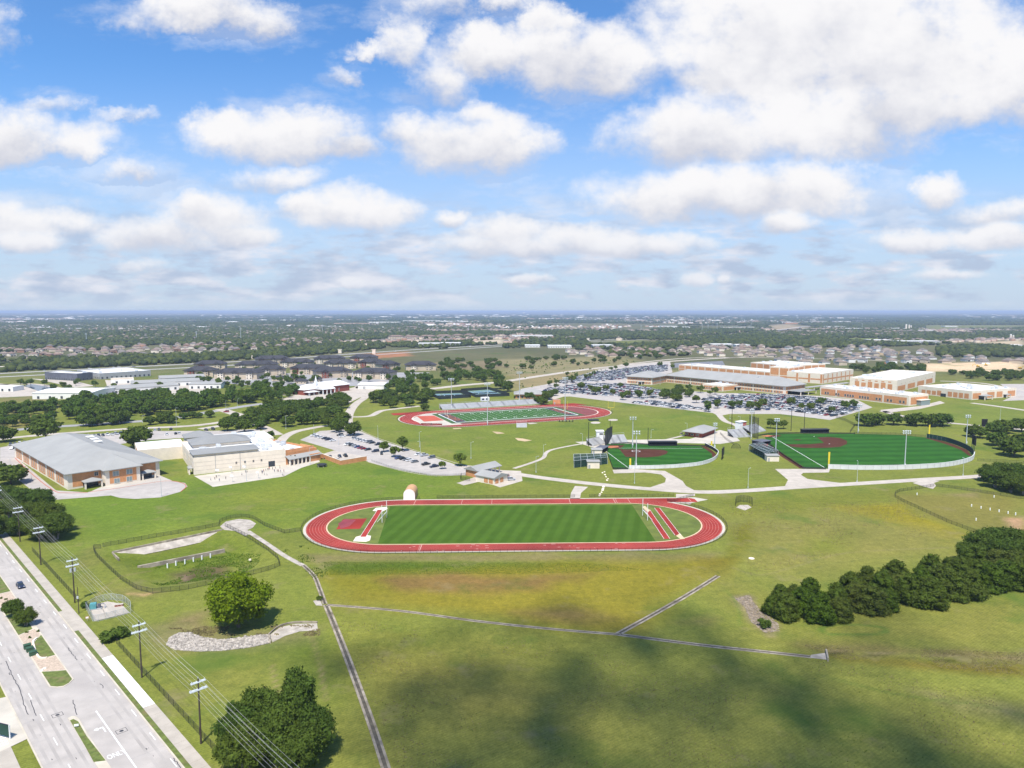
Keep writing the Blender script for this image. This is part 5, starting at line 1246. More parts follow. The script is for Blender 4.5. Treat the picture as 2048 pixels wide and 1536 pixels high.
tag(mb.build('drain_cover', M['limestone']), 'small round pale drain on the grassy side of the basin', 'drain')
p = g(1503, 1117); tag(MB().tube((p[0], p[1], 0), (p[0], p[1], .14), 1.05, 1.0, 18).build('manhole_cover', M['limestone'], None), 'round pale concrete manhole in the meadow beyond the track', 'manhole')
for i, (px, py) in enumerate(((1834, 990), (1988, 995), (1943, 1013), (1962, 1017), (1980, 1020.5), (1998, 1024), (2016, 1027.5), (2031, 1030), (1952, 1041))):
    p = g(px, py); tag(MB().tube((p[0], p[1], 0), (p[0], p[1], .95), .22, .2, 8).tube((p[0], p[1], .95), (p[0], p[1], 1.15), .26, .08, 8).build('marker_post', M['paint_white']), 'short white marker post in the fenced paddock, %s from the meadow end' % nth(i + 1), 'post', 'white marker posts in the paddock')

# ------------------------------------------------------------------ power poles and wires
def upole():
    a = MB().tube((0, 0, -.3), (0, 0, 14.2), .21, .14, 8)
    c1 = MB().box(-1.45, -.18, 13.25, 1.45, -.04, 13.5).box(-1.45, .16, 13.25, 1.45, .3, 13.5); c2 = MB().box(-1.75, -.2, 11.6, 1.75, -.04, 11.9).box(-1.75, .16, 11.6, 1.75, .32, 11.9)
    ins = MB()
    for x in (-1.3, 0.35, 1.3): ins.tube((x, .05, 13.5), (x, .05, 13.85), .09, .06, 6)
    ins.tube((0, 0, 14.2), (0, 0, 14.55), .09, .05, 6)
    for x in (-1.6, -.8, .8, 1.6): ins.tube((x, .05, 11.9), (x, .05, 12.2), .09, .06, 6)
    return [('shaft', a, 'pole_wood'), ('crossarm', c1, 'arm_white'), ('crossarm', c2, 'arm_white'), ('insulator', ins, 'galv')]
pole_meshes = [(n_, b_.mesh(n_, [M[m_]])) for n_, b_, m_ in upole()]
PB = [(398, 1489), (281, 1356), (151, 1205), (85, 1129), (41, 1083)]
po = sum(rs(*p)[1] for p in PB) / 5; ps = [rs(*p)[0] for p in PB]; gap_ = (ps[4] - ps[0]) / 4
s_list = [ps[0] - gap_ * 1.05] + ps + [ps[4] + gap_ * (k + 1) for k in range(4)]
ra = math.atan2(NYr, NXr); pole_pos = []
PL = ['rising out of the trees at the bottom edge', 'beside the new white pavement', 'beside the overgrown bush above the rubble bed', 'next to the utility pad', 'just past the roadside oaks', 'at the edge of the roadside oaks', 'behind the roadside oaks', 'farther up the avenue', 'far up the avenue', 'furthest up the avenue']
for i, s_ in enumerate(s_list):
    p = rd(s_, po); pole_pos.append(p)
    t = thing('utility_pole', 'dark wooden power pole with pale crossarms ' + PL[i], 'utility pole', (p[0], p[1], 0), ra, 'power poles along the avenue')
    for n_, me_ in pole_meshes: put(me_, n_, t)
    if i == 3:
        MB().tube((-.55, 0, 9.8), (-.55, 0, 10.9), .3, .3, 10).tube((.55, 0, 9.8), (.55, 0, 10.9), .3, .3, 10).build('transformer', M['galv'], t)
WN = ['top wire nearest the road', 'top middle wire', 'top wire nearest the meadow', 'lower outer wire on the road side', 'lower inner wire on the road side', 'lower inner wire on the meadow side', 'lower outer wire on the meadow side']
for (x, z), wl_ in zip(((-1.3, 13.85), (0.35, 13.85), (1.3, 13.85), (-1.6, 12.2), (-.8, 12.2), (.8, 12.2), (1.6, 12.2)), WN):
    pts = []
    for a, b in zip(pole_pos, pole_pos[1:]):
        for k in range(8):
            t_ = k / 8; q = lerp(a, b, t_); pts.append((q[0] + NXr * x, q[1] + NYr * x, z - 4 * .45 * t_ * (1 - t_)))
    tag(MB().path(pts, .019, 4).build('power_line', M['wire']), 'pale overhead ' + wl_ + ' strung between the avenue poles', 'wire', 'power lines along the avenue')
p = g(158, 1227); t = thing('service_pole', 'thin short dark pole between utility pole and fenced pad', 'pole', (p[0], p[1], 0))
MB().tube((0, 0, -.2), (0, 0, 8.2), .13, .09, 7).build('shaft', M['pole_wood'], t); MB().box(-.25, -.3, 4.6, .25, -.08, 5.4).build('meter_box', M['galv'], t)
# shopping sign and shrubs at the avenue
sg = g(8, 1476); t = thing('monument_sign', 'green shop sign on white posts beside the pavement corner', 'sign', (sg[0], sg[1], 0), math.atan2(DY, DX) + math.radians(90 - 62))
MB().box(-1.6, -.06, .6, 1.6, .06, 3.1).build('panel', M['dark_green'], t); MB().box(-1.66, -.09, 3.1, 1.66, .09, 3.2).build('header', M['navy'], t)
for x in (-1.75, 1.75): MB().box(x - .09, -.09, 0, x + .09, .09, 3.25).build('post', M['paint_white'], t)
mb = MB()
for z, w in ((2.55, 1.1), (1.85, .8), (1.1, 1.0)): mb.box(-w, -.075, z, w, -.055, z + .3)
mb.build('lettering_panel', M['teal'], t)
for i, (px, py) in enumerate(((55, 1297), (60, 1303), (66, 1311))):
    p = g(px, py); t = thing('utility_cabinet', 'dark green hedge-like utility cabinet on the median gravel, %s from the trees' % nth(i + 1), 'cabinet', (p[0], p[1], .1), math.atan2(DY, DX), 'green cabinets on the median')
    MB().box(-.6, -.8, 0, .6, .8, 1.0).build('body', M['box_green'], t); MB().box(-.65, -.85, 1.0, .65, .85, 1.12).build('lid', M['box_green'], t)
p = g(153, 1456); t = thing('median_sign', 'small white sign lying low on the narrow turning median', 'sign', (p[0], p[1], .14), .3)
MB().box(-.45, -.03, .25, .45, .03, .75).build('panel', M['paint_white'], t); MB().tube((0, .05, 0), (0, .05, .7), .03).build('post', M['galv'], t)
p = g(91, 1341); rk = MB(); r8 = random.Random(8)
for k in range(3):
    x, y = p[0] + r8.uniform(-.8, .8), p[1] + r8.uniform(-.6, .6); rk.tube((x, y, .1), (x + .1, y, .55), .55, .2, 6)
tag(rk.build('pale_boulder', M['limestone']), 'heap of pale boulders at the tip of the grassed median', 'rocks')

# ------------------------------------------------------------------ light poles, floodlights, net poles
def lamp_parts(h, arm):
    a = MB().tube((0, 0, 0), (0, 0, .7), .28, .28, 8).tube((0, 0, .7), (0, 0, h), .11, .07, 7)
    b = MB().tube((0, 0, h - .1), (arm, 0, h + .1), .05, .05, 5).box(arm - .1, -.16, h + .02, arm + .65, .16, h + .18)
    return a.mesh('post', [M['galv']]), b.mesh('lamp_head', [M['galv']])
LAMPC = {}
LAMPS = [(756, 878, 26, 'by the hillside drive'), (839, 894, 30, 'on the lawn edge of the staff car park'), (841, 930, 54, 'in the middle of the staff car park'), (942, 917, 31, 'beside the drive past the staff car park'),
 (677, 890, 28, 'at the entrance of the staff car park'), (323, 993, 38, 'at the turning circle of the gymnasium'), (620, 929, 34, 'on the corner of the playground'), (493, 962, 40, 'at the edge of the playground'),
 (63, 960, 20, 'by the drive behind the gymnasium'), (21, 938, 20, 'by the far drive behind the gymnasium'), (1072, 945, 33, 'where the softball path leaves the drive'), (1087, 912, 22, 'on the bend of the softball path'),
 (1165, 888, 22, 'at the top of the softball path'), (1269, 967, 47, 'inside the drive loop by the softball field'), (1496, 976, 40, 'on the lawn between the two ball fields'), (1714, 964, 40, 'below the baseball outfield'),
 (1926, 951, 36, 'at the right hand end of the baseball outfield'), (1302, 876, 16, 'behind the softball dugout'), (1374, 862, 16, 'behind the concession stand'), (1480, 848, 14, 'on the lawn above the baseball stand'),
 (353, 851, 40, 'among the live oaks along the street'), (285, 846, 15, 'by the street crossing'), (108, 848, 16, 'beside the far street'), (452, 820, 18, 'near the street junction'), (475, 815, 18, 'past the street junction'),
 (572, 858, 26, 'by the loop drive in the oak grove'), (628, 870, 18, 'on the loop drive'), (565, 797, 14, 'before the church car park'), (729, 780, 30, 'on the church drive'), (621, 797, 28, 'in front of the church'),
 (1416, 790, 24, 'in the student car park by the oaks'), (1320, 770, 22, 'behind the oak island in the car park'), (1187, 760, 20, 'in the upper car park'), (1460, 838, 20, 'at the car park entrance'), (2000, 840, 26, 'on the lawn below the arts block')]
for i, (px, py, dy, where) in enumerate(LAMPS):
    h = round(min(14, max(6, hgt(px, py, dy))), 0); k = h
    if k not in LAMPC: LAMPC[k] = lamp_parts(h, 1.2)
    p = g(px, py); t = thing('street_lamp', 'pale metal lamp post ' + where, 'lamp post', (p[0], p[1], 0), random.uniform(0, 6), 'lamp posts across the campus')
    put(LAMPC[k][0], 'post', t); put(LAMPC[k][1], 'lamp_head', t)
def flood(px, py, dy, label, n=6, w=3.6, rot=0.0, rows=2, m='galv'):
    h = hgt(px, py, dy); p = g(px, py)
    t = thing('floodlight_mast', label, 'floodlight', (p[0], p[1], 0), rot, 'sports floodlights')
    MB().tube((0, 0, 0), (0, 0, h), .34, .16, 9).build('mast', M[m], t); MB().box(-.4, -.6, 1.5, .4, -.3, 3.2).build('control_box', M['ac_grey'], t)
    bar = MB()
    for r_ in range(rows): bar.box(-w / 2, -.08, h - .4 - r_ * 1.2, w / 2, .08, h - .25 - r_ * 1.2)
    bar.build('crossbar', M[m], t)
    for r_ in range(rows):
        for k in range(n // rows):
            x = -w / 2 + w * (k + .5) / (n // rows); z = h - .35 - r_ * 1.2
            MB().tube((x, -.1, z), (x, -.75, z - .45), .2, .42, 9).build('lamp', M['arm_white'], t)
    return t
flood(903, 818, 62, 'tall stadium floodlight mast behind the left of the grandstand', 8, 6)
flood(975, 850, 85, 'tall stadium floodlight mast on the near touchline towards the left', 8, 5)
flood(1130, 842, 88, 'tall stadium floodlight mast on the near touchline towards the right', 8, 5)
flood(1039, 805, 62, 'tall stadium floodlight mast behind the right of the grandstand', 8, 6)
flood(1272, 937, 76, 'softball floodlight mast standing at the left field fence', 6, 4.5)
flood(1265, 895, 62, 'softball floodlight mast behind the far dugout', 6, 5)
flood(1429, 900, 55, 'softball floodlight mast by the right field corner', 4, 3.2)
flood(1551, 912, 76, 'baseball floodlight mast beside the batting tunnels', 6, 3.6)
flood(1502, 878, 60, 'baseball floodlight mast behind the home stand', 6, 3.6)
flood(1809, 938, 78, 'baseball floodlight mast in front of the white outfield fence', 8, 5)
flood(1716, 866, 58, 'baseball floodlight mast beyond the third base side', 6, 4)
flood(1932, 891, 62, 'baseball floodlight mast behind the green outfield wall', 6, 4)
for i, (px, py, dy, lb) in enumerate(((1177, 892, 48, 'left of the softball stand'), (1220, 873, 32, 'behind the softball stand'), (1296, 880, 25, 'beside the softball dugout'), (1463, 868, 50, 'left of the baseball stand'), (1507, 858, 42, 'behind the baseball stand'), (1582, 862, 48, 'nearest the third base dugout'), (1608, 864, 42, 'at the end of the third base dugout'))):
    h = hgt(px, py, dy); p = g(px, py); t = thing('net_pole', 'tall black net pole ' + lb, 'pole', (p[0], p[1], 0), 0, 'black net poles at the ball fields')
    MB().tube((0, 0, 0), (0, 0, h), .22, .18, 8).build('shaft', M['black'], t); MB().box(-.35, -.35, 0, .35, .35, .12).build('base_plate', M['black'], t)
def screen(label, pts, h, m='mesh_screen'):
    l = gp(pts); t = thing('backstop_net', label, 'net'); MB().wall(l, .06, .3, h).build('netting', M[m], t)
    for p in l: MB().tube((p[0], p[1], 0), (p[0], p[1], h + .3), .14, n=7).build('post', M['black'], t)
screen('tall dark backstop net behind the softball plate', [(1210, 896), (1214, 890), (1224, 884)], 11)
screen('tall dark backstop net behind the baseball plate', [(1498, 872), (1508, 876), (1516, 878)], 15, 'mesh_black')
def goal(label, px, py, w, hbar, hup, m, rot, gate=True):
    p = g(px, py); t = thing('goal_post', label, 'goal', (p[0], p[1], 0), rot)
    MB().tube((-w / 2, 0, 0 if gate else hbar), (-w / 2, 0, hup), .12, n=7).build('upright', M[m], t); MB().tube((w / 2, 0, 0 if gate else hbar), (w / 2, 0, hup), .12, n=7).build('upright', M[m], t)
    MB().tube((-w / 2, 0, hbar), (w / 2, 0, hbar), .12, n=7).build('crossbar', M[m], t)
    if gate:
        MB().path([(-w / 2, 0, hbar), (-w / 2, 2.2, .1), (w / 2, 2.2, .1), (w / 2, 0, hbar)], .07, 5).build('back_frame', M[m], t)
        MB().add([(-w / 2, 0, hbar), (w / 2, 0, hbar), (w / 2, 2.2, .1), (-w / 2, 2.2, .1)], [(0, 1, 2, 3)]).build('net', M['mesh_grey'], t)
    else: MB().tube((0, 1.5, 0), (0, 1.5, hbar - 1), .2, n=7).tube((0, 1.5, hbar - 1), (0, 0, hbar), .15, n=7).build('gooseneck', M[m], t)
    return t
goal('white goal frame with tall uprights at the jump runway end of the dark turf', 769, 1040, 7.3, 2.6, 7.5, 'paint_white', math.pi / 2 - .1)
goal('white goal frame with tall uprights beside the twin red jump runways', 1290, 1036, 7.3, 2.6, 7.5, 'paint_white', -math.pi / 2 + .1)
q_ = xf([(FX + .6, 0)], FC, FA)[0]; t = goal('yellow football goal posts at the dark red end of the stadium', 1138, 823, 7.1, 3.05, 9.5, 'paint_yellow', FA + math.pi / 2, False); t.location = (q_[0], q_[1], 0)
q_ = xf([(-FX - .6, 0)], FC, FA)[0]; t = goal('pale football goal posts at the bright red end of the stadium', 888, 836, 7.1, 3.05, 7.5, 'limestone', FA - math.pi / 2, False); t.location = (q_[0], q_[1], 0)
goal('spare yellow goal posts beyond the stadium track end', 1222, 822, 5.6, 3, 9, 'paint_yellow', .2, False)
# wide banner on the stadium fence
bl = gp([(843, 850), (884, 851.5)])
st_line = xf([(-FH, -48)] + [p for p in oval(FH, 48) if p[0] < -FH + 1 and p[1] < 20][::-1][0:0] + [(0, -48), (FH, -48)], FC, FA)
fence('low fence along the near straight of the stadium track', xf([(-FH, -48), (FH, -48)], FC, FA), 1.1, 3.4, px=False, m='mesh_thin')
ov = oval(FH, 48); fence('low fence round the bright red end of the stadium track', xf([p for p in ov[27:54]], FC, FA), 1.1, 3.4, px=False, m='mesh_thin')
fence('low fence round the dark red end of the stadium track', xf([p for p in ov[:27]], FC, FA), 1.1, 3.4, px=False, m='mesh_thin')
t = thing('school_banner', 'school name banner lettered in black on the near stadium fence', 'banner'); p0, p1 = gp([(843, 849.5), (884, 850.5)]); ang = math.atan2(p1[1] - p0[1], p1[0] - p0[0]); c = lerp(p0, p1, .5)
t.location = (c[0], c[1] - .3, 0); t.rotation_euler = (0, 0, ang)
w_ = dist(p0, p1) / 2; MB().box(-w_, -.03, .1, w_, .03, 1.35).build('panel', M['track_red'], t)
letters('ROUSE', -w_ * .52, -.05, .75, 1.9, 0, 'black', t, 1.5, math.pi / 2); letters('RAIDERS', w_ * .5, -.05, .75, 1.9, 0, 'black', t, 1.25, math.pi / 2)
MB().add([(-.9, -.05, .75), (0, -.05, .2), (.9, -.05, .75), (0, -.05, 1.3)], [(0, 1, 2, 3)]).build('emblem', M['black'], t)

# ------------------------------------------------------------------ stands, dugouts, cages
def stand(label, a, b, rows, depth, h0, h1, name='bleachers', aisles=4, m='alum'):
    a, b = g(*a), g(*b); L_ = dist(a, b); t = thing(name, label, 'bleachers', (a[0], a[1], 0), math.atan2(b[1] - a[1], b[0] - a[0]))
    mb = MB()
    for k in range(rows):
        z = h0 + (h1 - h0) * k / rows; y = depth * k / rows; d = depth / rows
        mb.box(0, y, z - .1 if k else 0, L_, y + d, z).box(0, y + d * .55, z + .0, L_, y + d * .95, z + .4)
    mb.build('seating', M[m], t)
    for k in range(1, aisles):
        x = L_ * k / aisles; s_ = MB()
        for r_ in range(rows): s_.box(x - .6, depth * r_ / rows, h0 + (h1 - h0) * r_ / rows + .4, x + .6, depth * (r_ + 1) / rows, h0 + (h1 - h0) * r_ / rows + .46)
        s_.build('aisle', M['grey_wall'], t)
    MB().box(0, depth - .05, 0, L_, depth, h1 + .3).build('back_panel', M[m], t)
    MB().path([(0, depth, h1 + .3), (0, depth, h1 + 1.3), (L_, depth, h1 + 1.3), (L_, depth, h1 + .3)], .06, 5).build('rail', M['galv'], t)
    return t, L_
gs, L_ = stand('long silver grandstand along the far side of the stadium', (885, 820), (1080, 808), 12, 9, .8, 3.8, 'grandstand', 8)
p = g(975, 812); t = thing('press_box', 'white sign above the grandstand middle, built as a press box with dark windows', 'press box', (p[0] - 2, p[1] + 3, 0), math.radians(25))  # stands in for a white sign, its dark marks modelled as windows
MB().box(-4, 0, 4.4, 4, 3, 8.0).box(-3.5, .5, 0, -3, 1, 4.4).box(3, .5, 0, 3.5, 1, 4.4).build('wall', M['paint_white'], t)
for x in (-2.4, 1.6): MB().box(x - 1.2, -.05, 5.4, x + 1.2, .02, 6.9).build('window', M['glass'], t)
stand('small silver bleachers with roof rail on the lawn before the stadium', (1033, 855), (1054, 855), 4, 4, .5, 2.6, aisles=1)
stand('silver bleachers wrapping behind the softball plate', (1186, 893), (1212, 888), 6, 6, .8, 4.0, aisles=2); stand('silver bleachers along the far side of the softball infield', (1214, 888), (1256, 886), 7, 7, .8, 4.6, aisles=3)
stand('silver bleachers behind the baseball plate', (1468, 876), (1500, 874), 7, 8, .8, 4.6, aisles=3); stand('silver bleachers on the third base side of the baseball plate', (1505, 868), (1532, 862), 7, 8, .8, 4.6, aisles=3)
def boxbld(name, label, a, b, dep, h, m, roofm, cat='building', over=.4, slope=.3):
    q = Bld(name, label, a, b, None, dep, None, cat); q.walls(h, m)
    q.part('roof', MB().add([(-over, -over, h), (q.L + over, -over, h), (q.L + over, dep + over, h + slope), (-over, dep + over, h + slope), (-over, -over, h + .2), (q.L + over, -over, h + .2), (q.L + over, dep + over, h + slope + .2), (-over, dep + over, h + slope + .2)], [(0, 3, 2, 1), (4, 5, 6, 7), (0, 1, 5, 4), (1, 2, 6, 5), (2, 3, 7, 6), (3, 0, 4, 7)]), roofm)
    return q
q = boxbld('press_box', 'white press box above the softball stand', (1193, 884), (1207, 884), 4, 7.2, 'paint_white', 'white_roof', 'press box'); q.win('R', [q.L * .66], 4.9, 2.6, 1.3, 'glass', 'paint_white')
q = boxbld('press_box', 'white and red press box above the baseball stand', (1479, 862), (1492, 860), 4, 6.4, 'paint_white', 'white_roof', 'press box'); q.part('red_panel', MB().box(q.L * .5, -.08, 1, q.L + .05, .02, 6), 'bare_red')
for a, b, dep, h, lb in (((1184, 909), (1204, 909), 5, 2.8, 'tan block equipment room behind the softball dugout'), ((1175, 937), (1199, 937), 4, 3.8, 'cream shed before the softball batting cage'), ((1534, 923), (1558, 923), 4, 3.4, 'cream shed at the end of the baseball batting tunnels')):
    q = boxbld('equipment_shed', lb, a, b, dep, h, 'limestone', 'metal_roof', 'shed'); q.part('door', MB().box(.5, -.06, 0, 1.6, .02, 2.1), 'grey_wall')
def dugout(label, a, b, dep, roofm='black'):
    q = Bld('dugout', label, a, b, None, dep, 'dugouts', 'dugout')
    q.part('wall', MB().box(0, dep - .2, 0, q.L, dep, 2.6).box(0, 0, 0, .2, dep, 2.6).box(q.L - .2, 0, 0, q.L, dep, 2.6), 'navy'); q.part('roof', MB().box(-.3, -.8, 2.6, q.L + .3, dep + .3, 2.9), roofm)
    q.part('bench', MB().box(.6, dep - .9, .35, q.L - .6, dep - .45, .45), 'alum')
    for k in range(5): q.part('post', MB().tube((q.L * k / 4 * .98 + .1, .0, 0), (q.L * k / 4 * .98 + .1, .0, 2.6), .07, n=6), 'black')
    q.part('padded_rail', MB().box(.3, -.15, .0, q.L - .3, .05, 1.0), 'black')
dugout('black roofed dugout on the far side of the softball field', (1298, 892), (1354, 892), 4); dugout('dark roofed dugout beside the softball plate', (1204, 907), (1216, 900), 5, 'dark_wall')
dugout('long black dugout on the far side of the baseball field', (1606, 867), (1658, 866), 4); dugout('dark roofed dugout beside the baseball plate', (1521, 892), (1541, 889), 7, 'dark_wall')
def cage(label, P4, h, nx_, ny_, post=True):
    w = gp(P4); t = thing('batting_cage', label, 'batting cage'); c = lambda a, b: lerp(lerp(w[0], w[1], a), lerp(w[3], w[2], a), b)
    fr = MB(); nt_ = MB()
    for i in range(nx_ + 1):
        a, b = c(i / nx_, 0), c(i / nx_, 1); fr.path([(a[0], a[1], 0), (a[0], a[1], h), (b[0], b[1], h), (b[0], b[1], 0)], .09, 5)
    for j in range(ny_ + 1):
        a, b = c(0, j / ny_), c(1, j / ny_); fr.tube((a[0], a[1], h), (b[0], b[1], h), .09, n=5); nt_.add([(a[0], a[1], .1), (b[0], b[1], .1), (b[0], b[1], h - .1), (a[0], a[1], h - .1)], [(0, 1, 2, 3)])
    nt_.add([(p[0], p[1], h - .15) for p in w], [(0, 1, 2, 3)])
    fr.build('frame', M['galv'], t); nt_.build('netting', M['net_green'], t)
    struct('cage_floor', MB().sheet(w, .07), M['dark_green'])
cage('silver framed softball batting cage with dark green nets', [(1148, 936), (1215, 928), (1213, 920), (1147, 922)], 4.2, 5, 2)
cage('silver framed baseball batting tunnels with dark green nets', [(1530, 920), (1556, 914), (1524, 897), (1498, 902)], 4.2, 3, 7)
t = thing('pitching_screen', 'round topped dark netting hoop frame beside the baseball stand', 'net frame'); p = g(1472, 897)
MB().path([(p[0] + 3 * math.cos(i * .2618), p[1], 3.2 * math.sin(i * .2618) + .1) for i in range(13)], .1, 5).build('hoop', M['black'], t); MB().add([(p[0] + 3 * math.cos(i * .2618), p[1] + .04, 3.2 * math.sin(i * .2618) + .1) for i in range(13)], [tuple(range(13))]).build('netting', M['mesh_black'], t)
p = g(1523, 893); t = thing('clay_mound_bin', 'open red and orange clay bin by the baseball dugout', 'clay bin', (p[0], p[1], 0), -.3); MB().wall([(-4, -3), (4, -3), (4, 3), (-4, 3)], .3, 0, 1.2, True).build('wall', M['bare_red'], t); MB().add([(-3.8, -2.8, .5), (3.8, -2.8, .5), (3.8, 2.8, .5), (-3.8, 2.8, .5), (.5, .4, 1.7)], [(0, 1, 4), (1, 2, 4), (2, 3, 4), (3, 0, 4)]).build('clay_heap', M['orange_clay'], t)
# outfield fences
M['white_screen'] = mat('white_screen', (.62, .62, .60), .7, .06, .3)
def outfield(label, line, h, m, pm='galv'):
    l = smooth(gp(line), 5); t = thing('outfield_fence', label, 'fence'); MB().wall(l, .12, .1, h).build('screen', M[m], t); MB().wall(l, .3, h, h + .15).build('top_cap', M['paint_white' if m != 'dark_green' else 'dark_green'], t)
    for k in range(0, len(l), max(1, len(l) // 40)): MB().tube((l[k][0], l[k][1] - .14, 0), (l[k][0], l[k][1] - .14, h), .06, n=5).build('post', M['grey_wall'], t)
outfield('white screened outfield fence curving round the softball field', [(1258, 938), (1300, 938), (1350, 936), (1395, 931.5), (1420, 925), (1433, 917), (1437, 908)], 2.0, 'white_screen')
outfield('black padded fence at the softball right field corner', [(1410, 892), (1424, 899), (1433, 905), (1437, 909)], 2.0, 'black')
outfield('white screened outfield fence curving round the baseball field', [(1656, 938), (1730, 940), (1810, 939), (1880, 935), (1920, 929), (1944, 921), (1949, 912)], 2.6, 'white_screen')
outfield('dark green padded outfield wall of the baseball field', [(1853, 876), (1890, 883), (1920, 893), (1940, 903), (1947, 910)], 3.0, 'dark_green')
fence('black padded low wall along the softball foul line', [(1214, 898), (1216, 912), (1226, 939), (1256, 939)], 1.2, 2.6, m='mesh_screen'); fence('black padded low wall along the baseball first base line', [(1541, 892), (1570, 914), (1606, 938), (1652, 939)], 1.2, 2.6, m='mesh_screen')
fence('low black wall along the far side of the baseball field', [(1516, 872), (1540, 868), (1600, 867), (1710, 868)], 1.0, 3.2, m='mesh_screen'); fence('low black wall along the far side of the softball field', [(1222, 889), (1256, 887), (1296, 890), (1410, 893)], 1.0, 3.2, m='mesh_screen')
for px, py, dy, lb in ((1259, 936, 19, 'at the softball left field corner'), (1422, 892, 10, 'beside the softball right field wall'), (1656, 935, 31, 'at the near baseball corner'), (1857, 872, 22, 'at the far baseball corner')):
    h = hgt(px, py, dy); p = g(px, py); t = thing('foul_pole', 'bright yellow foul pole ' + lb, 'foul pole', (p[0], p[1], 0), 0, 'yellow foul poles'); MB().tube((0, 0, 0), (0, 0, h), .14, n=8).build('shaft', M['paint_yellow'], t); MB().box(.1, -.05, h * .12, .85, .05, h).build('wing', M['paint_yellow'], t)
def board(label, px, py, w, hb, ht, m, rot=0, name='scoreboard'):
    p = g(px, py); t = thing(name, label, 'scoreboard', (p[0], p[1], 0), rot); MB().box(-w / 2, -.2, hb, w / 2, .2, ht).build('panel', M[m], t)
    for x in (-w / 2 + .5, 0, w / 2 - .5): MB().box(x - .12, .22, 0, x + .12, .46, ht).build('post', M['black'], t)
board('black backed scoreboard beyond the softball right field', 1446, 918, 7, 2.2, 7, 'black', 1.15); board('tall black backed scoreboard beyond the baseball outfield', 1947, 905, 7, 5, 11, 'black', 1.25); board('dark scoreboard back among the oaks', 1968, 862, 4.2, 3.4, 9, 'black')
# basketball hoops, covered table, small equipment
for i, (px, py) in enumerate(((436, 952), (465, 964), (490, 945), (517, 957), (463, 946))):
    p = g(px, py); t = thing('basketball_hoop', 'white basketball hoop on the playground, %s from the gymnasium side' % nth(i + 1), 'basketball hoop', (p[0], p[1], 0), r5.uniform(-.4, .4), 'basketball hoops')
    MB().tube((0, 0, 0), (0, 0, 3.2), .07, n=6).build('post', M['galv'], t); MB().box(-.9, -.75, 2.9, .9, -.68, 4.0).build('backboard', M['paint_white'], t); MB().path([(.23 * math.cos(a * .785), -.98 + .23 * math.sin(a * .785), 3.05) for a in range(9)], .03, 4).build('rim', M['orange_paint'], t)
p = g(644, 933); t = thing('playground_shelter', 'small black round climbing dome on white feet beside the arcade', 'play frame', (p[0], p[1], 0)); MB().tube((0, 0, 1.2), (0, 0, 1.5), 3.0, 2.6, 16).build('top', M['black'], t)
for k in range(6): MB().tube((2.6 * math.cos(k * 1.047), 2.6 * math.sin(k * 1.047), 0), (2.6 * math.cos(k * 1.047), 2.6 * math.sin(k * 1.047), 1.2), .1, n=5).build('leg', M['limestone'], t)
p = g(1187, 841); t = thing('landing_mat', 'dark covered landing mat beside the throwing circles', 'mat', (p[0], p[1], 0), .2); MB().box(-4, -2.2, 0, 4, 2.2, .7).build('pad', M['dark_green'], t); MB().box(-4.1, -2.3, .7, 4.1, 2.3, .85).build('cover', M['navy'], t)
p = g(1132, 844); t = thing('blocking_sled', 'long low black training sled on the lawn below the stadium', 'sled', (p[0], p[1], 0)); MB().box(-6, -.2, .2, 6, .2, .4).build('beam', M['black'], t)
for k in range(5): MB().box(-5.6 + k * 2.7, -.6, .2, -5.0 + k * 2.7, .2, 1.6).build('pad', M['black'], t)
p = g(924, 967); struct('footpath', MB().strip(gp([(916, 967), (948, 960)]), 2.6, .06), M['concrete'])
r6 = random.Random(4)
stones = [(1205, 946), (1209, 944), (1210, 950), (1212, 954), (1216, 958), (1214, 961), (1207, 974), (1206, 978), (1205, 981), (1203, 985), (1200, 989), (1199, 992)]
for i, (px, py) in enumerate(stones):
    p = g(px, py); a = r6.uniform(.5, .9); mb = MB().tube((p[0], p[1], 0), (p[0] + .1, p[1], a * .7), a, a * .6, 7)
    tag(mb.build('stepping_boulder', M['limestone']), 'pale boulder in the line across the drive, %s from the batting cage' % nth(i + 1), 'boulder', 'pale boulders beside the drive')
# ------------------------------------------------------------------ trees
def ico(sub_=1):
    import bmesh
    bm = bmesh.new(); bmesh.ops.create_icosphere(bm, subdivisions=sub_, radius=1)
    bm.verts.ensure_lookup_table(); v = np.array([x.co[:] for x in bm.verts]); f = np.array([[q.index for q in p.verts] for p in bm.faces]); bm.free(); return v, f
IC1 = ico(1); IC2 = ico(2)
def raw_mesh(name, V_, F_, mats, mi=None):
    """V_ (n,3); F_ (m,k) same polygon size"""
    me = bpy.data.meshes.new(name); k = F_.shape[1]
    me.vertices.add(len(V_)); me.vertices.foreach_set('co', np.ascontiguousarray(V_, np.float32).ravel())
    me.loops.add(F_.size); me.loops.foreach_set('vertex_index', np.ascontiguousarray(F_, np.int32).ravel())
    me.polygons.add(len(F_)); me.polygons.foreach_set('loop_start', np.arange(0, F_.size, k, dtype=np.int32)); me.polygons.foreach_set('loop_total', np.full(len(F_), k, np.int32))
    for m in mats: me.materials.append(m)
    if mi is not None: me.polygons.foreach_set('material_index', np.ascontiguousarray(mi, np.int32))
    me.update(calc_edges=True); return me
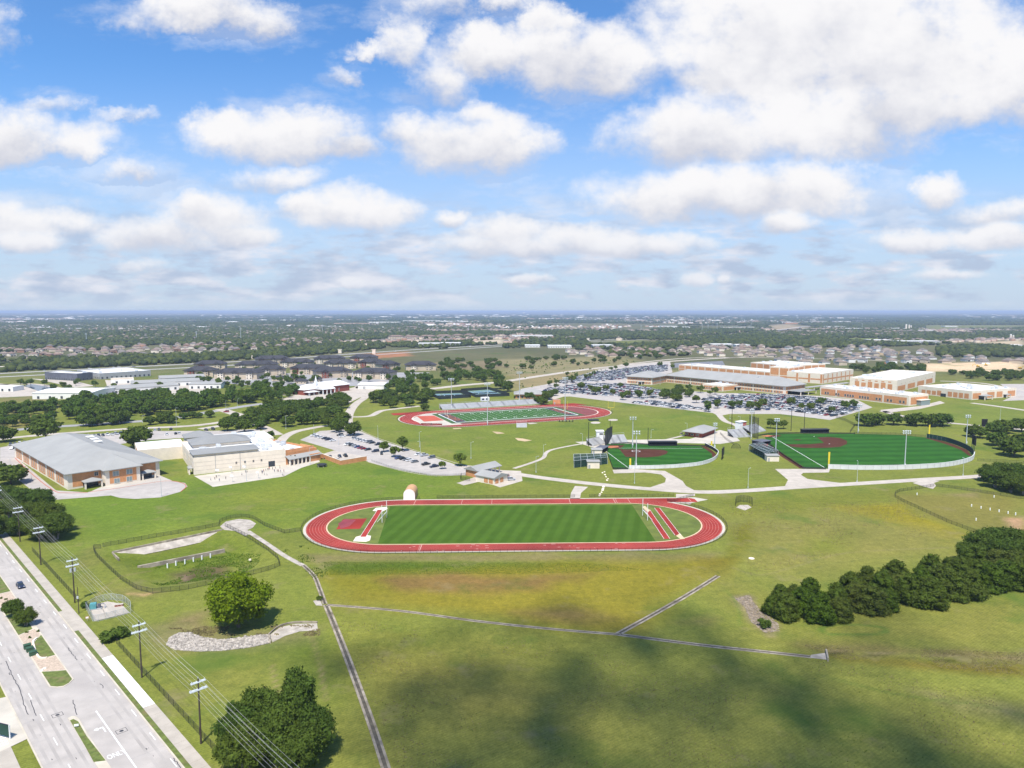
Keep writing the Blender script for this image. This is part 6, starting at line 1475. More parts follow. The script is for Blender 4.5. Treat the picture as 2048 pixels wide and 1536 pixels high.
def crown_mesh(name, seed, W_, H_, z0, nc, nl, ls, m, shape='oak', gap=.0):
    """clumps of leaf sprays filling an uneven crown"""
    r = np.random.default_rng(seed); cs = []; rad = []
    for i in range(nc):
        for _ in range(60):
            d = r.normal(size=3); d /= np.linalg.norm(d); q = r.uniform(.25, 1) ** .5
            c = d * q * np.array([W_ / 2, W_ / 2, H_ / 2]) * (.72 if r.uniform() < .78 else .98)
            if shape == 'cone':
                t = r.uniform(0, 1) ** 1.2; a = r.uniform(0, 6.283); rr = W_ / 2 * (1 - t ** 2.6) ** .6 * r.uniform(.4, .78)
                c = np.array([rr * math.cos(a), rr * math.sin(a), (t * .86 - .42) * H_])
            elif c[2] < -H_ * .22 and r.uniform() < .75: continue
            if all(np.linalg.norm((c - o) / np.array([1, 1, .8])) > W_ * .13 for o in cs): break
        cs.append(c); k = r.uniform(.11, .24) * W_ * (.72 if np.linalg.norm(c / np.array([W_, W_, H_])) > .40 else 1)
        if shape == 'cone': k = W_ * r.uniform(.14, .24) * (1.1 - .4 * max(0, c[2] / H_ + .42))
        rad.append(k)
    cs = np.array(cs); rad = np.array(rad); w = rad ** 2 / (rad ** 2).sum()
    ci = r.choice(nc, nl, p=w); d = r.normal(size=(nl, 3)); d[:, 2] += .35; d /= np.linalg.norm(d, axis=1)[:, None]
    lump = 1 + .22 * np.sin(d[:, 0] * 7 + ci * 1.7) * np.sin(d[:, 1] * 6 + ci) + .12 * np.sin(d[:, 2] * 9 + ci * 2.3)
    P_ = cs[ci] + d * (rad[ci] * lump * r.uniform(.72, 1.08, nl))[:, None] * np.array([1, 1, .82])
    nrm = d + r.normal(size=(nl, 3)) * .95; nrm[:, 2] += .25; nrm /= np.linalg.norm(nrm, axis=1)[:, None]
    a = np.cross(nrm, r.normal(size=(nl, 3))); a /= np.linalg.norm(a, axis=1)[:, None]; b = np.cross(nrm, a)
    s = (ls * r.uniform(.55, 1.35, nl))[:, None]; e = r.uniform(.5, .9, nl)[:, None]
    V_ = np.stack([P_ - a * s, P_ - b * s * e, P_ + a * s, P_ + b * s * e], 1).reshape(-1, 3)
    F_ = np.arange(nl * 4).reshape(-1, 4)
    iv, if_ = IC1; cv = []; cf = []
    for i in range(nc):
        k = len(iv) * i; sc = rad[i] * (.80 + .16 * np.sin(iv[:, 0] * 5 + i))
        cv.append(cs[i] + iv * sc[:, None] * np.array([1, 1, .8])); cf.append(if_ + k)
    cv = np.concatenate(cv); cf = np.concatenate(cf) + len(V_)
    cf4 = np.concatenate([cf, cf[:, 2:3]], 1)       # triangles beside quads: build by from_pydata for safety
    me = bpy.data.meshes.new(name); VV = np.concatenate([V_, cv]); VV[:, 2] += z0 + H_ / 2
    nF = len(F_); nT = len(cf)
    me.vertices.add(len(VV)); me.vertices.foreach_set('co', VV.astype(np.float32).ravel())
    lv = np.concatenate([F_.ravel(), cf.ravel()]).astype(np.int32); me.loops.add(len(lv)); me.loops.foreach_set('vertex_index', lv)
    me.polygons.add(nF + nT)
    st = np.concatenate([np.arange(nF) * 4, nF * 4 + np.arange(nT) * 3]).astype(np.int32); tt = np.concatenate([np.full(nF, 4), np.full(nT, 3)]).astype(np.int32)
    me.polygons.foreach_set('loop_start', st); me.polygons.foreach_set('loop_total', tt); me.materials.append(m); me.update(calc_edges=True)
    return me
def trunk_mesh(name, seed, h, rad, spread, m, multi=1):
    r = random.Random(seed); mb = MB()
    for k in range(multi):
        ox, oy = (r.uniform(-.5, .5), r.uniform(-.5, .5)) if multi > 1 else (0, 0); top = (ox * 2, oy * 2, h * .5)
        mb.tube((ox, oy, -.2), top, rad, rad * .7, 7)
        for j in range(4):
            a = j * 1.57 + r.uniform(-.4, .4); e = (top[0] + math.cos(a) * spread, top[1] + math.sin(a) * spread, h * r.uniform(.95, 1.4)); mid = lerp(top, e, .5); mid = (mid[0], mid[1], mid[2] + .3)
            mb.tube(top, mid, rad * .55, rad * .35, 5, False).tube(mid, e, rad * .35, rad * .1, 5, False)
    return mb.mesh(name, [m])
LEAF = {'oak': foliage('oak_leaf', (.074, .122, .020), .38), 'elm': foliage('elm_leaf', (.078, .138, .020), .38), 'jun': foliage('juniper_leaf', (.068, .112, .012), .45, (.135, .140, .034)),
        'big': foliage('pecan_leaf', (.125, .200, .010), .35), 'park': foliage('park_leaf', (.090, .145, .024), .3), 'wood': foliage('wood_leaf', (.035, .052, .022), .3)}
TK = {}
def kindof(k, n, W_, H_, z0, nc, nl, ls, leaf, shape, th, tr, bark='bark', multi=1):
    TK[k] = [(crown_mesh('crown', hash(k) % 1 + 37 * i + len(k) * 101, W_, H_, z0, nc, nl, ls, LEAF[leaf], shape), trunk_mesh('trunk', i, th, tr, W_ * .22, M[bark], multi), W_, H_ + z0) for i in range(n)]
kindof('live_oak', 6, 11, 6.2, 1.4, 22, 1300, .62, 'oak', 'oak', 3.0, .34)
kindof('near_oak', 4, 10, 7.2, 1.2, 30, 11000, .23, 'oak', 'oak', 3.4, .38, 'pale_bark', 2)
kindof('elm', 5, 8.5, 6.8, 1.0, 18, 900, .60, 'elm', 'oak', 3.0, .25)
kindof('juniper', 5, 8.4, 7.8, .1, 38, 9500, .21, 'jun', 'cone', 2.5, .22)
kindof('pecan', 1, 17.0, 12.6, 1.4, 44, 17000, .34, 'big', 'oak', 5, .5)
kindof('lot_tree', 5, 6, 5.0, 1.5, 14, 750, .42, 'park', 'oak', 3.0, .16)
kindof('shrub', 3, 3.2, 2.2, 0, 9, 700, .24, 'park', 'oak', .8, .07)
rt = random.Random(21); OCC = []
def tree(k, px, py, w, label, name='tree', cat='tree', group=None, world=None, h=None):
    i = rt.randrange(len(TK[k])); cm, tm, W0, H0 = TK[k][i]; p = world or g(px, py); s = w / W0
    zs = s * rt.uniform(.88, 1.12) if h is None else h / H0
    t = thing(name, label, cat, (p[0], p[1], ground_z([p[0]], [p[1]])[0] if k == 'shrub' else 0), rt.uniform(0, 6.28), group, (s, s * rt.uniform(.92, 1.08), zs))
    put(cm, 'crown', t); put(tm, 'trunk', t); OCC.append((p[0], p[1], w / 2)); return t
tree('pecan', 477, 1254, 18.4, 'big round bright green tree standing alone above the white rubble bed', h=14.6)
for px, py, w, h, lb in ((478, 1500, 9.5, 9, 'leftmost dark oak of the clump under the power lines'), (520, 1480, 9.5, 10, 'dark oak at the middle back of the clump under the power lines'), (595, 1465, 9.5, 12.5, 'tallest dark oak with bare pale limbs in the clump beside the channel'),
                         (560, 1520, 10.5, 10, 'rounded green oak at the front of the clump by the power lines'), (630, 1510, 8.5, 9.5, 'dark oak of the clump nearest the concrete channel'), (490, 1545, 9.5, 8.5, 'dark oak at the bottom edge below the power lines'), (600, 1556, 9.5, 9, 'dark oak at the bottom edge near the channel')):
    tree('near_oak', px, py, w, lb, 'live_oak', h=h, group='oak clump beside the channel')
for i, (px, py, w) in enumerate(((12, 1003, 9), (45, 1012, 11), (78, 1018, 11), (20, 1035, 12), (62, 1044, 12), (100, 1050, 12), (38, 1068, 12), (80, 1078, 13), (112, 1079, 12), (124, 1062, 9), (92, 1022, 8), (-10, 1075, 11))):
    tree('near_oak', px, py, w, 'dark live oak of the roadside thicket below the gymnasium, %s from its upper end' % nth(i + 1), 'live_oak', group='roadside live oaks', h=7.5 + (i % 3))
for i, (px, py, w) in enumerate(((28, 1235, 5.4), (52, 1252, 5.6))):
    tree('near_oak', px, py, w, ('smaller' if i == 0 else 'larger') + ' dark bushy tree on the grass of the avenue median', 'median_tree', group='trees on the median', h=5)
tree('shrub', 224, 1278, 6.5, 'overgrown light green bush between the utility pad and the power pole', 'bush', 'bush', h=3.2); tree('shrub', 240, 1272, 5, 'olive green bush beside the overgrown bush below the utility pad', 'bush', 'bush', h=2.8)
tree('shrub', 168, 1215, 2.8, 'dark bush against the corner of the utility pad fence', 'bush', 'bush'); tree('shrub', 1527, 1256, 3.6, 'small bright green bush at the edge of the rubble patch near the junipers', 'bush', 'bush', h=2.6); tree('shrub', 640, 1200, 2.2, 'low green tuft where the channels meet', 'bush', 'bush')
for i, (px, py) in enumerate(((54, 1266), (76, 1264), (60, 1277), (2, 1198), (12, 1200), (20, 1210), (8, 1215))): tree('shrub', px, py, .9, 'small dark garden shrub on the median gravel, %s among the plants there' % nth(i + 1), 'garden_shrub', 'shrub', 'median shrubs', h=.7)
JUN = [(1545, 1228, 7), (1572, 1238, 8), (1604, 1226, 8), (1640, 1243, 10), (1680, 1240, 9), (1672, 1215, 9), (1712, 1212, 9), (1742, 1222, 10), (1772, 1218, 8), (1762, 1192, 9), (1800, 1192, 9), (1815, 1205, 10), (1852, 1208, 11), (1838, 1180, 9), (1880, 1180, 10), (1905, 1195, 10), (1938, 1194, 10), (1925, 1168, 10),
       (1962, 1170, 11), (1982, 1180, 10), (2012, 1172, 11), (2046, 1178, 11), (2075, 1178, 11), (1950, 1140, 10), (1990, 1148, 11), (2030, 1150, 11), (2065, 1150, 11), (1560, 1200, 5), (1588, 1200, 5), (1620, 1196, 7), (1700, 1185, 8), (1730, 1178, 8), (1790, 1165, 8), (1860, 1155, 8), (1900, 1148, 8)]
for i, (px, py, w) in enumerate(sorted(JUN)):
    tree('juniper', px, py, w * rt.uniform(.88, 1.12), 'dense dark juniper in the long thicket on the meadow, %s from its left tip' % nth(i + 1), 'juniper', group='junipers in the meadow thicket', h=min(8.4, w * rt.uniform(.72, 1.0)))
for i, (px, py, w) in enumerate(((1965, 1118, 12), (1995, 1112, 13), (2025, 1118, 13), (2055, 1120, 13), (1940, 1125, 9), (2010, 1135, 12), (2042, 1140, 12))):
    tree('near_oak', px, py, w, 'green broadleaf tree rising behind the juniper thicket, %s along the back' % nth(i + 1), 'live_oak', group='broadleaf trees behind the junipers', h=w * .82)
for i, (px, py, w) in enumerate(((1728, 852, 15), (1750, 850, 14), (1787, 850, 14), (1830, 852, 15), (1858, 853, 15), (1885, 852, 15), (1946, 874, 13), (1960, 876, 12), (1990, 870, 14), (2008, 866, 15), (2043, 864, 15), (1995, 892, 14), (2028, 913, 17), (2046, 898, 16), (2010, 900, 13))):
    tree('live_oak', px, py, w, 'spreading live oak behind the baseball field, %s from the left in the scattered line' % nth(i + 1), 'live_oak', group='live oaks behind the baseball field', h=w * .62)
for i, (px, py, w) in enumerate(((1978, 963, 12), (1990, 975, 12), (2008, 962, 13), (2022, 984, 13), (2038, 966, 13), (2050, 990, 13), (2062, 975, 13))):
    tree('near_oak', px, py, w, 'dark live oak at the end of the drive above the paddock, %s from its left' % nth(i + 1), 'live_oak', group='live oaks above the paddock', h=w * .72)
# the oaks that stand alone or in short rows
for px, py, w, lb in ((275, 896, 19, 'large live oak between the gymnasium and the main block'), (92, 880, 20, 'wide live oak behind the gymnasium car park'), (85, 862, 15, 'live oak leaning over the far street'), (8, 884, 14, 'dark oak at the left edge above the car park'), (48, 909, 5, 'small bush tree at the gymnasium corner'), (22, 968, 15, 'wide oak by the drive behind the gymnasium'), (-6, 958, 13, 'dark oak at the very left edge by the drive'),
                      (708, 871, 12, 'live oak on the grass island at the car park entrance'), (540, 876, 7, 'small round tree behind the school roof'), (455, 862, 12, 'oak behind the main block roof'), (850, 821, 9, 'small round dark tree beside the stadium entrance'), (1000, 778, 16, 'broad oak beyond the tennis courts'), (1015, 783, 14, 'dark oak right of the tennis courts'), (1500, 862, 4, 'shrub by the baseball stand')):
    tree('live_oak' if w > 6 else 'shrub', px, py, w, lb, 'live_oak' if w > 6 else 'bush', 'tree' if w > 6 else 'bush')
for i, (px, py, w) in enumerate(((767, 904, 6.5), (790, 914, 7), (805, 902, 8.5), (921, 932, 8), (884, 938, 4.5))):
    tree('lot_tree', px, py, w, 'young tree on an island of the staff car park, %s from the school' % nth(i + 1), 'car_park_tree', group='staff car park trees')
for px, py, lb in ((1541, 857, 'leftmost shrub of three behind the baseball stand'), (1555, 858, 'middle shrub of three behind the baseball stand'), (1567, 858, 'rounded dark shrub nearest the third base dugout')): tree('lot_tree', px, py, 7, lb, 'bush', 'bush')
row = [(172, 852), (182, 853), (196, 851), (206, 850), (226, 850), (236, 848), (247, 843), (300, 850), (322, 847), (330, 846), (344, 847), (368, 838), (385, 836), (397, 836), (420, 835), (470, 838), (505, 826), (458, 848)]
for i, (px, py) in enumerate(row): tree('live_oak', px, py, rt.uniform(8, 14) if px < 350 else rt.uniform(7, 9), 'street oak along the far street behind the school, %s from the left' % nth(i + 1), 'live_oak', group='street oaks behind the school')
lots = [(1135, 752), (1152, 756), (1172, 758), (1180, 756), (1188, 752), (1222, 742), (1231, 740), (1252, 736), (1345, 738), (1320, 735), (1113, 769), (1135, 764), (1145, 766), (1180, 783), (1196, 789), (1162, 781), (1212, 783), (1225, 791), (1240, 777), (1255, 796), (1275, 791), (1278, 797), (1300, 795), (1190, 790), (1393, 806), (1414, 815), (1435, 817), (1465, 818), (1478, 816), (1500, 821),
        (1515, 821), (1525, 818), (1582, 815), (1602, 820), (1621, 823), (1640, 812), (1663, 826), (1690, 821), (1706, 816), (1378, 782), (1401, 786), (1420, 791), (1430, 789), (1246, 800), (1346, 803), (1416, 824), (1112, 778), (1100, 772)]
for i, (px, py) in enumerate(sorted(lots)): tree('lot_tree', px, py, rt.uniform(6, 9), 'small tree among the cars of the student car parks, %s from the left' % nth(i + 1), 'car_park_tree', group='student car park trees')
def grove(poly, n, k, w0, w1, label, name, group, sep=.62, seed=0):
    r = random.Random(seed + n); P_ = gp(poly); bx = [p[0] for p in P_]; by = [p[1] for p in P_]; out = []; tries = 0
    while len(out) < n and tries < n * 60:
        tries += 1; x, y = r.uniform(min(bx), max(bx)), r.uniform(min(by), max(by)); w = r.uniform(w0, w1)
        if not bool(inside(np.array([x]), np.array([y]), P_)[0]): continue
        if any(math.hypot(x - a, y - b) < sep * (w / 2 + c) for a, b, c in OCC): continue
        out.append((x, y, w)); OCC.append((x, y, w / 2))
    out.sort(key=lambda q: q[0] / q[1])
    for i, (x, y, w) in enumerate(out): tree(k, 0, 0, w, label % nth(i + 1), name, 'tree', group, (x, y))
grove([(470, 866), (490, 835), (530, 812), (600, 812), (680, 822), (690, 835), (690, 864), (650, 870), (600, 850), (540, 862)], 44, 'live_oak', 9, 14, 'grey green live oak in the grove behind the school, %s from the left', 'live_oak', 'live oak grove behind the school')
grove([(630, 803), (700, 792), (712, 803), (692, 818), (640, 816)], 12, 'live_oak', 9, 13, 'live oak in the small grove before the church, %s from the left', 'live_oak', 'oaks before the church')
grove([(745, 812), (760, 792), (820, 786), (862, 790), (850, 812), (790, 816)], 20, 'live_oak', 9, 15, 'live oak on the lawn left of the stadium, %s from the left', 'live_oak', 'oaks left of the stadium')
grove([(1320, 802), (1330, 782), (1366, 778), (1382, 792), (1350, 804)], 13, 'live_oak', 7, 11, 'live oak in the wooded island of the student car park, %s from the left', 'live_oak', 'oaks on the car park island')
grove([(120, 815), (230, 798), (330, 794), (440, 796), (590, 778), (598, 792), (520, 804), (440, 814), (330, 831), (200, 842), (125, 846)], 175, 'elm', 8, 13, 'green tree in the creek belt behind the far street, %s from the left', 'creek_tree', 'creek belt trees', .42)
grove([(0, 822), (110, 812), (112, 826), (0, 836)], 26, 'elm', 7, 11, 'bushy tree in the hedge across the left field, %s from the left', 'field_tree', 'hedge trees in the left field')
grove([(0, 846), (70, 844), (110, 836), (100, 850), (0, 855)], 16, 'elm', 6, 10, 'tree along the near hedge of the left field, %s from the left', 'field_tree', 'near hedge trees')
grove([(765, 778), (820, 760), (880, 752), (1000, 746), (1012, 764), (930, 766), (860, 778), (800, 786)], 46, 'elm', 8, 13, 'green tree in the wood above the tennis courts, %s from the left', 'wood_tree', 'wood above the tennis courts')
grove([(512, 802), (520, 776), (590, 780), (584, 800)], 14, 'elm', 7, 11, 'tree in the strip left of the church, %s from the left', 'wood_tree', 'trees left of the church')
grove([(1690, 740), (1800, 735), (1858, 742), (1830, 750), (1720, 747)], 26, 'live_oak', 8, 14, 'oak in the belt behind the sports hall, %s from the left', 'live_oak', 'oak belt behind the sports hall')
grove([(1900, 744), (2060, 746), (2060, 764), (1980, 762), (1905, 754)], 28, 'live_oak', 8, 14, 'oak in the belt below the earthworks, %s from the left', 'live_oak', 'oak belt below the earthworks')
grove([(860, 724), (1000, 722), (1022, 742), (890, 747)], 34, 'live_oak', 7, 12, 'scrub oak at the edge of the vacant field, %s from the left', 'scrub_oak', 'scrub oaks at the vacant field')
grove([(1020, 722), (1320, 706), (1330, 716), (1120, 736), (1040, 742)], 34, 'live_oak', 7, 12, 'scrub oak across the vacant field before the houses, %s from the left', 'scrub_oak', 'scrub oaks before the houses')
grove([(430, 775), (600, 758), (640, 764), (560, 774), (440, 790)], 22, 'lot_tree', 6, 9, 'small tree around the apartment lawns, %s from the left', 'lawn_tree', 'trees around the apartment lawns')
grove([(30, 765), (110, 762), (340, 776), (330, 790), (150, 800), (30, 775)], 18, 'lot_tree', 6, 9, 'small tree among the warehouses and pond, %s from the left', 'lot_tree', 'trees among the warehouses')
grove([(340, 756), (640, 730), (870, 735), (800, 760), (500, 770), (360, 768)], 34, 'lot_tree', 6, 9, 'small tree between the apartment blocks, %s from the left', 'lawn_tree', 'trees between the apartments')
grove([(1090, 812), (1050, 800), (1090, 784), (1120, 786)], 7, 'live_oak', 8, 12, 'oak right of the field house, %s from the left', 'live_oak', 'oaks by the field house')
grove([(372, 764), (520, 757), (700, 757), (800, 750), (860, 748), (800, 764), (600, 768), (420, 770)], 26, 'elm', 6, 9, 'tree along the front of the apartment blocks, %s from the left', 'lawn_tree', 'trees fronting the apartments')
# white rubble bed
RB = gp([(333, 1290), (338, 1276), (358, 1266), (380, 1266), (400, 1274), (440, 1280), (480, 1276), (520, 1270), (541, 1271), (541, 1286), (500, 1295), (440, 1302), (390, 1303), (350, 1300)])
rv = []; rf_ = []; r_ = np.random.default_rng(2); bx = [p[0] for p in RB]; by = [p[1] for p in RB]
X_ = r_.uniform(min(bx), max(bx), 9000); Y_ = r_.uniform(min(by), max(by), 9000); ok = inside(X_, Y_, RB); X_, Y_ = X_[ok], Y_[ok]
iv, jf = IC1; n_ = len(X_); sz = r_.uniform(.10, .32, n_) * (1 + (r_.uniform(size=n_) > .97) * .8)
V_ = iv[None] * (sz[:, None, None] * r_.uniform(.6, 1.25, (n_, len(iv), 1))) * np.array([1, 1, .7]) + np.stack([X_, Y_, sz * .25 + .03], 1)[:, None]
kind(put(raw_mesh('rubble', V_.reshape(-1, 3), (jf[None] + (np.arange(n_) * len(iv))[:, None, None]).reshape(-1, 3), [M['riprap']]), 'rubble'), 'stuff')
struct('rubble_base', MB().sheet(RB, .04), mat('rubble_base', (.44, .39, .33), .9, .25, .7))
RB2 = gp([(1470, 1197), (1498, 1190), (1520, 1220), (1555, 1245), (1560, 1262), (1530, 1266), (1502, 1244), (1490, 1215)])
bx = [p[0] for p in RB2]; by = [p[1] for p in RB2]; X_ = r_.uniform(min(bx), max(bx), 2600); Y_ = r_.uniform(min(by), max(by), 2600); ok = inside(X_, Y_, RB2); X_, Y_ = X_[ok], Y_[ok]; n_ = len(X_); sz = r_.uniform(.08, .26, n_)
V_ = iv[None] * (sz[:, None, None] * r_.uniform(.6, 1.25, (n_, len(iv), 1))) * np.array([1, 1, .6]) + np.stack([X_, Y_, sz * .2], 1)[:, None]
kind(put(raw_mesh('debris', V_.reshape(-1, 3), (jf[None] + (np.arange(n_) * len(iv))[:, None, None]).reshape(-1, 3), [mat('brush_debris', (.26, .21, .16), .95, .4, .9)]), 'debris'), 'stuff')
# tussocks and weeds along the ditches and basin
def tufts(name, poly, n, s0, s1, m, seed, zf=False, clump=0):
    r = np.random.default_rng(seed); P_ = gp(poly); bx = [p[0] for p in P_]; by = [p[1] for p in P_]
    X_ = r.uniform(min(bx), max(bx), n); Y_ = r.uniform(min(by), max(by), n); ok = inside(X_, Y_, P_)
    if clump: ok &= fbm(X_, Y_, clump, seed) > .52
    X_, Y_ = X_[ok], Y_[ok]; k = len(X_); z = ground_z(X_, Y_) if zf else np.zeros(k)
    s = r.uniform(s0, s1, k); a = r.uniform(0, 3.14, k); ca, sa = np.cos(a), np.sin(a); V_ = []; 
    for t in range(3):
        b = a + t * 1.05; dx, dy = np.cos(b) * s * .6, np.sin(b) * s * .6; lx, ly = r.normal(size=k) * s * .3, r.normal(size=k) * s * .3
        V_ += [np.stack([X_ - dx, Y_ - dy, z], 1), np.stack([X_ + dx, Y_ + dy, z], 1), np.stack([X_ + lx, Y_ + ly, z + s], 1)]
    V_ = np.stack(V_, 1).reshape(-1, 3)
    return kind(put(raw_mesh(name, V_, np.arange(len(V_)).reshape(-1, 3), [m]), name), 'stuff')
M['weed'] = mat('weed', (.10, .15, .018), .8, .3, .5); M['dry_grass'] = mat('dry_grass', (.24, .20, .09), .9, .25, .5); M['reed'] = mat('reed', (.11, .18, .014), .8, .3, .3)
tufts('basin_grass', [(240, 1125), (440, 1090), (530, 1105), (480, 1150), (320, 1165), (260, 1150)], 14000, .12, .34, M['reed'], 3, True, 8)
tufts('ditch_grass', [(645, 1124), (1180, 1126), (1300, 1140), (1050, 1148), (660, 1150)], 16000, .06, .17, M['weed'], 4, False, 0)
tufts('weeds', [(590, 1080), (640, 1110), (660, 1150), (630, 1160), (560, 1100)], 4000, .12, .4, M['weed'], 5, False, 7)
tufts('dry_grass', [(1590, 1288), (2048, 1306), (2048, 1350), (1700, 1325)], 9000, .08, .22, M['dry_grass'], 6, False, 9)
tufts('dry_grass', [(330, 1255), (640, 1250), (640, 1272), (400, 1272)], 3000, .15, .4, M['dry_grass'], 7, False, 6)
tufts('weeds', [(670, 1240), (1240, 1290), (1640, 1320), (2048, 1400), (2048, 1536), (800, 1536)], 2600, .08, .22, M['weed'], 8, False, 14)
tufts('dry_grass', [(670, 1240), (1240, 1290), (1640, 1320), (2048, 1400), (2048, 1536), (800, 1536)], 12000, .1, .25, M['dry_grass'], 9, False, 18)
tufts('dry_grass', [(1440, 1010), (1800, 1000), (1900, 1060), (1500, 1150)], 9000, .12, .3, M['dry_grass'], 10, False, 16)
# ------------------------------------------------------------------ cars
def paint_m(name, c, metal=.2):
    m, nt, b = nodes(name); b.inputs['Roughness'].default_value = .3; b.inputs['Metallic'].default_value = 0; b.inputs['Coat Weight'].default_value = .12
    nt.links.new(mixc(nt, noise(nt, pos(nt, True), 1.2, 2), tuple(x * .93 for x in c), tuple(x * 1.05 for x in c)), b.inputs['Base Color']); return m
CARC = {'white': (.72, .72, .72), 'silver': (.42, .43, .45), 'grey': (.14, .145, .155), 'black': (.014, .014, .017), 'blue': (.03, .055, .16), 'red': (.26, .02, .025), 'tan': (.36, .31, .24), 'navy': (.018, .025, .055)}
CARM = {k: paint_m('car_' + k, v) for k, v in CARC.items()}
def car_meshes(style):
    L_ = {'saloon': 4.7, 'suv': 4.8, 'pickup': 5.6}[style]; w = .92
    h = {'saloon': .82, 'suv': .98, 'pickup': 1.0}[style]; top = {'saloon': 1.45, 'suv': 1.78, 'pickup': 1.85}[style]
    prof = {'saloon': [(-.5, .3), (-.5, .78), (-.44, h + .02), (-.14, h + .06), (.30, h), (.46, h - .12), (.5, .6), (.5, .3)],
            'suv': [(-.5, .32), (-.5, .9), (-.47, h + .05), (-.1, h + .08), (.26, h + .02), (.45, h - .05), (.5, .7), (.5, .32)],
            'pickup': [(-.5, .4), (-.5, h + .04), (-.2, h + .04), (0, h + .06), (.26, h + .02), (.46, h - .02), (.5, .75), (.5, .4)]}[style]
    def loft(mb, prof, wb, wt):
        zmx = max(z for _, z in prof); zmn = min(z for _, z in prof); vs = []; n = len(prof)
        for s in (-1, 1):
            for x, z in prof:
                f = (z - zmn) / (zmx - zmn); vs.append((x * L_, s * (wb + (wt - wb) * f), z))
        return mb.add(vs, [(i, (i + 1) % n, n + (i + 1) % n, n + i) for i in range(n)] + [tuple(range(n - 1, -1, -1)), tuple(range(n, 2 * n))])
    cabx = {'saloon': (-.42, -.30, .10, .25), 'suv': (-.49, -.45, .12, .25), 'pickup': (-.18, -.14, .1, .22)}[style]
    body = loft(MB(), prof, w, w - .06)
    x0, x1, x2, x3 = [c * L_ for c in cabx]; zt = top; zb = h
    body.add([(x1, -.68, zt), (x2, -.68, zt), (x2, .68, zt), (x1, .68, zt), (x1 + .02, -.71, zt - .07), (x2 - .02, -.71, zt - .07), (x2 - .02, .71, zt - .07), (x1 + .02, .71, zt - .07)], [(0, 1, 2, 3), (0, 4, 5, 1), (1, 5, 6, 2), (2, 6, 7, 3), (3, 7, 4, 0)])
    if style == 'pickup': body.mat(0).box(-.49 * L_, -.8, h + .02, -.2 * L_, -.72, h + .18).box(-.49 * L_, .72, h + .02, -.2 * L_, .8, h + .18)
    glass = MB().add([(x0, -.80, zb), (x3, -.80, zb), (x3, .80, zb), (x0, .80, zb), (x1, -.68, zt - .04), (x2, -.68, zt - .04), (x2, .68, zt - .04), (x1, .68, zt - .04)], [(0, 1, 5, 4), (1, 2, 6, 5), (2, 3, 7, 6), (3, 0, 4, 7)])
    wheel = MB().tube((0, -.12, 0), (0, .12, 0), .34, .34, 12); wheel.mat(1).tube((0, -.125, 0), (0, .125, 0), .2, .2, 8)
    lamps = MB().box(.485 * L_, -.8, .62, .503 * L_, -.45, .78).box(.485 * L_, .45, .62, .503 * L_, .8, .78)
    return L_, body.mesh('body', [M['paint_white']]), glass.mesh('window_glass', [M['glass']]), wheel.mesh('wheel', [M['tyre'], M['steel']]), lamps.mesh('headlight', [M['paint_white']])
CS = {k: car_meshes(k) for k in ('saloon', 'suv', 'pickup')}
rc = random.Random(5); CARN = 0
def car(x, y, a, label, colr=None, style=None, full=True, group='parked cars'):
    global CARN
    colr = colr or rc.choice(['white'] * 11 + ['silver'] * 5 + ['grey'] * 3 + ['black'] * 4 + ['blue', 'red', 'tan', 'navy', 'navy']); style = style or rc.choice(['saloon', 'saloon', 'suv', 'suv', 'pickup'])
    L_, b, gl, wh, la = CS[style]
    kind_ = {'saloon': 'saloon car', 'suv': 'estate car', 'pickup': 'pickup truck'}[style]
    t = thing('car', ('%s %s ' % (colr, kind_)) + label, 'car', (x, y, .06), a, group)
    o = put(b, 'body', t); o.material_slots[0].link = 'OBJECT'; o.material_slots[0].material = CARM[colr]
    put(gl, 'window_glass', t)
    if full:
        for sx in (-.31, .31):
            for sy in (-.84, .84): put(wh, 'wheel', t, (sx * L_, sy, .32))
        put(la, 'headlights', t)
    CARN += 1; return t
p = g(41, 1174); car(p[0], p[1], math.atan2(DY, DX) + math.pi, 'driving down the avenue towards us', 'navy', 'saloon', group='cars on the avenue')
bays = MB()
def rowcars(pts, label, ang=None, cols=None):
    for i, (px, py) in enumerate(pts):
        q0 = g(*pts[max(0, i - 1)]); q1 = g(*pts[min(len(pts) - 1, i + 1)]); a = math.atan2(q1[1] - q0[1], q1[0] - q0[0]) + math.pi / 2 if ang is None else ang
        p = g(px, py); ux_, uy_ = math.cos(a), math.sin(a)
        for s_ in (-1.4, 1.4):
            e_ = (p[0] - uy_ * s_, p[1] + ux_ * s_); bays.strip([(e_[0] - ux_ * 2.7, e_[1] - uy_ * 2.7), (e_[0] + ux_ * 2.7, e_[1] + uy_ * 2.7)], .13, .066 + .0008 * (len(bays.f) % 7))
        car(p[0], p[1], a + rc.choice([0, math.pi]) + rc.uniform(-.04, .04), label % nth(i + 1), cols[i] if cols and i < len(cols) else None)
def c6(l): return [(x / 4 + 512, y / 4 + 780 + 1.5) for x, y in l]
def c5(l): return [(x / 4, y / 4 + 800 + 1.5) for x, y in l]
rowcars(c6([(465, 362), (492, 370), (520, 378), (550, 386), (580, 395), (615, 404)]), 'in the top row of the staff car park, %s from the left', cols=['white', 'silver', 'white', 'black', 'navy', 'white'])
rowcars(c6([(672, 360), (692, 370)]), 'under the oaks at the staff car park entrance, %s of two', cols=['black', 'white'])
rowcars(c6([(795, 385), (815, 392), (836, 398), (858, 404), (882, 410), (905, 416), (928, 422)]), 'in the far row of the staff car park, %s from the left', cols=['silver', 'white', 'silver', 'white', 'white', 'grey', 'black'])
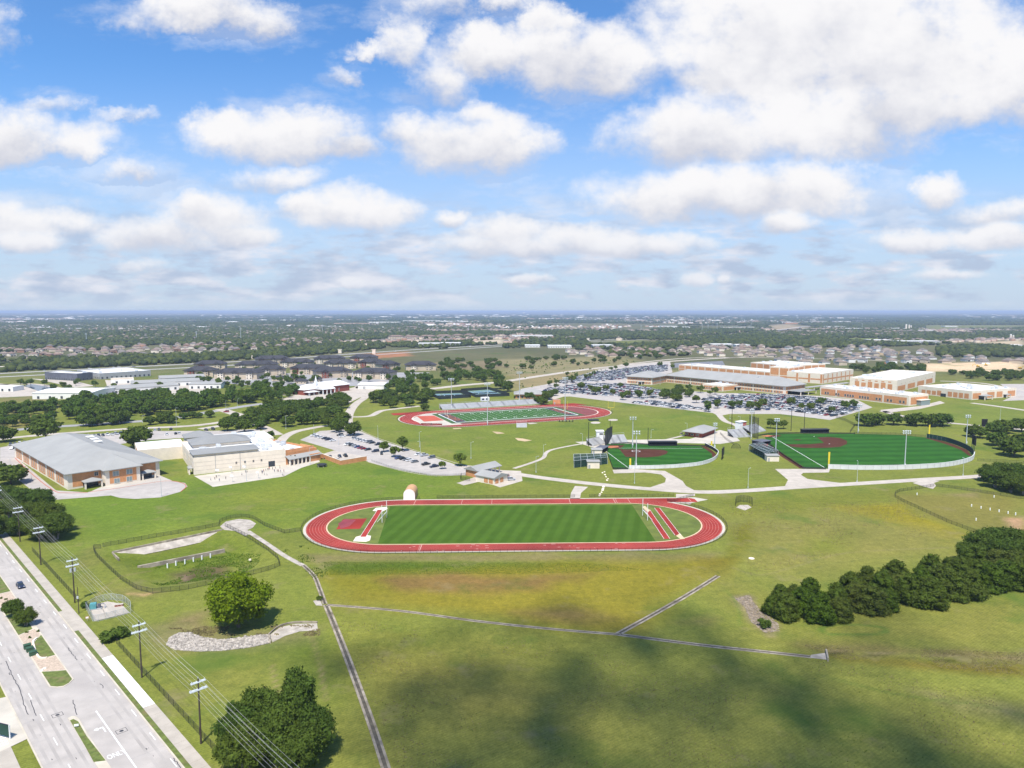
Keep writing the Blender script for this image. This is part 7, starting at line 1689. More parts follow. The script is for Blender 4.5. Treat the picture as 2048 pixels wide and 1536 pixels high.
rowcars(c6([(730, 435), (768, 440), (790, 448), (812, 455), (836, 462), (862, 468), (895, 476)]), 'in the near row of the staff car park, %s from the left', cols=['white', 'black', 'silver', 'blue', 'red', 'red', 'black'])
rowcars(c6([(980, 434), (1015, 442), (1052, 450)]), 'in the middle row past the far row, %s from the left', cols=['black', 'grey', 'navy'])
rowcars(c6([(955, 490), (1005, 508), (1168, 482)]), 'beside a tree island of the staff car park, %s from the left', cols=['navy', 'black', 'black'])
rowcars(c6([(1295, 514), (1345, 522), (1405, 540)]), 'along the lawn side of the staff car park, %s from the left', cols=['white', 'silver', 'grey'])
rowcars(c6([(1140, 544), (1175, 550), (1202, 556), (1228, 562), (1270, 574)]), 'in the last cluster of the staff car park, %s from the left', cols=['blue', 'black', 'grey', 'white', 'grey'])
rowcars(c6([(1360, 594), (1425, 612)]), 'near the curved end of the staff car park, %s of two', cols=['black', 'navy'])
rowcars(c6([(575, 542), (640, 562)]), 'behind the brick yard wall, %s of two by the arcade', cols=['black', 'grey']); rowcars(c6([(670, 530), (715, 526)]), 'in the middle of the walled brick yard, %s of two', cols=['navy', 'black'])
rowcars(c6([(1815, 712), (2012, 692), (2040, 716)]), 'parked around the maintenance sheds, %s from the left', cols=['white', 'red', 'silver'])
rowcars(c5([(85, 356), (120, 353), (160, 349), (196, 345), (240, 341)]), 'in the far row behind the gymnasium, %s from the left', cols=['grey', 'grey', 'white', 'black', 'navy']); rowcars(c5([(98, 386), (135, 384), (178, 378)]), 'in the short row behind the gymnasium, %s from the left', cols=['white', 'black', 'navy'])
rowcars(c5([(500, 306), (540, 302), (580, 299), (620, 296), (660, 293), (700, 291), (755, 288), (790, 285), (825, 281), (860, 278), (895, 275), (930, 270), (965, 266), (1020, 258)]), 'in the long row beyond the gymnasium roof, %s from the left')
rowcars(c5([(1185, 242), (1240, 239), (1272, 236), (1368, 231)]), 'on the street behind the big oak, %s from the left', cols=['white', 'silver', 'grey', 'black']); rowcars(c5([(1335, 272), (1405, 267), (1432, 264)]), 'behind the main block roof, %s from the left', cols=['white', 'black', 'white']); rowcars(c5([(1650, 238), (1705, 232)]), 'by the grey pyramid roof, %s of two', cols=['black', 'black'])
rowcars(c5([(1015, 152)]), 'on the far street among the oaks, %s in the line', 0.1, ['white']); rowcars(c5([(1810, 92)]), 'turning at the far junction, %s there', .3, ['red'])
struct('bay_markings', bays, M['paint_white'])
# student car parks
LOTS = [('front student lot', [(1396, 802), (1420, 795), (1480, 789), (1560, 790), (1640, 797), (1712, 808), (1726, 818), (1700, 828), (1655, 835), (1560, 822), (1440, 816)]), ('lawn side lot', [(1262, 806), (1300, 802), (1410, 816), (1420, 822), (1395, 822)]),
        ('middle student lot', [(1080, 786), (1100, 776), (1160, 768), (1250, 768), (1320, 780), (1316, 797), (1280, 800), (1200, 791)]), ('upper student lot', [(1110, 764), (1190, 745), (1300, 732), (1336, 730), (1334, 742), (1262, 757), (1210, 762), (1130, 768)])]
wa = math.atan2(g(1570, 789)[1] - g(1336, 764)[1], g(1570, 789)[0] - g(1336, 764)[0]); cand = []
for nm, poly in LOTS:
    P_ = gp(poly); bx = [p[0] for p in P_]; by = [p[1] for p in P_]; cx, cy = sum(bx) / len(bx), sum(by) / len(by); R_ = max(dist((cx, cy), p) for p in P_); c, s = math.cos(wa), math.sin(wa); y = -R_; k = 0
    while y < R_:
        x = -R_
        while x < R_:
            X_, Y_ = cx + x * c - y * s, cy + x * s + y * c
            if bool(inside(np.array([X_]), np.array([Y_]), P_)[0]) and rc.random() < .82 and not any(abs(X_ - a) < 3 and abs(Y_ - b) < 3 for a, b, _ in OCC): cand.append((math.hypot(X_, Y_), X_, Y_, wa + math.pi / 2 + rc.uniform(-.05, .05) + rc.choice([0, math.pi]), nm, k))
            x += 2.75
        y += 5.4 if k % 2 == 0 else 11.0; k += 1
cand.sort(); NI = 296 - CARN; near, rest = cand[:NI], cand[NI:]
rows_ = {}
for d_, x, y, a, nm, k in near: rows_.setdefault((nm, k), []).append((x, y, a))
for (nm, k), l in sorted(rows_.items()):
    l.sort()
    for i, (x, y, a) in enumerate(l): car(x, y, a, 'in the %s, %s row, %s from its left end' % (nm, nth(k + 1), nth(i + 1)), full=False, group='cars in the student car parks')
mb = {}
cols = list(CARC)
VV = MB()
for d_, x, y, a, nm, k in rest:
    c, s = math.cos(a), math.sin(a); VV.mi = rc.choice([0] * 7 + [1, 1, 1, 2, 2, 3, 3, 4, 5])
    def Rt(px, py, pz): return (x + px * c - py * s, y + px * s + py * c, pz + .06)
    VV.add([Rt(-2.3, -.9, .3), Rt(2.3, -.9, .3), Rt(2.3, .9, .3), Rt(-2.3, .9, .3), Rt(-2.3, -.85, .9), Rt(2.2, -.85, .85), Rt(2.2, .85, .85), Rt(-2.3, .85, .9)], [(4, 5, 6, 7), (0, 1, 5, 4), (1, 2, 6, 5), (2, 3, 7, 6), (3, 0, 4, 7)])
    VV.add([Rt(-1.4, -.62, 1.5), Rt(.5, -.62, 1.5), Rt(.5, .62, 1.5), Rt(-1.4, .62, 1.5)], [(0, 1, 2, 3)]); VV.mi = 6
    VV.add([Rt(-2.0, -.82, .88), Rt(1.2, -.82, .88), Rt(1.2, .82, .88), Rt(-2.0, .82, .88), Rt(-1.4, -.62, 1.48), Rt(.5, -.62, 1.48), Rt(.5, .62, 1.48), Rt(-1.4, .62, 1.48)], [(0, 1, 5, 4), (1, 2, 6, 5), (2, 3, 7, 6), (3, 0, 4, 7)])
if VV.v: kind(VV.build('distant_cars', [CARM['white'], CARM['silver'], CARM['grey'], CARM['black'], CARM['blue'], CARM['red'], M['glass']]), 'stuff')
# cars and trucks on the highway
for i, (px, py) in enumerate(((228, 735.5), (238, 735), (268, 734), (180, 738), (90, 743), (650, 712), (700, 708.5), (790, 703), (1180, 681), (1230, 679), (940, 693), (1050, 688))):
    p = g(px, py); car(p[0], p[1], .5, 'travelling on the distant highway, %s vehicle from the start of the list of traffic' % nth(i + 1) if False else 'on the distant highway, %s in the stream of traffic' % nth(i + 1), full=False, group='highway traffic')

# ------------------------------------------------------------------ people on the playground
def figure(pose):
    J = {'pelvis': (0, 0, .95), 'chest': (0, .01, 1.32), 'neck': (0, .02, 1.48), 'head': (0, .03, 1.60), 'crown': (0, .02, 1.70)}; R_ = {'pelvis': .135, 'chest': .16, 'neck': .06, 'head': .10, 'crown': .07}; E_ = [('pelvis', 'chest'), ('chest', 'neck'), ('neck', 'head'), ('head', 'crown')]
    st = {'stand': .04, 'walk': .26, 'play': .16}[pose]; up = {'stand': .86, 'walk': .9, 'play': 1.7}[pose]
    for s, n in ((-1, 'l'), (1, 'r')):
        f = st * s
        for k, v, r in (('hip', (.10 * s, 0, .90), .095), ('knee', (.11 * s, f * .6 + .03, .5), .065), ('ankle', (.11 * s, f, .09), .042), ('toe', (.12 * s, f + .16, .035), .035), ('shoulder', (.20 * s, .01, 1.42), .065), ('elbow', (.27 * s, -f * .6, 1.15 if up < 1 else 1.45), .045), ('wrist', (.28 * s, -f * .8 + .12, up), .032), ('hand', (.28 * s, -f + .17, up - .08 if up < 1 else up + .1), .036)):
            J[n + k] = v; R_[n + k] = r
        E_ += [('pelvis', n + 'hip'), (n + 'hip', n + 'knee'), (n + 'knee', n + 'ankle'), (n + 'ankle', n + 'toe'), ('chest', n + 'shoulder'), (n + 'shoulder', n + 'elbow'), (n + 'elbow', n + 'wrist'), (n + 'wrist', n + 'hand')]
    ks = list(J); me = bpy.data.meshes.new('person'); me.from_pydata([J[k] for k in ks], [(ks.index(a), ks.index(b)) for a, b in E_], [])
    o = bpy.data.objects.new('tmp', me); COL.objects.link(o); md = o.modifiers.new('s', 'SKIN'); sv = me.skin_vertices[0].data
    for i, k in enumerate(ks): sv[i].radius = (R_[k], R_[k]); sv[i].use_root = (k == 'pelvis')
    o.modifiers.new('b', 'SUBSURF').levels = 1
    dg = bpy.context.evaluated_depsgraph_get(); me2 = bpy.data.meshes.new_from_object(o.evaluated_get(dg)); bpy.data.objects.remove(o)
    me2.name = 'person'; me2.materials.clear()
    for m in (M['cloth_dark'], M['skin'], M['cloth_red']): me2.materials.append(m)
    for p_ in me2.polygons:
        z = p_.center[2]; p_.material_index = 1 if z > 1.5 or (abs(p_.center[0]) > .24) or z < .35 and z > .1 else (2 if z > .98 else 0)
    return me2
FIG = {k: figure(k) for k in ('stand', 'walk', 'play')}
hair = MB().tube((0, 0, 1.60), (0, 0, 1.74), .115, .07, 8).mesh('hair', [M['black']])
SH = {'black': M['cloth_dark'], 'red': M['cloth_red'], 'white': mat('cloth_white', (.6, .6, .6), .9, .05, 2), 'blue': mat('cloth_blue', (.05, .09, .25), .9, .1, 2), 'grey': mat('cloth_grey', (.2, .2, .2), .9, .1, 2)}
PPL = [(258, 410), (325, 400), (350, 372), (400, 425), (505, 395), (768, 330), (832, 285), (855, 275), (1085, 278), (1100, 305), (1125, 270), (1140, 322), (1178, 330), (1195, 250), (1216, 235), (1272, 235), (1303, 275), (1315, 218), (1348, 272), (1366, 272), (1392, 212), (1403, 278), (1456, 275), (1432, 335), (1456, 350), (1110, 290), (1160, 255)]
for i, (x, y) in enumerate(PPL):
    p = g(x / 8.19 + 390, y / 8.19 + 911); ps_ = rc.choice(['stand', 'walk', 'play', 'stand']); sh = rc.choice(list(SH))
    t = thing('person', 'person in %s top %s on the school playground, %s from the left' % (sh, {'stand': 'standing', 'walk': 'walking', 'play': 'reaching up'}[ps_], nth(i + 1)), 'person', (p[0], p[1], .055), rc.uniform(0, 6.28), 'children on the playground', rc.uniform(.84, 1.0))
    o = put(FIG[ps_], 'body', t); o.material_slots[2].link = 'OBJECT'; o.material_slots[2].material = SH[sh]; put(hair, 'hair', t)
# ------------------------------------------------------------------ houses and everything farther off
def house_mesh(i):
    r = random.Random(i); w, d, h, rise = [(15, 11, 3.2, 3.6), (13, 12, 5.8, 3.2), (17, 12, 3.2, 4.2), (14, 10, 5.6, 3.4)][i % 4]
    wl = MB().box(-w / 2, -d / 2, 0, w / 2, d / 2, h).box(-w / 2 + 1, -d / 2 - 3, 0, -w / 2 + 7, -d / 2, h * .9)
    rf = MB().hip(-w / 2 - .5, -d / 2 - .5, w / 2 + .5, d / 2 + .5, h + .3, rise); rf.hip(-w / 2 + .4, -d / 2 - 3.6, -w / 2 + 7.6, 0, h * .9 + .28, rise * .62, thick=.27)
    wn = MB()
    for x in (-w / 2 + 9, w / 2 - 2.2): wn.box(x - .8, -d / 2 - .06, .9, x + .8, -d / 2 + .02, 2.3)
    wn.box(-w / 2 + 2, -d / 2 - 3.06, .1, -w / 2 + 6, -d / 2 - 2.98, 2.3)
    return wl, rf, wn
WALLC = [('tan', 'stucco'), ('cream', 'limestone'), ('pale', 'white_wall'), ('brick', 'house_brick')]
M['house_brick'] = mat('house_brick', (.30, .17, .11), .9, .12, .3); M['shingle_brown'] = mat('shingle_brown', (.21, .15, .12), .9, .15, .2); M['shingle_slate'] = mat('shingle_slate', (.165, .145, .13), .9, .15, .2)
ROOFC = [('grey brown', 'shingle_grey'), ('brown', 'shingle_brown'), ('slate grey', 'shingle_slate')]
HM = {}
for i in range(4):
    for wn_, wm in WALLC:
        for rn, rm in ROOFC:
            a, b, c = house_mesh(i); HM[i, wn_, rn] = (a.mesh('wall', [M[wm]]), b.mesh('roof', [M[rm]]), c.mesh('window', [M['glass']]))
rh = random.Random(31); HOUSES = []; ZONES = []
def estate(poly, n, where, ang, wts, rts):
    P_ = gp(poly); ZONES.append(P_); bx = [p[0] for p in P_]; by = [p[1] for p in P_]; out = []; tr = 0
    while len(out) < n and tr < 6000:
        tr += 1; x, y = rh.uniform(min(bx), max(bx)), rh.uniform(min(by), max(by))
        if not bool(inside(np.array([x]), np.array([y]), P_)[0]): continue
        if any(abs(x - a) < 17 and abs(y - b) < 22 for a, b in out): continue
        out.append((x, y))
    out.sort(key=lambda q: q[0] / q[1])
    for j, (x, y) in enumerate(out):
        i = rh.randrange(4); w = rh.choice(wts); r = rh.choice(rts); me = HM[i, w, r]
        t = thing('house', '%s house with %s roof %s, %s from the left' % (w, r, where, nth(j + 1)), 'house', (x, y, 0), ang + rh.choice([0, 1.57, 3.14, .5]) + rh.uniform(-.1, .1), 'houses ' + where)
        put(me[0], 'wall', t); put(me[1], 'roof', t); put(me[2], 'window', t); HOUSES.append((x, y))
estate([(0, 722), (0, 700), (130, 694), (330, 692), (500, 684), (520, 700), (470, 706), (300, 712), (130, 722)], 105, 'beyond the left highway belt', .4, ['tan', 'tan', 'brick', 'cream'], ['grey brown', 'brown', 'brown', 'slate grey'])
estate([(520, 700), (520, 684), (640, 678), (650, 690), (600, 698)], 30, 'in the estate past the apartments', .4, ['tan', 'brick'], ['brown', 'grey brown'])
estate([(1110, 706), (1170, 697), (1310, 700), (1330, 712), (1200, 716)], 34, 'behind the vacant field', .2, ['tan', 'cream'], ['grey brown', 'brown'])
estate([(1310, 697), (1470, 692), (1560, 698), (1550, 716), (1340, 712)], 44, 'above the long school wing', .2, ['tan', 'cream'], ['grey brown', 'grey brown', 'brown'])
estate([(1560, 698), (1700, 695), (1860, 702), (1890, 710), (1700, 714), (1560, 714)], 42, 'behind the stage tower', .2, ['tan', 'pale'], ['grey brown', 'grey brown', 'slate grey'])
estate([(1540, 726), (1560, 716), (1820, 714), (2050, 720), (2050, 728), (1840, 727), (1700, 732), (1600, 731)], 42, 'above the school theatre and earthworks', .1, ['tan', 'pale'], ['grey brown', 'slate grey'])
# larger far buildings, each on its own
FARB = [(1024, 1106, 675, 6, 'white', 'apartment blocks far beyond the highway'), (1186, 1226, 695, 5, 'grey', 'school like building behind the vacant field'), (1050, 1080, 695, 4, 'white', 'workshop by the highway'), (1096, 1143, 696, 6, 'white', 'industrial hall by the highway'), (1322, 1355, 656, 6, 'white', 'large hall far beyond the highway'),
        (1360, 1380, 657, 5, 'white', 'smaller hall beside the large far hall'), (1445, 1510, 657, 4, 'tan', 'long store building on the far right of centre'), (1415, 1435, 643, 4, 'tan', 'square far building on the skyline town'), (1426, 1470, 693, 6, 'grey', 'grey warehouse before the estate'), (1472, 1500, 694, 5, 'white', 'pale warehouse next to the grey warehouse'),
        (1650, 1690, 656, 5, 'white', 'distribution hall behind the dark belt'), (1690, 1725, 660, 5, 'white', 'second distribution hall behind the dark belt'), (1780, 1810, 660, 5, 'white', 'plant building beside the silos'), (1742, 1784, 684, 6, 'tan', 'beige hall right of the dark belt'), (1800, 1880, 687, 7, 'grey', 'long grey hall right of the dark belt'), (1836, 1872, 663, 4, 'white', 'pale shed on the green hill'), (1890, 1916, 654, 3, 'white', 'white roof on the green hill'),
        (2028, 2048, 695, 7, 'white', 'white barn at the right edge'), (26, 60, 661, 5, 'tan', 'long pale block on the left'), (60, 100, 658, 5, 'tan', 'paler long block on the left'), (62, 90, 668, 5, 'white', 'white roofed hall on the left'), (94, 120, 664, 4, 'white', 'small white hall on the left'), (135, 170, 660, 5, 'grey', 'grey hall in front of the pine belt'), (200, 216, 659, 4, 'white', 'white building after the pine belt'), (232, 280, 660, 4, 'white', 'row of white roofs left of centre'),
        (634, 668, 655, 4, 'white', 'white hall left of the centre estate'), (668, 740, 650, 6, 'pink', 'wide pink store roofs in the centre'), (736, 800, 647, 5, 'white', 'white roofed town block'), (806, 880, 644, 5, 'white', 'long white apartment rows in the far centre'), (880, 936, 645, 5, 'white', 'white rows right of the long apartment rows'), (835, 878, 691, 4, 'white', 'low white shed by the highway ramp'), (880, 920, 690, 3, 'grey', 'low grey shed by the highway ramp'),
        (1055, 1080, 646, 3, 'tan', 'tan roof in the far centre'), (1150, 1210, 640, 3, 'white', 'white strip of stores far off'), (1570, 1600, 648, 4, 'orange', 'orange fronted store by the far interchange'), (1620, 1655, 645, 4, 'white', 'white store by the far interchange'), (1668, 1702, 645, 4, 'white', 'second white store by the far interchange'), (980, 1020, 634, 4, 'white', 'bright white hall just under the horizon')]
FM = {'white': 'white_wall', 'grey': 'grey_wall', 'tan': 'stucco', 'pink': 'pink_wall', 'orange': 'brick'}
M['pink_wall'] = mat('pink_wall', (.46, .33, .26), .85, .1, .1)
for x0, x1, yb, hp, c, lb in FARB:
    q = Bld('distant_building', '%s %s' % (c if not lb.startswith((c, 'white', 'grey', 'tan', 'pink', 'orange', 'bright', 'pale', 'wide', 'long', 'paler', 'second', 'small', 'low', 'beige')) else 'distant', lb), (x0, yb), (x1, yb), None, 40, None, 'building')
    h = max(5, hgt((x0 + x1) / 2, yb, hp * .62)); q.walls(h, FM[c]); q.part('roof', MB().box(-.5, -.5, h, q.L + .5, 40.5, h + .8), 'white_roof' if c != 'pink' else 'pink_wall')
    n_ = 10; q.win('R', [q.L * (k + .5) / n_ for k in range(n_)], 1, q.L / 26, h * .4, 'glass', 'grey_wall', 0)
    ZONES.append([(q.b[0] - 12, q.b[1] - 60), (q.b[0] + q.L + 12, q.b[1] - 60), (q.b[0] + q.L + 12, q.b[1] + 50), (q.b[0] - 12, q.b[1] + 50)])
# long terrace of pale three storey flats
for i, (x0, x1, yb) in enumerate(((776, 806, 679), (808, 838, 679.5), (840, 870, 678.5), (872, 902, 677.5), (904, 926, 676.5), (928, 948, 675.5))):
    q = Bld('terrace_block', 'pink tan three storey flats beyond the highway, %s from the left' % nth(i + 1), (x0, yb), (x1, yb), None, 22, 'flats beyond the highway', 'apartments'); q.walls(9.5, 'stucco'); q.hip(9.5, 4, m='shingle_brown'); n_ = 9
    for z in (1, 4, 7): q.win('R', [q.L * (k + .5) / n_ for k in range(n_)], z, 1.8, 1.8, 'glass', 'limestone', 0)
    ZONES.append([(q.b[0] - 10, q.b[1] - 30), (q.b[0] + q.L, q.b[1] - 30), (q.b[0] + q.L, q.b[1] + 30), (q.b[0] - 10, q.b[1] + 30)])
for i, (px, py, dy) in enumerate(((173, 685, 19), (393, 679, 17), (482, 682, 27), (555, 669, 15), (645, 667, 18), (724, 662, 11), (874, 662, 12), (937, 664, 13), (1404, 662, 15), (1434, 661, 16), (1416, 661, 12), (1502, 657, 11), (1724, 658, 12), (1282, 662, 12), (1104, 664, 10), (1199, 662, 11))):
    h = hgt(px, py, dy); p = g(px, py); t = thing('power_mast', 'thin pale transmission mast far off among the trees, %s listed from the left half' % nth(i + 1) if False else 'thin pale transmission mast on the far plain, %s from the left' % nth(i + 1), 'mast', (p[0], p[1], 0), 0, 'transmission masts on the far plain')
    MB().tube((0, 0, 0), (0, 0, h), .9, .45, 6).build('shaft', M['galv'], t); MB().box(-3.5, -.3, h * .93, 3.5, .3, h * .95).box(-3.5, -.3, h * .82, 3.5, .3, h * .84).build('crossarm', M['galv'], t)
p = g(1048, 631); t = thing('water_tower', 'tiny white water tower just below the horizon', 'water tower', (p[0], p[1], 0)); s_ = hgt(1048, 631, 6); MB().tube((0, 0, 0), (0, 0, s_ * .7), s_ * .12, s_ * .1, 8).build('shaft', M['white_wall'], t); MB().tube((0, 0, s_ * .7), (0, 0, s_ * .8), s_ * .1, s_ * .4, 10).tube((0, 0, s_ * .8), (0, 0, s_), s_ * .4, s_ * .2, 10).build('tank', M['white_wall'], t)
for i, (px, py, dy) in enumerate(((1812, 659, 10), (1818, 659, 9), (1822, 658, 7), (2021, 680, 11), (2026, 680, 9))):
    h = hgt(px, py, dy); p = g(px, py); t = thing('silo', 'pale concrete silo on the far right plain, %s from the left' % nth(i + 1), 'silo', (p[0], p[1], 0), 0, 'silos on the far plain'); MB().tube((0, 0, 0), (0, 0, h), h * .18, h * .18, 12).build('wall', M['limestone'], t); MB().tube((0, 0, h), (0, 0, h * 1.1), h * .18, h * .05, 12).build('roof', M['galv'], t)
for i, (px, py, cl) in enumerate(((1776, 731.5, 'orange'), (1972, 731.5, 'yellow'), (1956, 734, 'yellow'), (2040, 738, 'yellow'), (1790, 728, 'white'))):
    p = g(px, py); t = thing('excavator', '%s digger working on the pale earthworks, %s from the left' % (cl, nth((1, 4, 3, 5, 2)[i])), 'digger', (p[0], p[1], 0), rh.uniform(0, 6), 'diggers on the earthworks'); mm = 'orange_paint' if cl == 'orange' else 'yellow_machine' if cl == 'yellow' else 'white_wall'
    MB().box(-2.4, -1.6, 0, 2.4, -.9, 1).box(-2.4, .9, 0, 2.4, 1.6, 1).build('track', M['black'], t); MB().box(-2.2, -1.4, 1.1, 1.8, 1.4, 2.4).box(.2, -1.2, 2.4, 1.6, 0, 3.6).build('body', M[mm], t); MB().path([(1.6, .6, 2), (5, .6, 5), (7.5, .6, 3.4), (7, .6, 1)], .35, 5).build('boom', M[mm], t)
# overpass by the right interchange and pale wall along the highway
t = thing('overpass', 'concrete overpass carrying the highway ramp beside the dark belt', 'bridge'); l = smooth(gp([(1400, 676), (1470, 671), (1540, 664), (1600, 657)]), 4)
MB().wall(l, 16, 5.2, 6.6).build('deck', M['concrete'], t)
for k in range(0, len(l), 2): MB().box(l[k][0] - 5, l[k][1] - 1, 0, l[k][0] + 5, l[k][1] + 1, 5.2).build('pier', M['concrete'], t)
for i, (px, py, dy) in enumerate(((6, 742, 8), (168 + 512, 706.5, 7), (236 + 512, 707.5, 8), (1176, 684, 7), (497, 717, 5), (505, 717, 5), (1400, 671, 4))):
    h = hgt(px, py, dy); p = g(px, py); tag(MB().box(p[0] - 3.4, p[1] - 2, 0, p[0] + 3.4, p[1] + 2, h).box(p[0] - 4.4, p[1] - 2.4, h, p[0] + 4.4, p[1] + 2.4, h + 1).build('bridge_pier', M['limestone']), 'pale unfinished bridge pier by the highway, %s listed along it' % nth(i + 1) if False else 'pale concrete bridge pier standing by the highway works, %s along it' % nth(i + 1), 'pier', 'bridge piers by the highway')

# far woods and far suburbs: nobody could count them
rw = np.random.default_rng(77)
CLEAR = [gp(p) for p in ([(980, 720), (1240, 712), (1330, 745), (1030, 782), (1010, 755)], [(1840, 728), (2060, 722), (2060, 748), (1850, 742)], [(720, 708), (815, 702), (820, 712), (740, 718)], [(940, 682), (1010, 678), (1005, 687), (950, 690)], [(1220, 682), (1290, 679), (1270, 690), (1230, 690)],
                         [(1690, 676), (1760, 676), (1760, 682), (1700, 682)], [(1850, 650), (2060, 650), (2060, 657), (1850, 660)], [(1530, 650), (1580, 646), (1640, 655), (1560, 668)], [(1950, 686), (2060, 680), (2060, 690)])] + ZONES[6:]
HWL = smooth(gp(HW), 4)
def scatter(dmin, dmax, n):
    d_ = np.sqrt(rw.uniform(dmin ** 2, dmax ** 2, n)); u = rw.uniform(-1.0, 1.0, n); Y_ = d_; X_ = d_ * u; return X_, Y_
def blobs(name, X_, Y_, w, h, mats, ic, mi=None):
    iv, jf = ic; n = len(X_); V_ = iv[None] * rw.uniform(.68, 1.25, (n, len(iv), 1)) * np.stack([w / 2, w / 2, h / 2], 1)[:, None] + np.stack([X_, Y_, h * .42], 1)[:, None]
    a = rw.integers(0, len(mats), n) if mi is None else mi
    return kind(put(raw_mesh(name, V_.reshape(-1, 3), (jf[None] + (np.arange(n) * len(iv))[:, None, None]).reshape(-1, 3), mats, np.repeat(a, len(jf))), name), 'stuff')
WM = [foliage('wood_a', (.055, .085, .028), .35), foliage('wood_b', (.075, .110, .030), .35), foliage('wood_c', (.038, .062, .026), .35)]
HA = np.array(HOUSES)
def keep(X_, Y_, hw=26):
    ok = np.ones(len(X_), bool)
    for P_ in CLEAR: ok &= ~inside(X_, Y_, P_)
    ok &= edge_dist(X_, Y_, HWL, False) > hw
    return ok
BELTS = [gp(p) for p in ([(-20, 734), (100, 724), (300, 714), (520, 704), (640, 697), (720, 694), (780, 696), (660, 708), (520, 718), (320, 730), (180, 737), (-20, 747)], [(610, 690), (760, 685), (780, 692), (640, 696)], [(770, 688), (960, 684), (1010, 690), (880, 698), (780, 694)], [(1290, 692), (1430, 680), (1540, 674), (1640, 678), (1740, 684), (1880, 690), (1760, 694), (1540, 696), (1420, 694)], [(1000, 690), (1170, 684), (1180, 690), (1010, 697)], [(110, 660), (200, 657), (190, 653), (110, 654)],
                          [(1880, 714), (1870, 696), (1960, 690), (2060, 696), (2060, 715)], [(1140, 692), (1380, 686), (1400, 692), (1300, 698), (1150, 700)], [(1100, 670), (1340, 664), (1350, 674), (1110, 678)], [(1040, 682), (1230, 676), (1240, 679), (1040, 688)], [(1800, 676), (2060, 668), (2060, 676), (1860, 684)])]
# near woods up to 2.2 km
X_, Y_ = scatter(880, 2300, 32000); pxx, pyy = to_px(X_, Y_, 0)
inb = np.zeros(len(X_), bool)
for P_ in BELTS: inb |= inside(X_, Y_, P_)
nz = .6 * fbm(X_, Y_, 240, 5) + .4 * fbm(X_, Y_, 700, 22); ok = keep(X_, Y_, 21) & (pyy < 760) & (inb | (pyy < 724) & (nz > np.where((pyy < 700) & (pxx < 700), .42, .54)))
ok &= ~((pyy > 700) & ~inb & (pxx > 330) & (pxx < 900)) & ~((pyy > 697) & (pxx > 1300) & ~inb & (nz < .64))
if len(HA):
    dh = np.min(np.hypot(X_[:, None] - HA[None, :, 0], Y_[:, None] - HA[None, :, 1]), 1); ok &= (dh > 11)
    inz = np.zeros(len(X_), bool)
    for P_ in ZONES[:6]: inz |= inside(X_, Y_, P_)
    ok &= ~inz | (rw.uniform(size=len(X_)) < .8)
X_, Y_ = X_[ok], Y_[ok]; n = len(X_); w = rw.uniform(7, 13, n); blobs('woodland', X_, Y_, w, w * rw.uniform(.6, .95, n), WM, IC2)
X_, Y_ = scatter(2200, 5200, 112000); ok = keep(X_, Y_, 40); nz = .45 * fbm(X_, Y_, 420, 6) + .55 * fbm(X_, Y_, 1200, 21); inb = np.zeros(len(X_), bool)
for P_ in BELTS: inb |= inside(X_, Y_, P_)
left = X_ / Y_ < -.12; ok &= inb | (nz > np.where(left, .34, .46)); X_, Y_ = X_[ok], Y_[ok]; n = len(X_); w = rw.uniform(9, 17, n); blobs('distant_woodland', X_, Y_, w, w * rw.uniform(.55, .85, n), WM, IC1)
X_, Y_ = scatter(5200, 16000, 110000); nz = fbm(X_, Y_, 1100, 8); ok = nz > .36; X_, Y_ = X_[ok], Y_[ok]; n = len(X_); w = rw.uniform(22, 48, n); blobs('horizon_woodland', X_, Y_, w, rw.uniform(7, 12, n), WM, IC1)
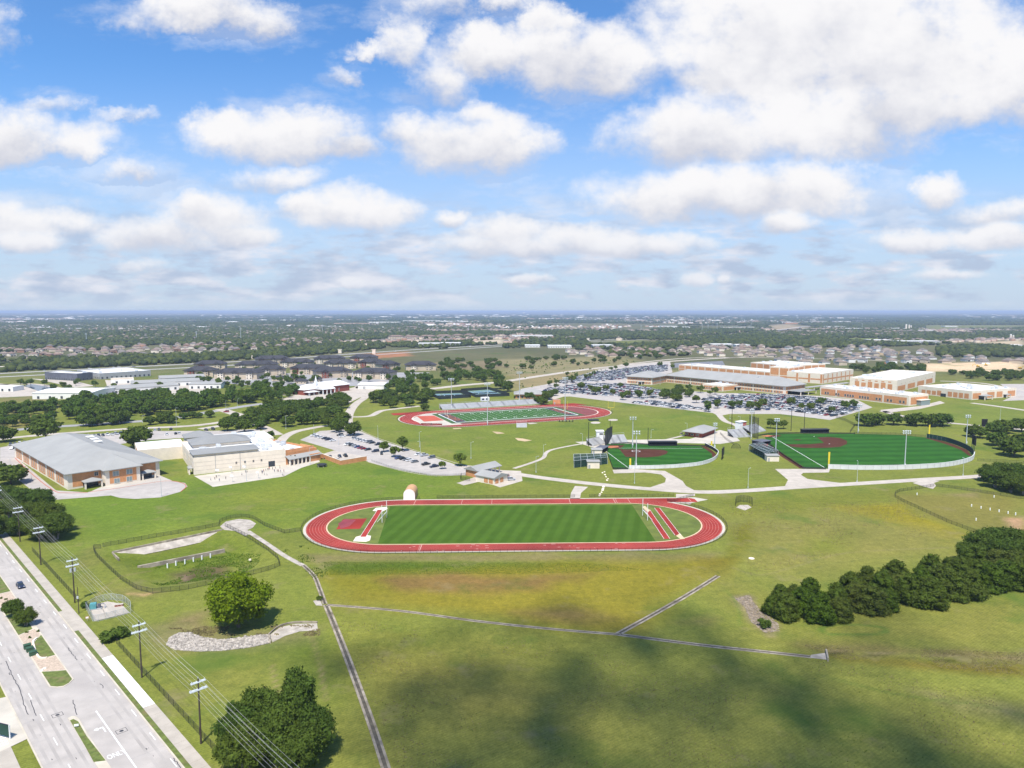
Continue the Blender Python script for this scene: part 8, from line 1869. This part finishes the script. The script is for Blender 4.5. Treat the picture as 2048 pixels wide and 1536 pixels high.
# far suburbs
def boxes(name, X_, Y_, sx, sy, h, mats, roofm):
    n = len(X_); a = rw.uniform(0, 3.14, n); ca, sa = np.cos(a), np.sin(a)
    c = np.array([(-1, -1), (1, -1), (1, 1), (-1, 1)]); V_ = np.zeros((n, 10, 3))
    for i in range(4):
        lx, ly = c[i, 0] * sx / 2, c[i, 1] * sy / 2
        for j, z in ((0, 0 * h), (4, h)): V_[:, i + j, 0] = X_ + lx * ca - ly * sa; V_[:, i + j, 1] = Y_ + lx * sa + ly * ca; V_[:, i + j, 2] = z
    for i, s in ((8, -.25), (9, .25)): V_[:, i, 0] = X_ + s * sx * ca; V_[:, i, 1] = Y_ + s * sx * sa; V_[:, i, 2] = h + np.minimum(sy * .28, 4)
    fq = np.array([(0, 1, 5, 4), (1, 2, 6, 5), (2, 3, 7, 6), (3, 0, 4, 7), (4, 5, 9, 8), (6, 7, 8, 9)]); ft = np.array([(5, 6, 9), (7, 4, 8)])
    off = (np.arange(n) * 10)[:, None, None]; Fq = (fq[None] + off).reshape(-1, 4); Ft = (ft[None] + off).reshape(-1, 3)
    wm = rw.integers(0, len(mats), n); rm = rw.integers(0, len(roofm), n) + len(mats)
    mq = np.stack([wm] * 4 + [rm] * 2, 1).ravel(); mt = np.stack([rm, rm], 1).ravel(); me = bpy.data.meshes.new(name); V2 = V_.reshape(-1, 3)
    me.vertices.add(len(V2)); me.vertices.foreach_set('co', V2.astype(np.float32).ravel()); lv = np.concatenate([Fq.ravel(), Ft.ravel()]).astype(np.int32); me.loops.add(len(lv)); me.loops.foreach_set('vertex_index', lv); me.polygons.add(len(Fq) + len(Ft))
    me.polygons.foreach_set('loop_start', np.concatenate([np.arange(len(Fq)) * 4, len(Fq) * 4 + np.arange(len(Ft)) * 3]).astype(np.int32)); me.polygons.foreach_set('loop_total', np.concatenate([np.full(len(Fq), 4), np.full(len(Ft), 3)]).astype(np.int32))
    for m in mats + roofm: me.materials.append(m)
    me.polygons.foreach_set('material_index', np.concatenate([mq, mt]).astype(np.int32)); me.update(calc_edges=True); return kind(put(me, name), 'stuff')
WL = [M['stucco'], M['stucco'], M['house_brick'], M['pink_wall']]; RL = [M['shingle_grey'], M['shingle_brown'], M['shingle_slate'], M['shingle_grey']]
X_, Y_ = scatter(2000, 3600, 11000); nz = fbm(X_, Y_, 420, 6); ok = keep(X_, Y_, 50) & (nz < .50)
for P_ in BELTS: ok &= ~inside(X_, Y_, P_)
X_, Y_ = X_[ok], Y_[ok]; n = len(X_); boxes('distant_suburb', X_, Y_, rw.uniform(12, 18, n), rw.uniform(9, 13, n), rw.uniform(3, 6, n), WL, RL)
X_, Y_ = scatter(1500, 4200, 5200); pxx, pyy = to_px(X_, Y_, 0); ok = keep(X_, Y_, 60) & (X_ / Y_ < .02 + fbm(X_, Y_, 500, 3) * .3) & (pyy < 694) & (fbm(X_, Y_, 520, 15) > .53)
for P_ in BELTS: ok &= ~inside(X_, Y_, P_)
X_, Y_ = X_[ok], Y_[ok]; n = len(X_); boxes('leafy_suburb', X_, Y_, rw.uniform(12, 17, n), rw.uniform(10, 13, n), rw.uniform(5, 7.5, n), [M['stucco'], M['pink_wall'], M['house_brick']], RL)
X_, Y_ = scatter(3600, 9000, 16000); nz = fbm(X_, Y_, 900, 12); ok = (nz < .42); X_, Y_ = X_[ok], Y_[ok]; n = len(X_); big = rw.uniform(size=n) < .05
boxes('distant_town', X_, Y_, np.where(big, rw.uniform(40, 110, n), rw.uniform(13, 22, n)), np.where(big, rw.uniform(30, 60, n), rw.uniform(10, 15, n)), np.where(big, rw.uniform(6, 11, n), rw.uniform(3.5, 7, n)), WL + [M['white_wall']], RL + [M['white_roof']])
X_, Y_ = scatter(8000, 16000, 420); nz = fbm(X_, Y_, 1500, 13); ok = nz < .5; X_, Y_ = X_[ok], Y_[ok]; n = len(X_); boxes('horizon_town', X_, Y_, rw.uniform(40, 140, n), rw.uniform(30, 60, n), rw.uniform(6, 14, n), [M['white_wall'], M['stucco']], [M['white_roof'], M['shingle_grey']])
# scattered scrub on the vacant ground
X_, Y_ = scatter(640, 1300, 9000); pxx, pyy = to_px(X_, Y_, 0); ok = inside(X_, Y_, CLEAR[0]) & (fbm(X_, Y_, 40, 4) > .55); X_, Y_ = X_[ok], Y_[ok]; n = len(X_); w = rw.uniform(.8, 3.2, n); blobs('scrub', X_, Y_, w, w * .7, [M['weed'], WM[1]], IC1)

# the cloud whose shade lies on the meadow: it drifts high up behind the camera
CA = 1500.0; slope = S / S.z
SH_P = [gp([(700, 1300), (770, 1288), (900, 1290), (930, 1320), (840, 1350), (760, 1370), (690, 1350)]), gp([(880, 1330), (1140, 1252), (1300, 1240), (1440, 1262), (1420, 1290), (1640, 1325), (2100, 1420), (2100, 1700), (700, 1700), (760, 1440)]), gp([(1780, 1262), (1850, 1272), (2100, 1330), (2100, 1400), (1900, 1350), (1800, 1300)])]
allp = [p for P_ in SH_P for p in P_]; bx = [p[0] for p in allp]; by = [p[1] for p in allp]; n = 16000
X_ = rw.uniform(min(bx) - 20, max(bx) + 20, n); Y_ = rw.uniform(min(by) - 20, max(by) + 20, n); dn = np.zeros(n)
for P_, k in zip(SH_P, (.7, .85, .42)): dn = np.maximum(dn, np.clip(np.where(inside(X_, Y_, P_), 1, -1) * edge_dist(X_, Y_, P_) / 44 + .40, 0, 1) * k)
dn *= np.clip((fbm(X_, Y_, 95, 9) - .30) * 1.3 + .5, .66, 1); px_, py_ = to_px(X_, np.maximum(Y_, 80), 0)
ok = rw.uniform(size=n) < dn * CLOUD_K; X_, Y_ = X_[ok], Y_[ok]; n = len(X_); zz = CA + rw.uniform(0, 90, n); rr_ = rw.uniform(2.0, 4.6, n) * 1.1
iv, jf = IC1; V_ = iv[None] * (rr_[:, None, None] * rw.uniform(.7, 1.3, (n, len(iv), 1))) + np.stack([X_ + slope.x * zz, Y_ + slope.y * zz, zz], 1)[:, None]
kind(put(raw_mesh('cloud', V_.reshape(-1, 3), (jf[None] + (np.arange(n) * len(iv))[:, None, None]).reshape(-1, 3), [mat('cloud_white', (.85, .85, .86), .9, .02, .1)]), 'cloud'), 'stuff')
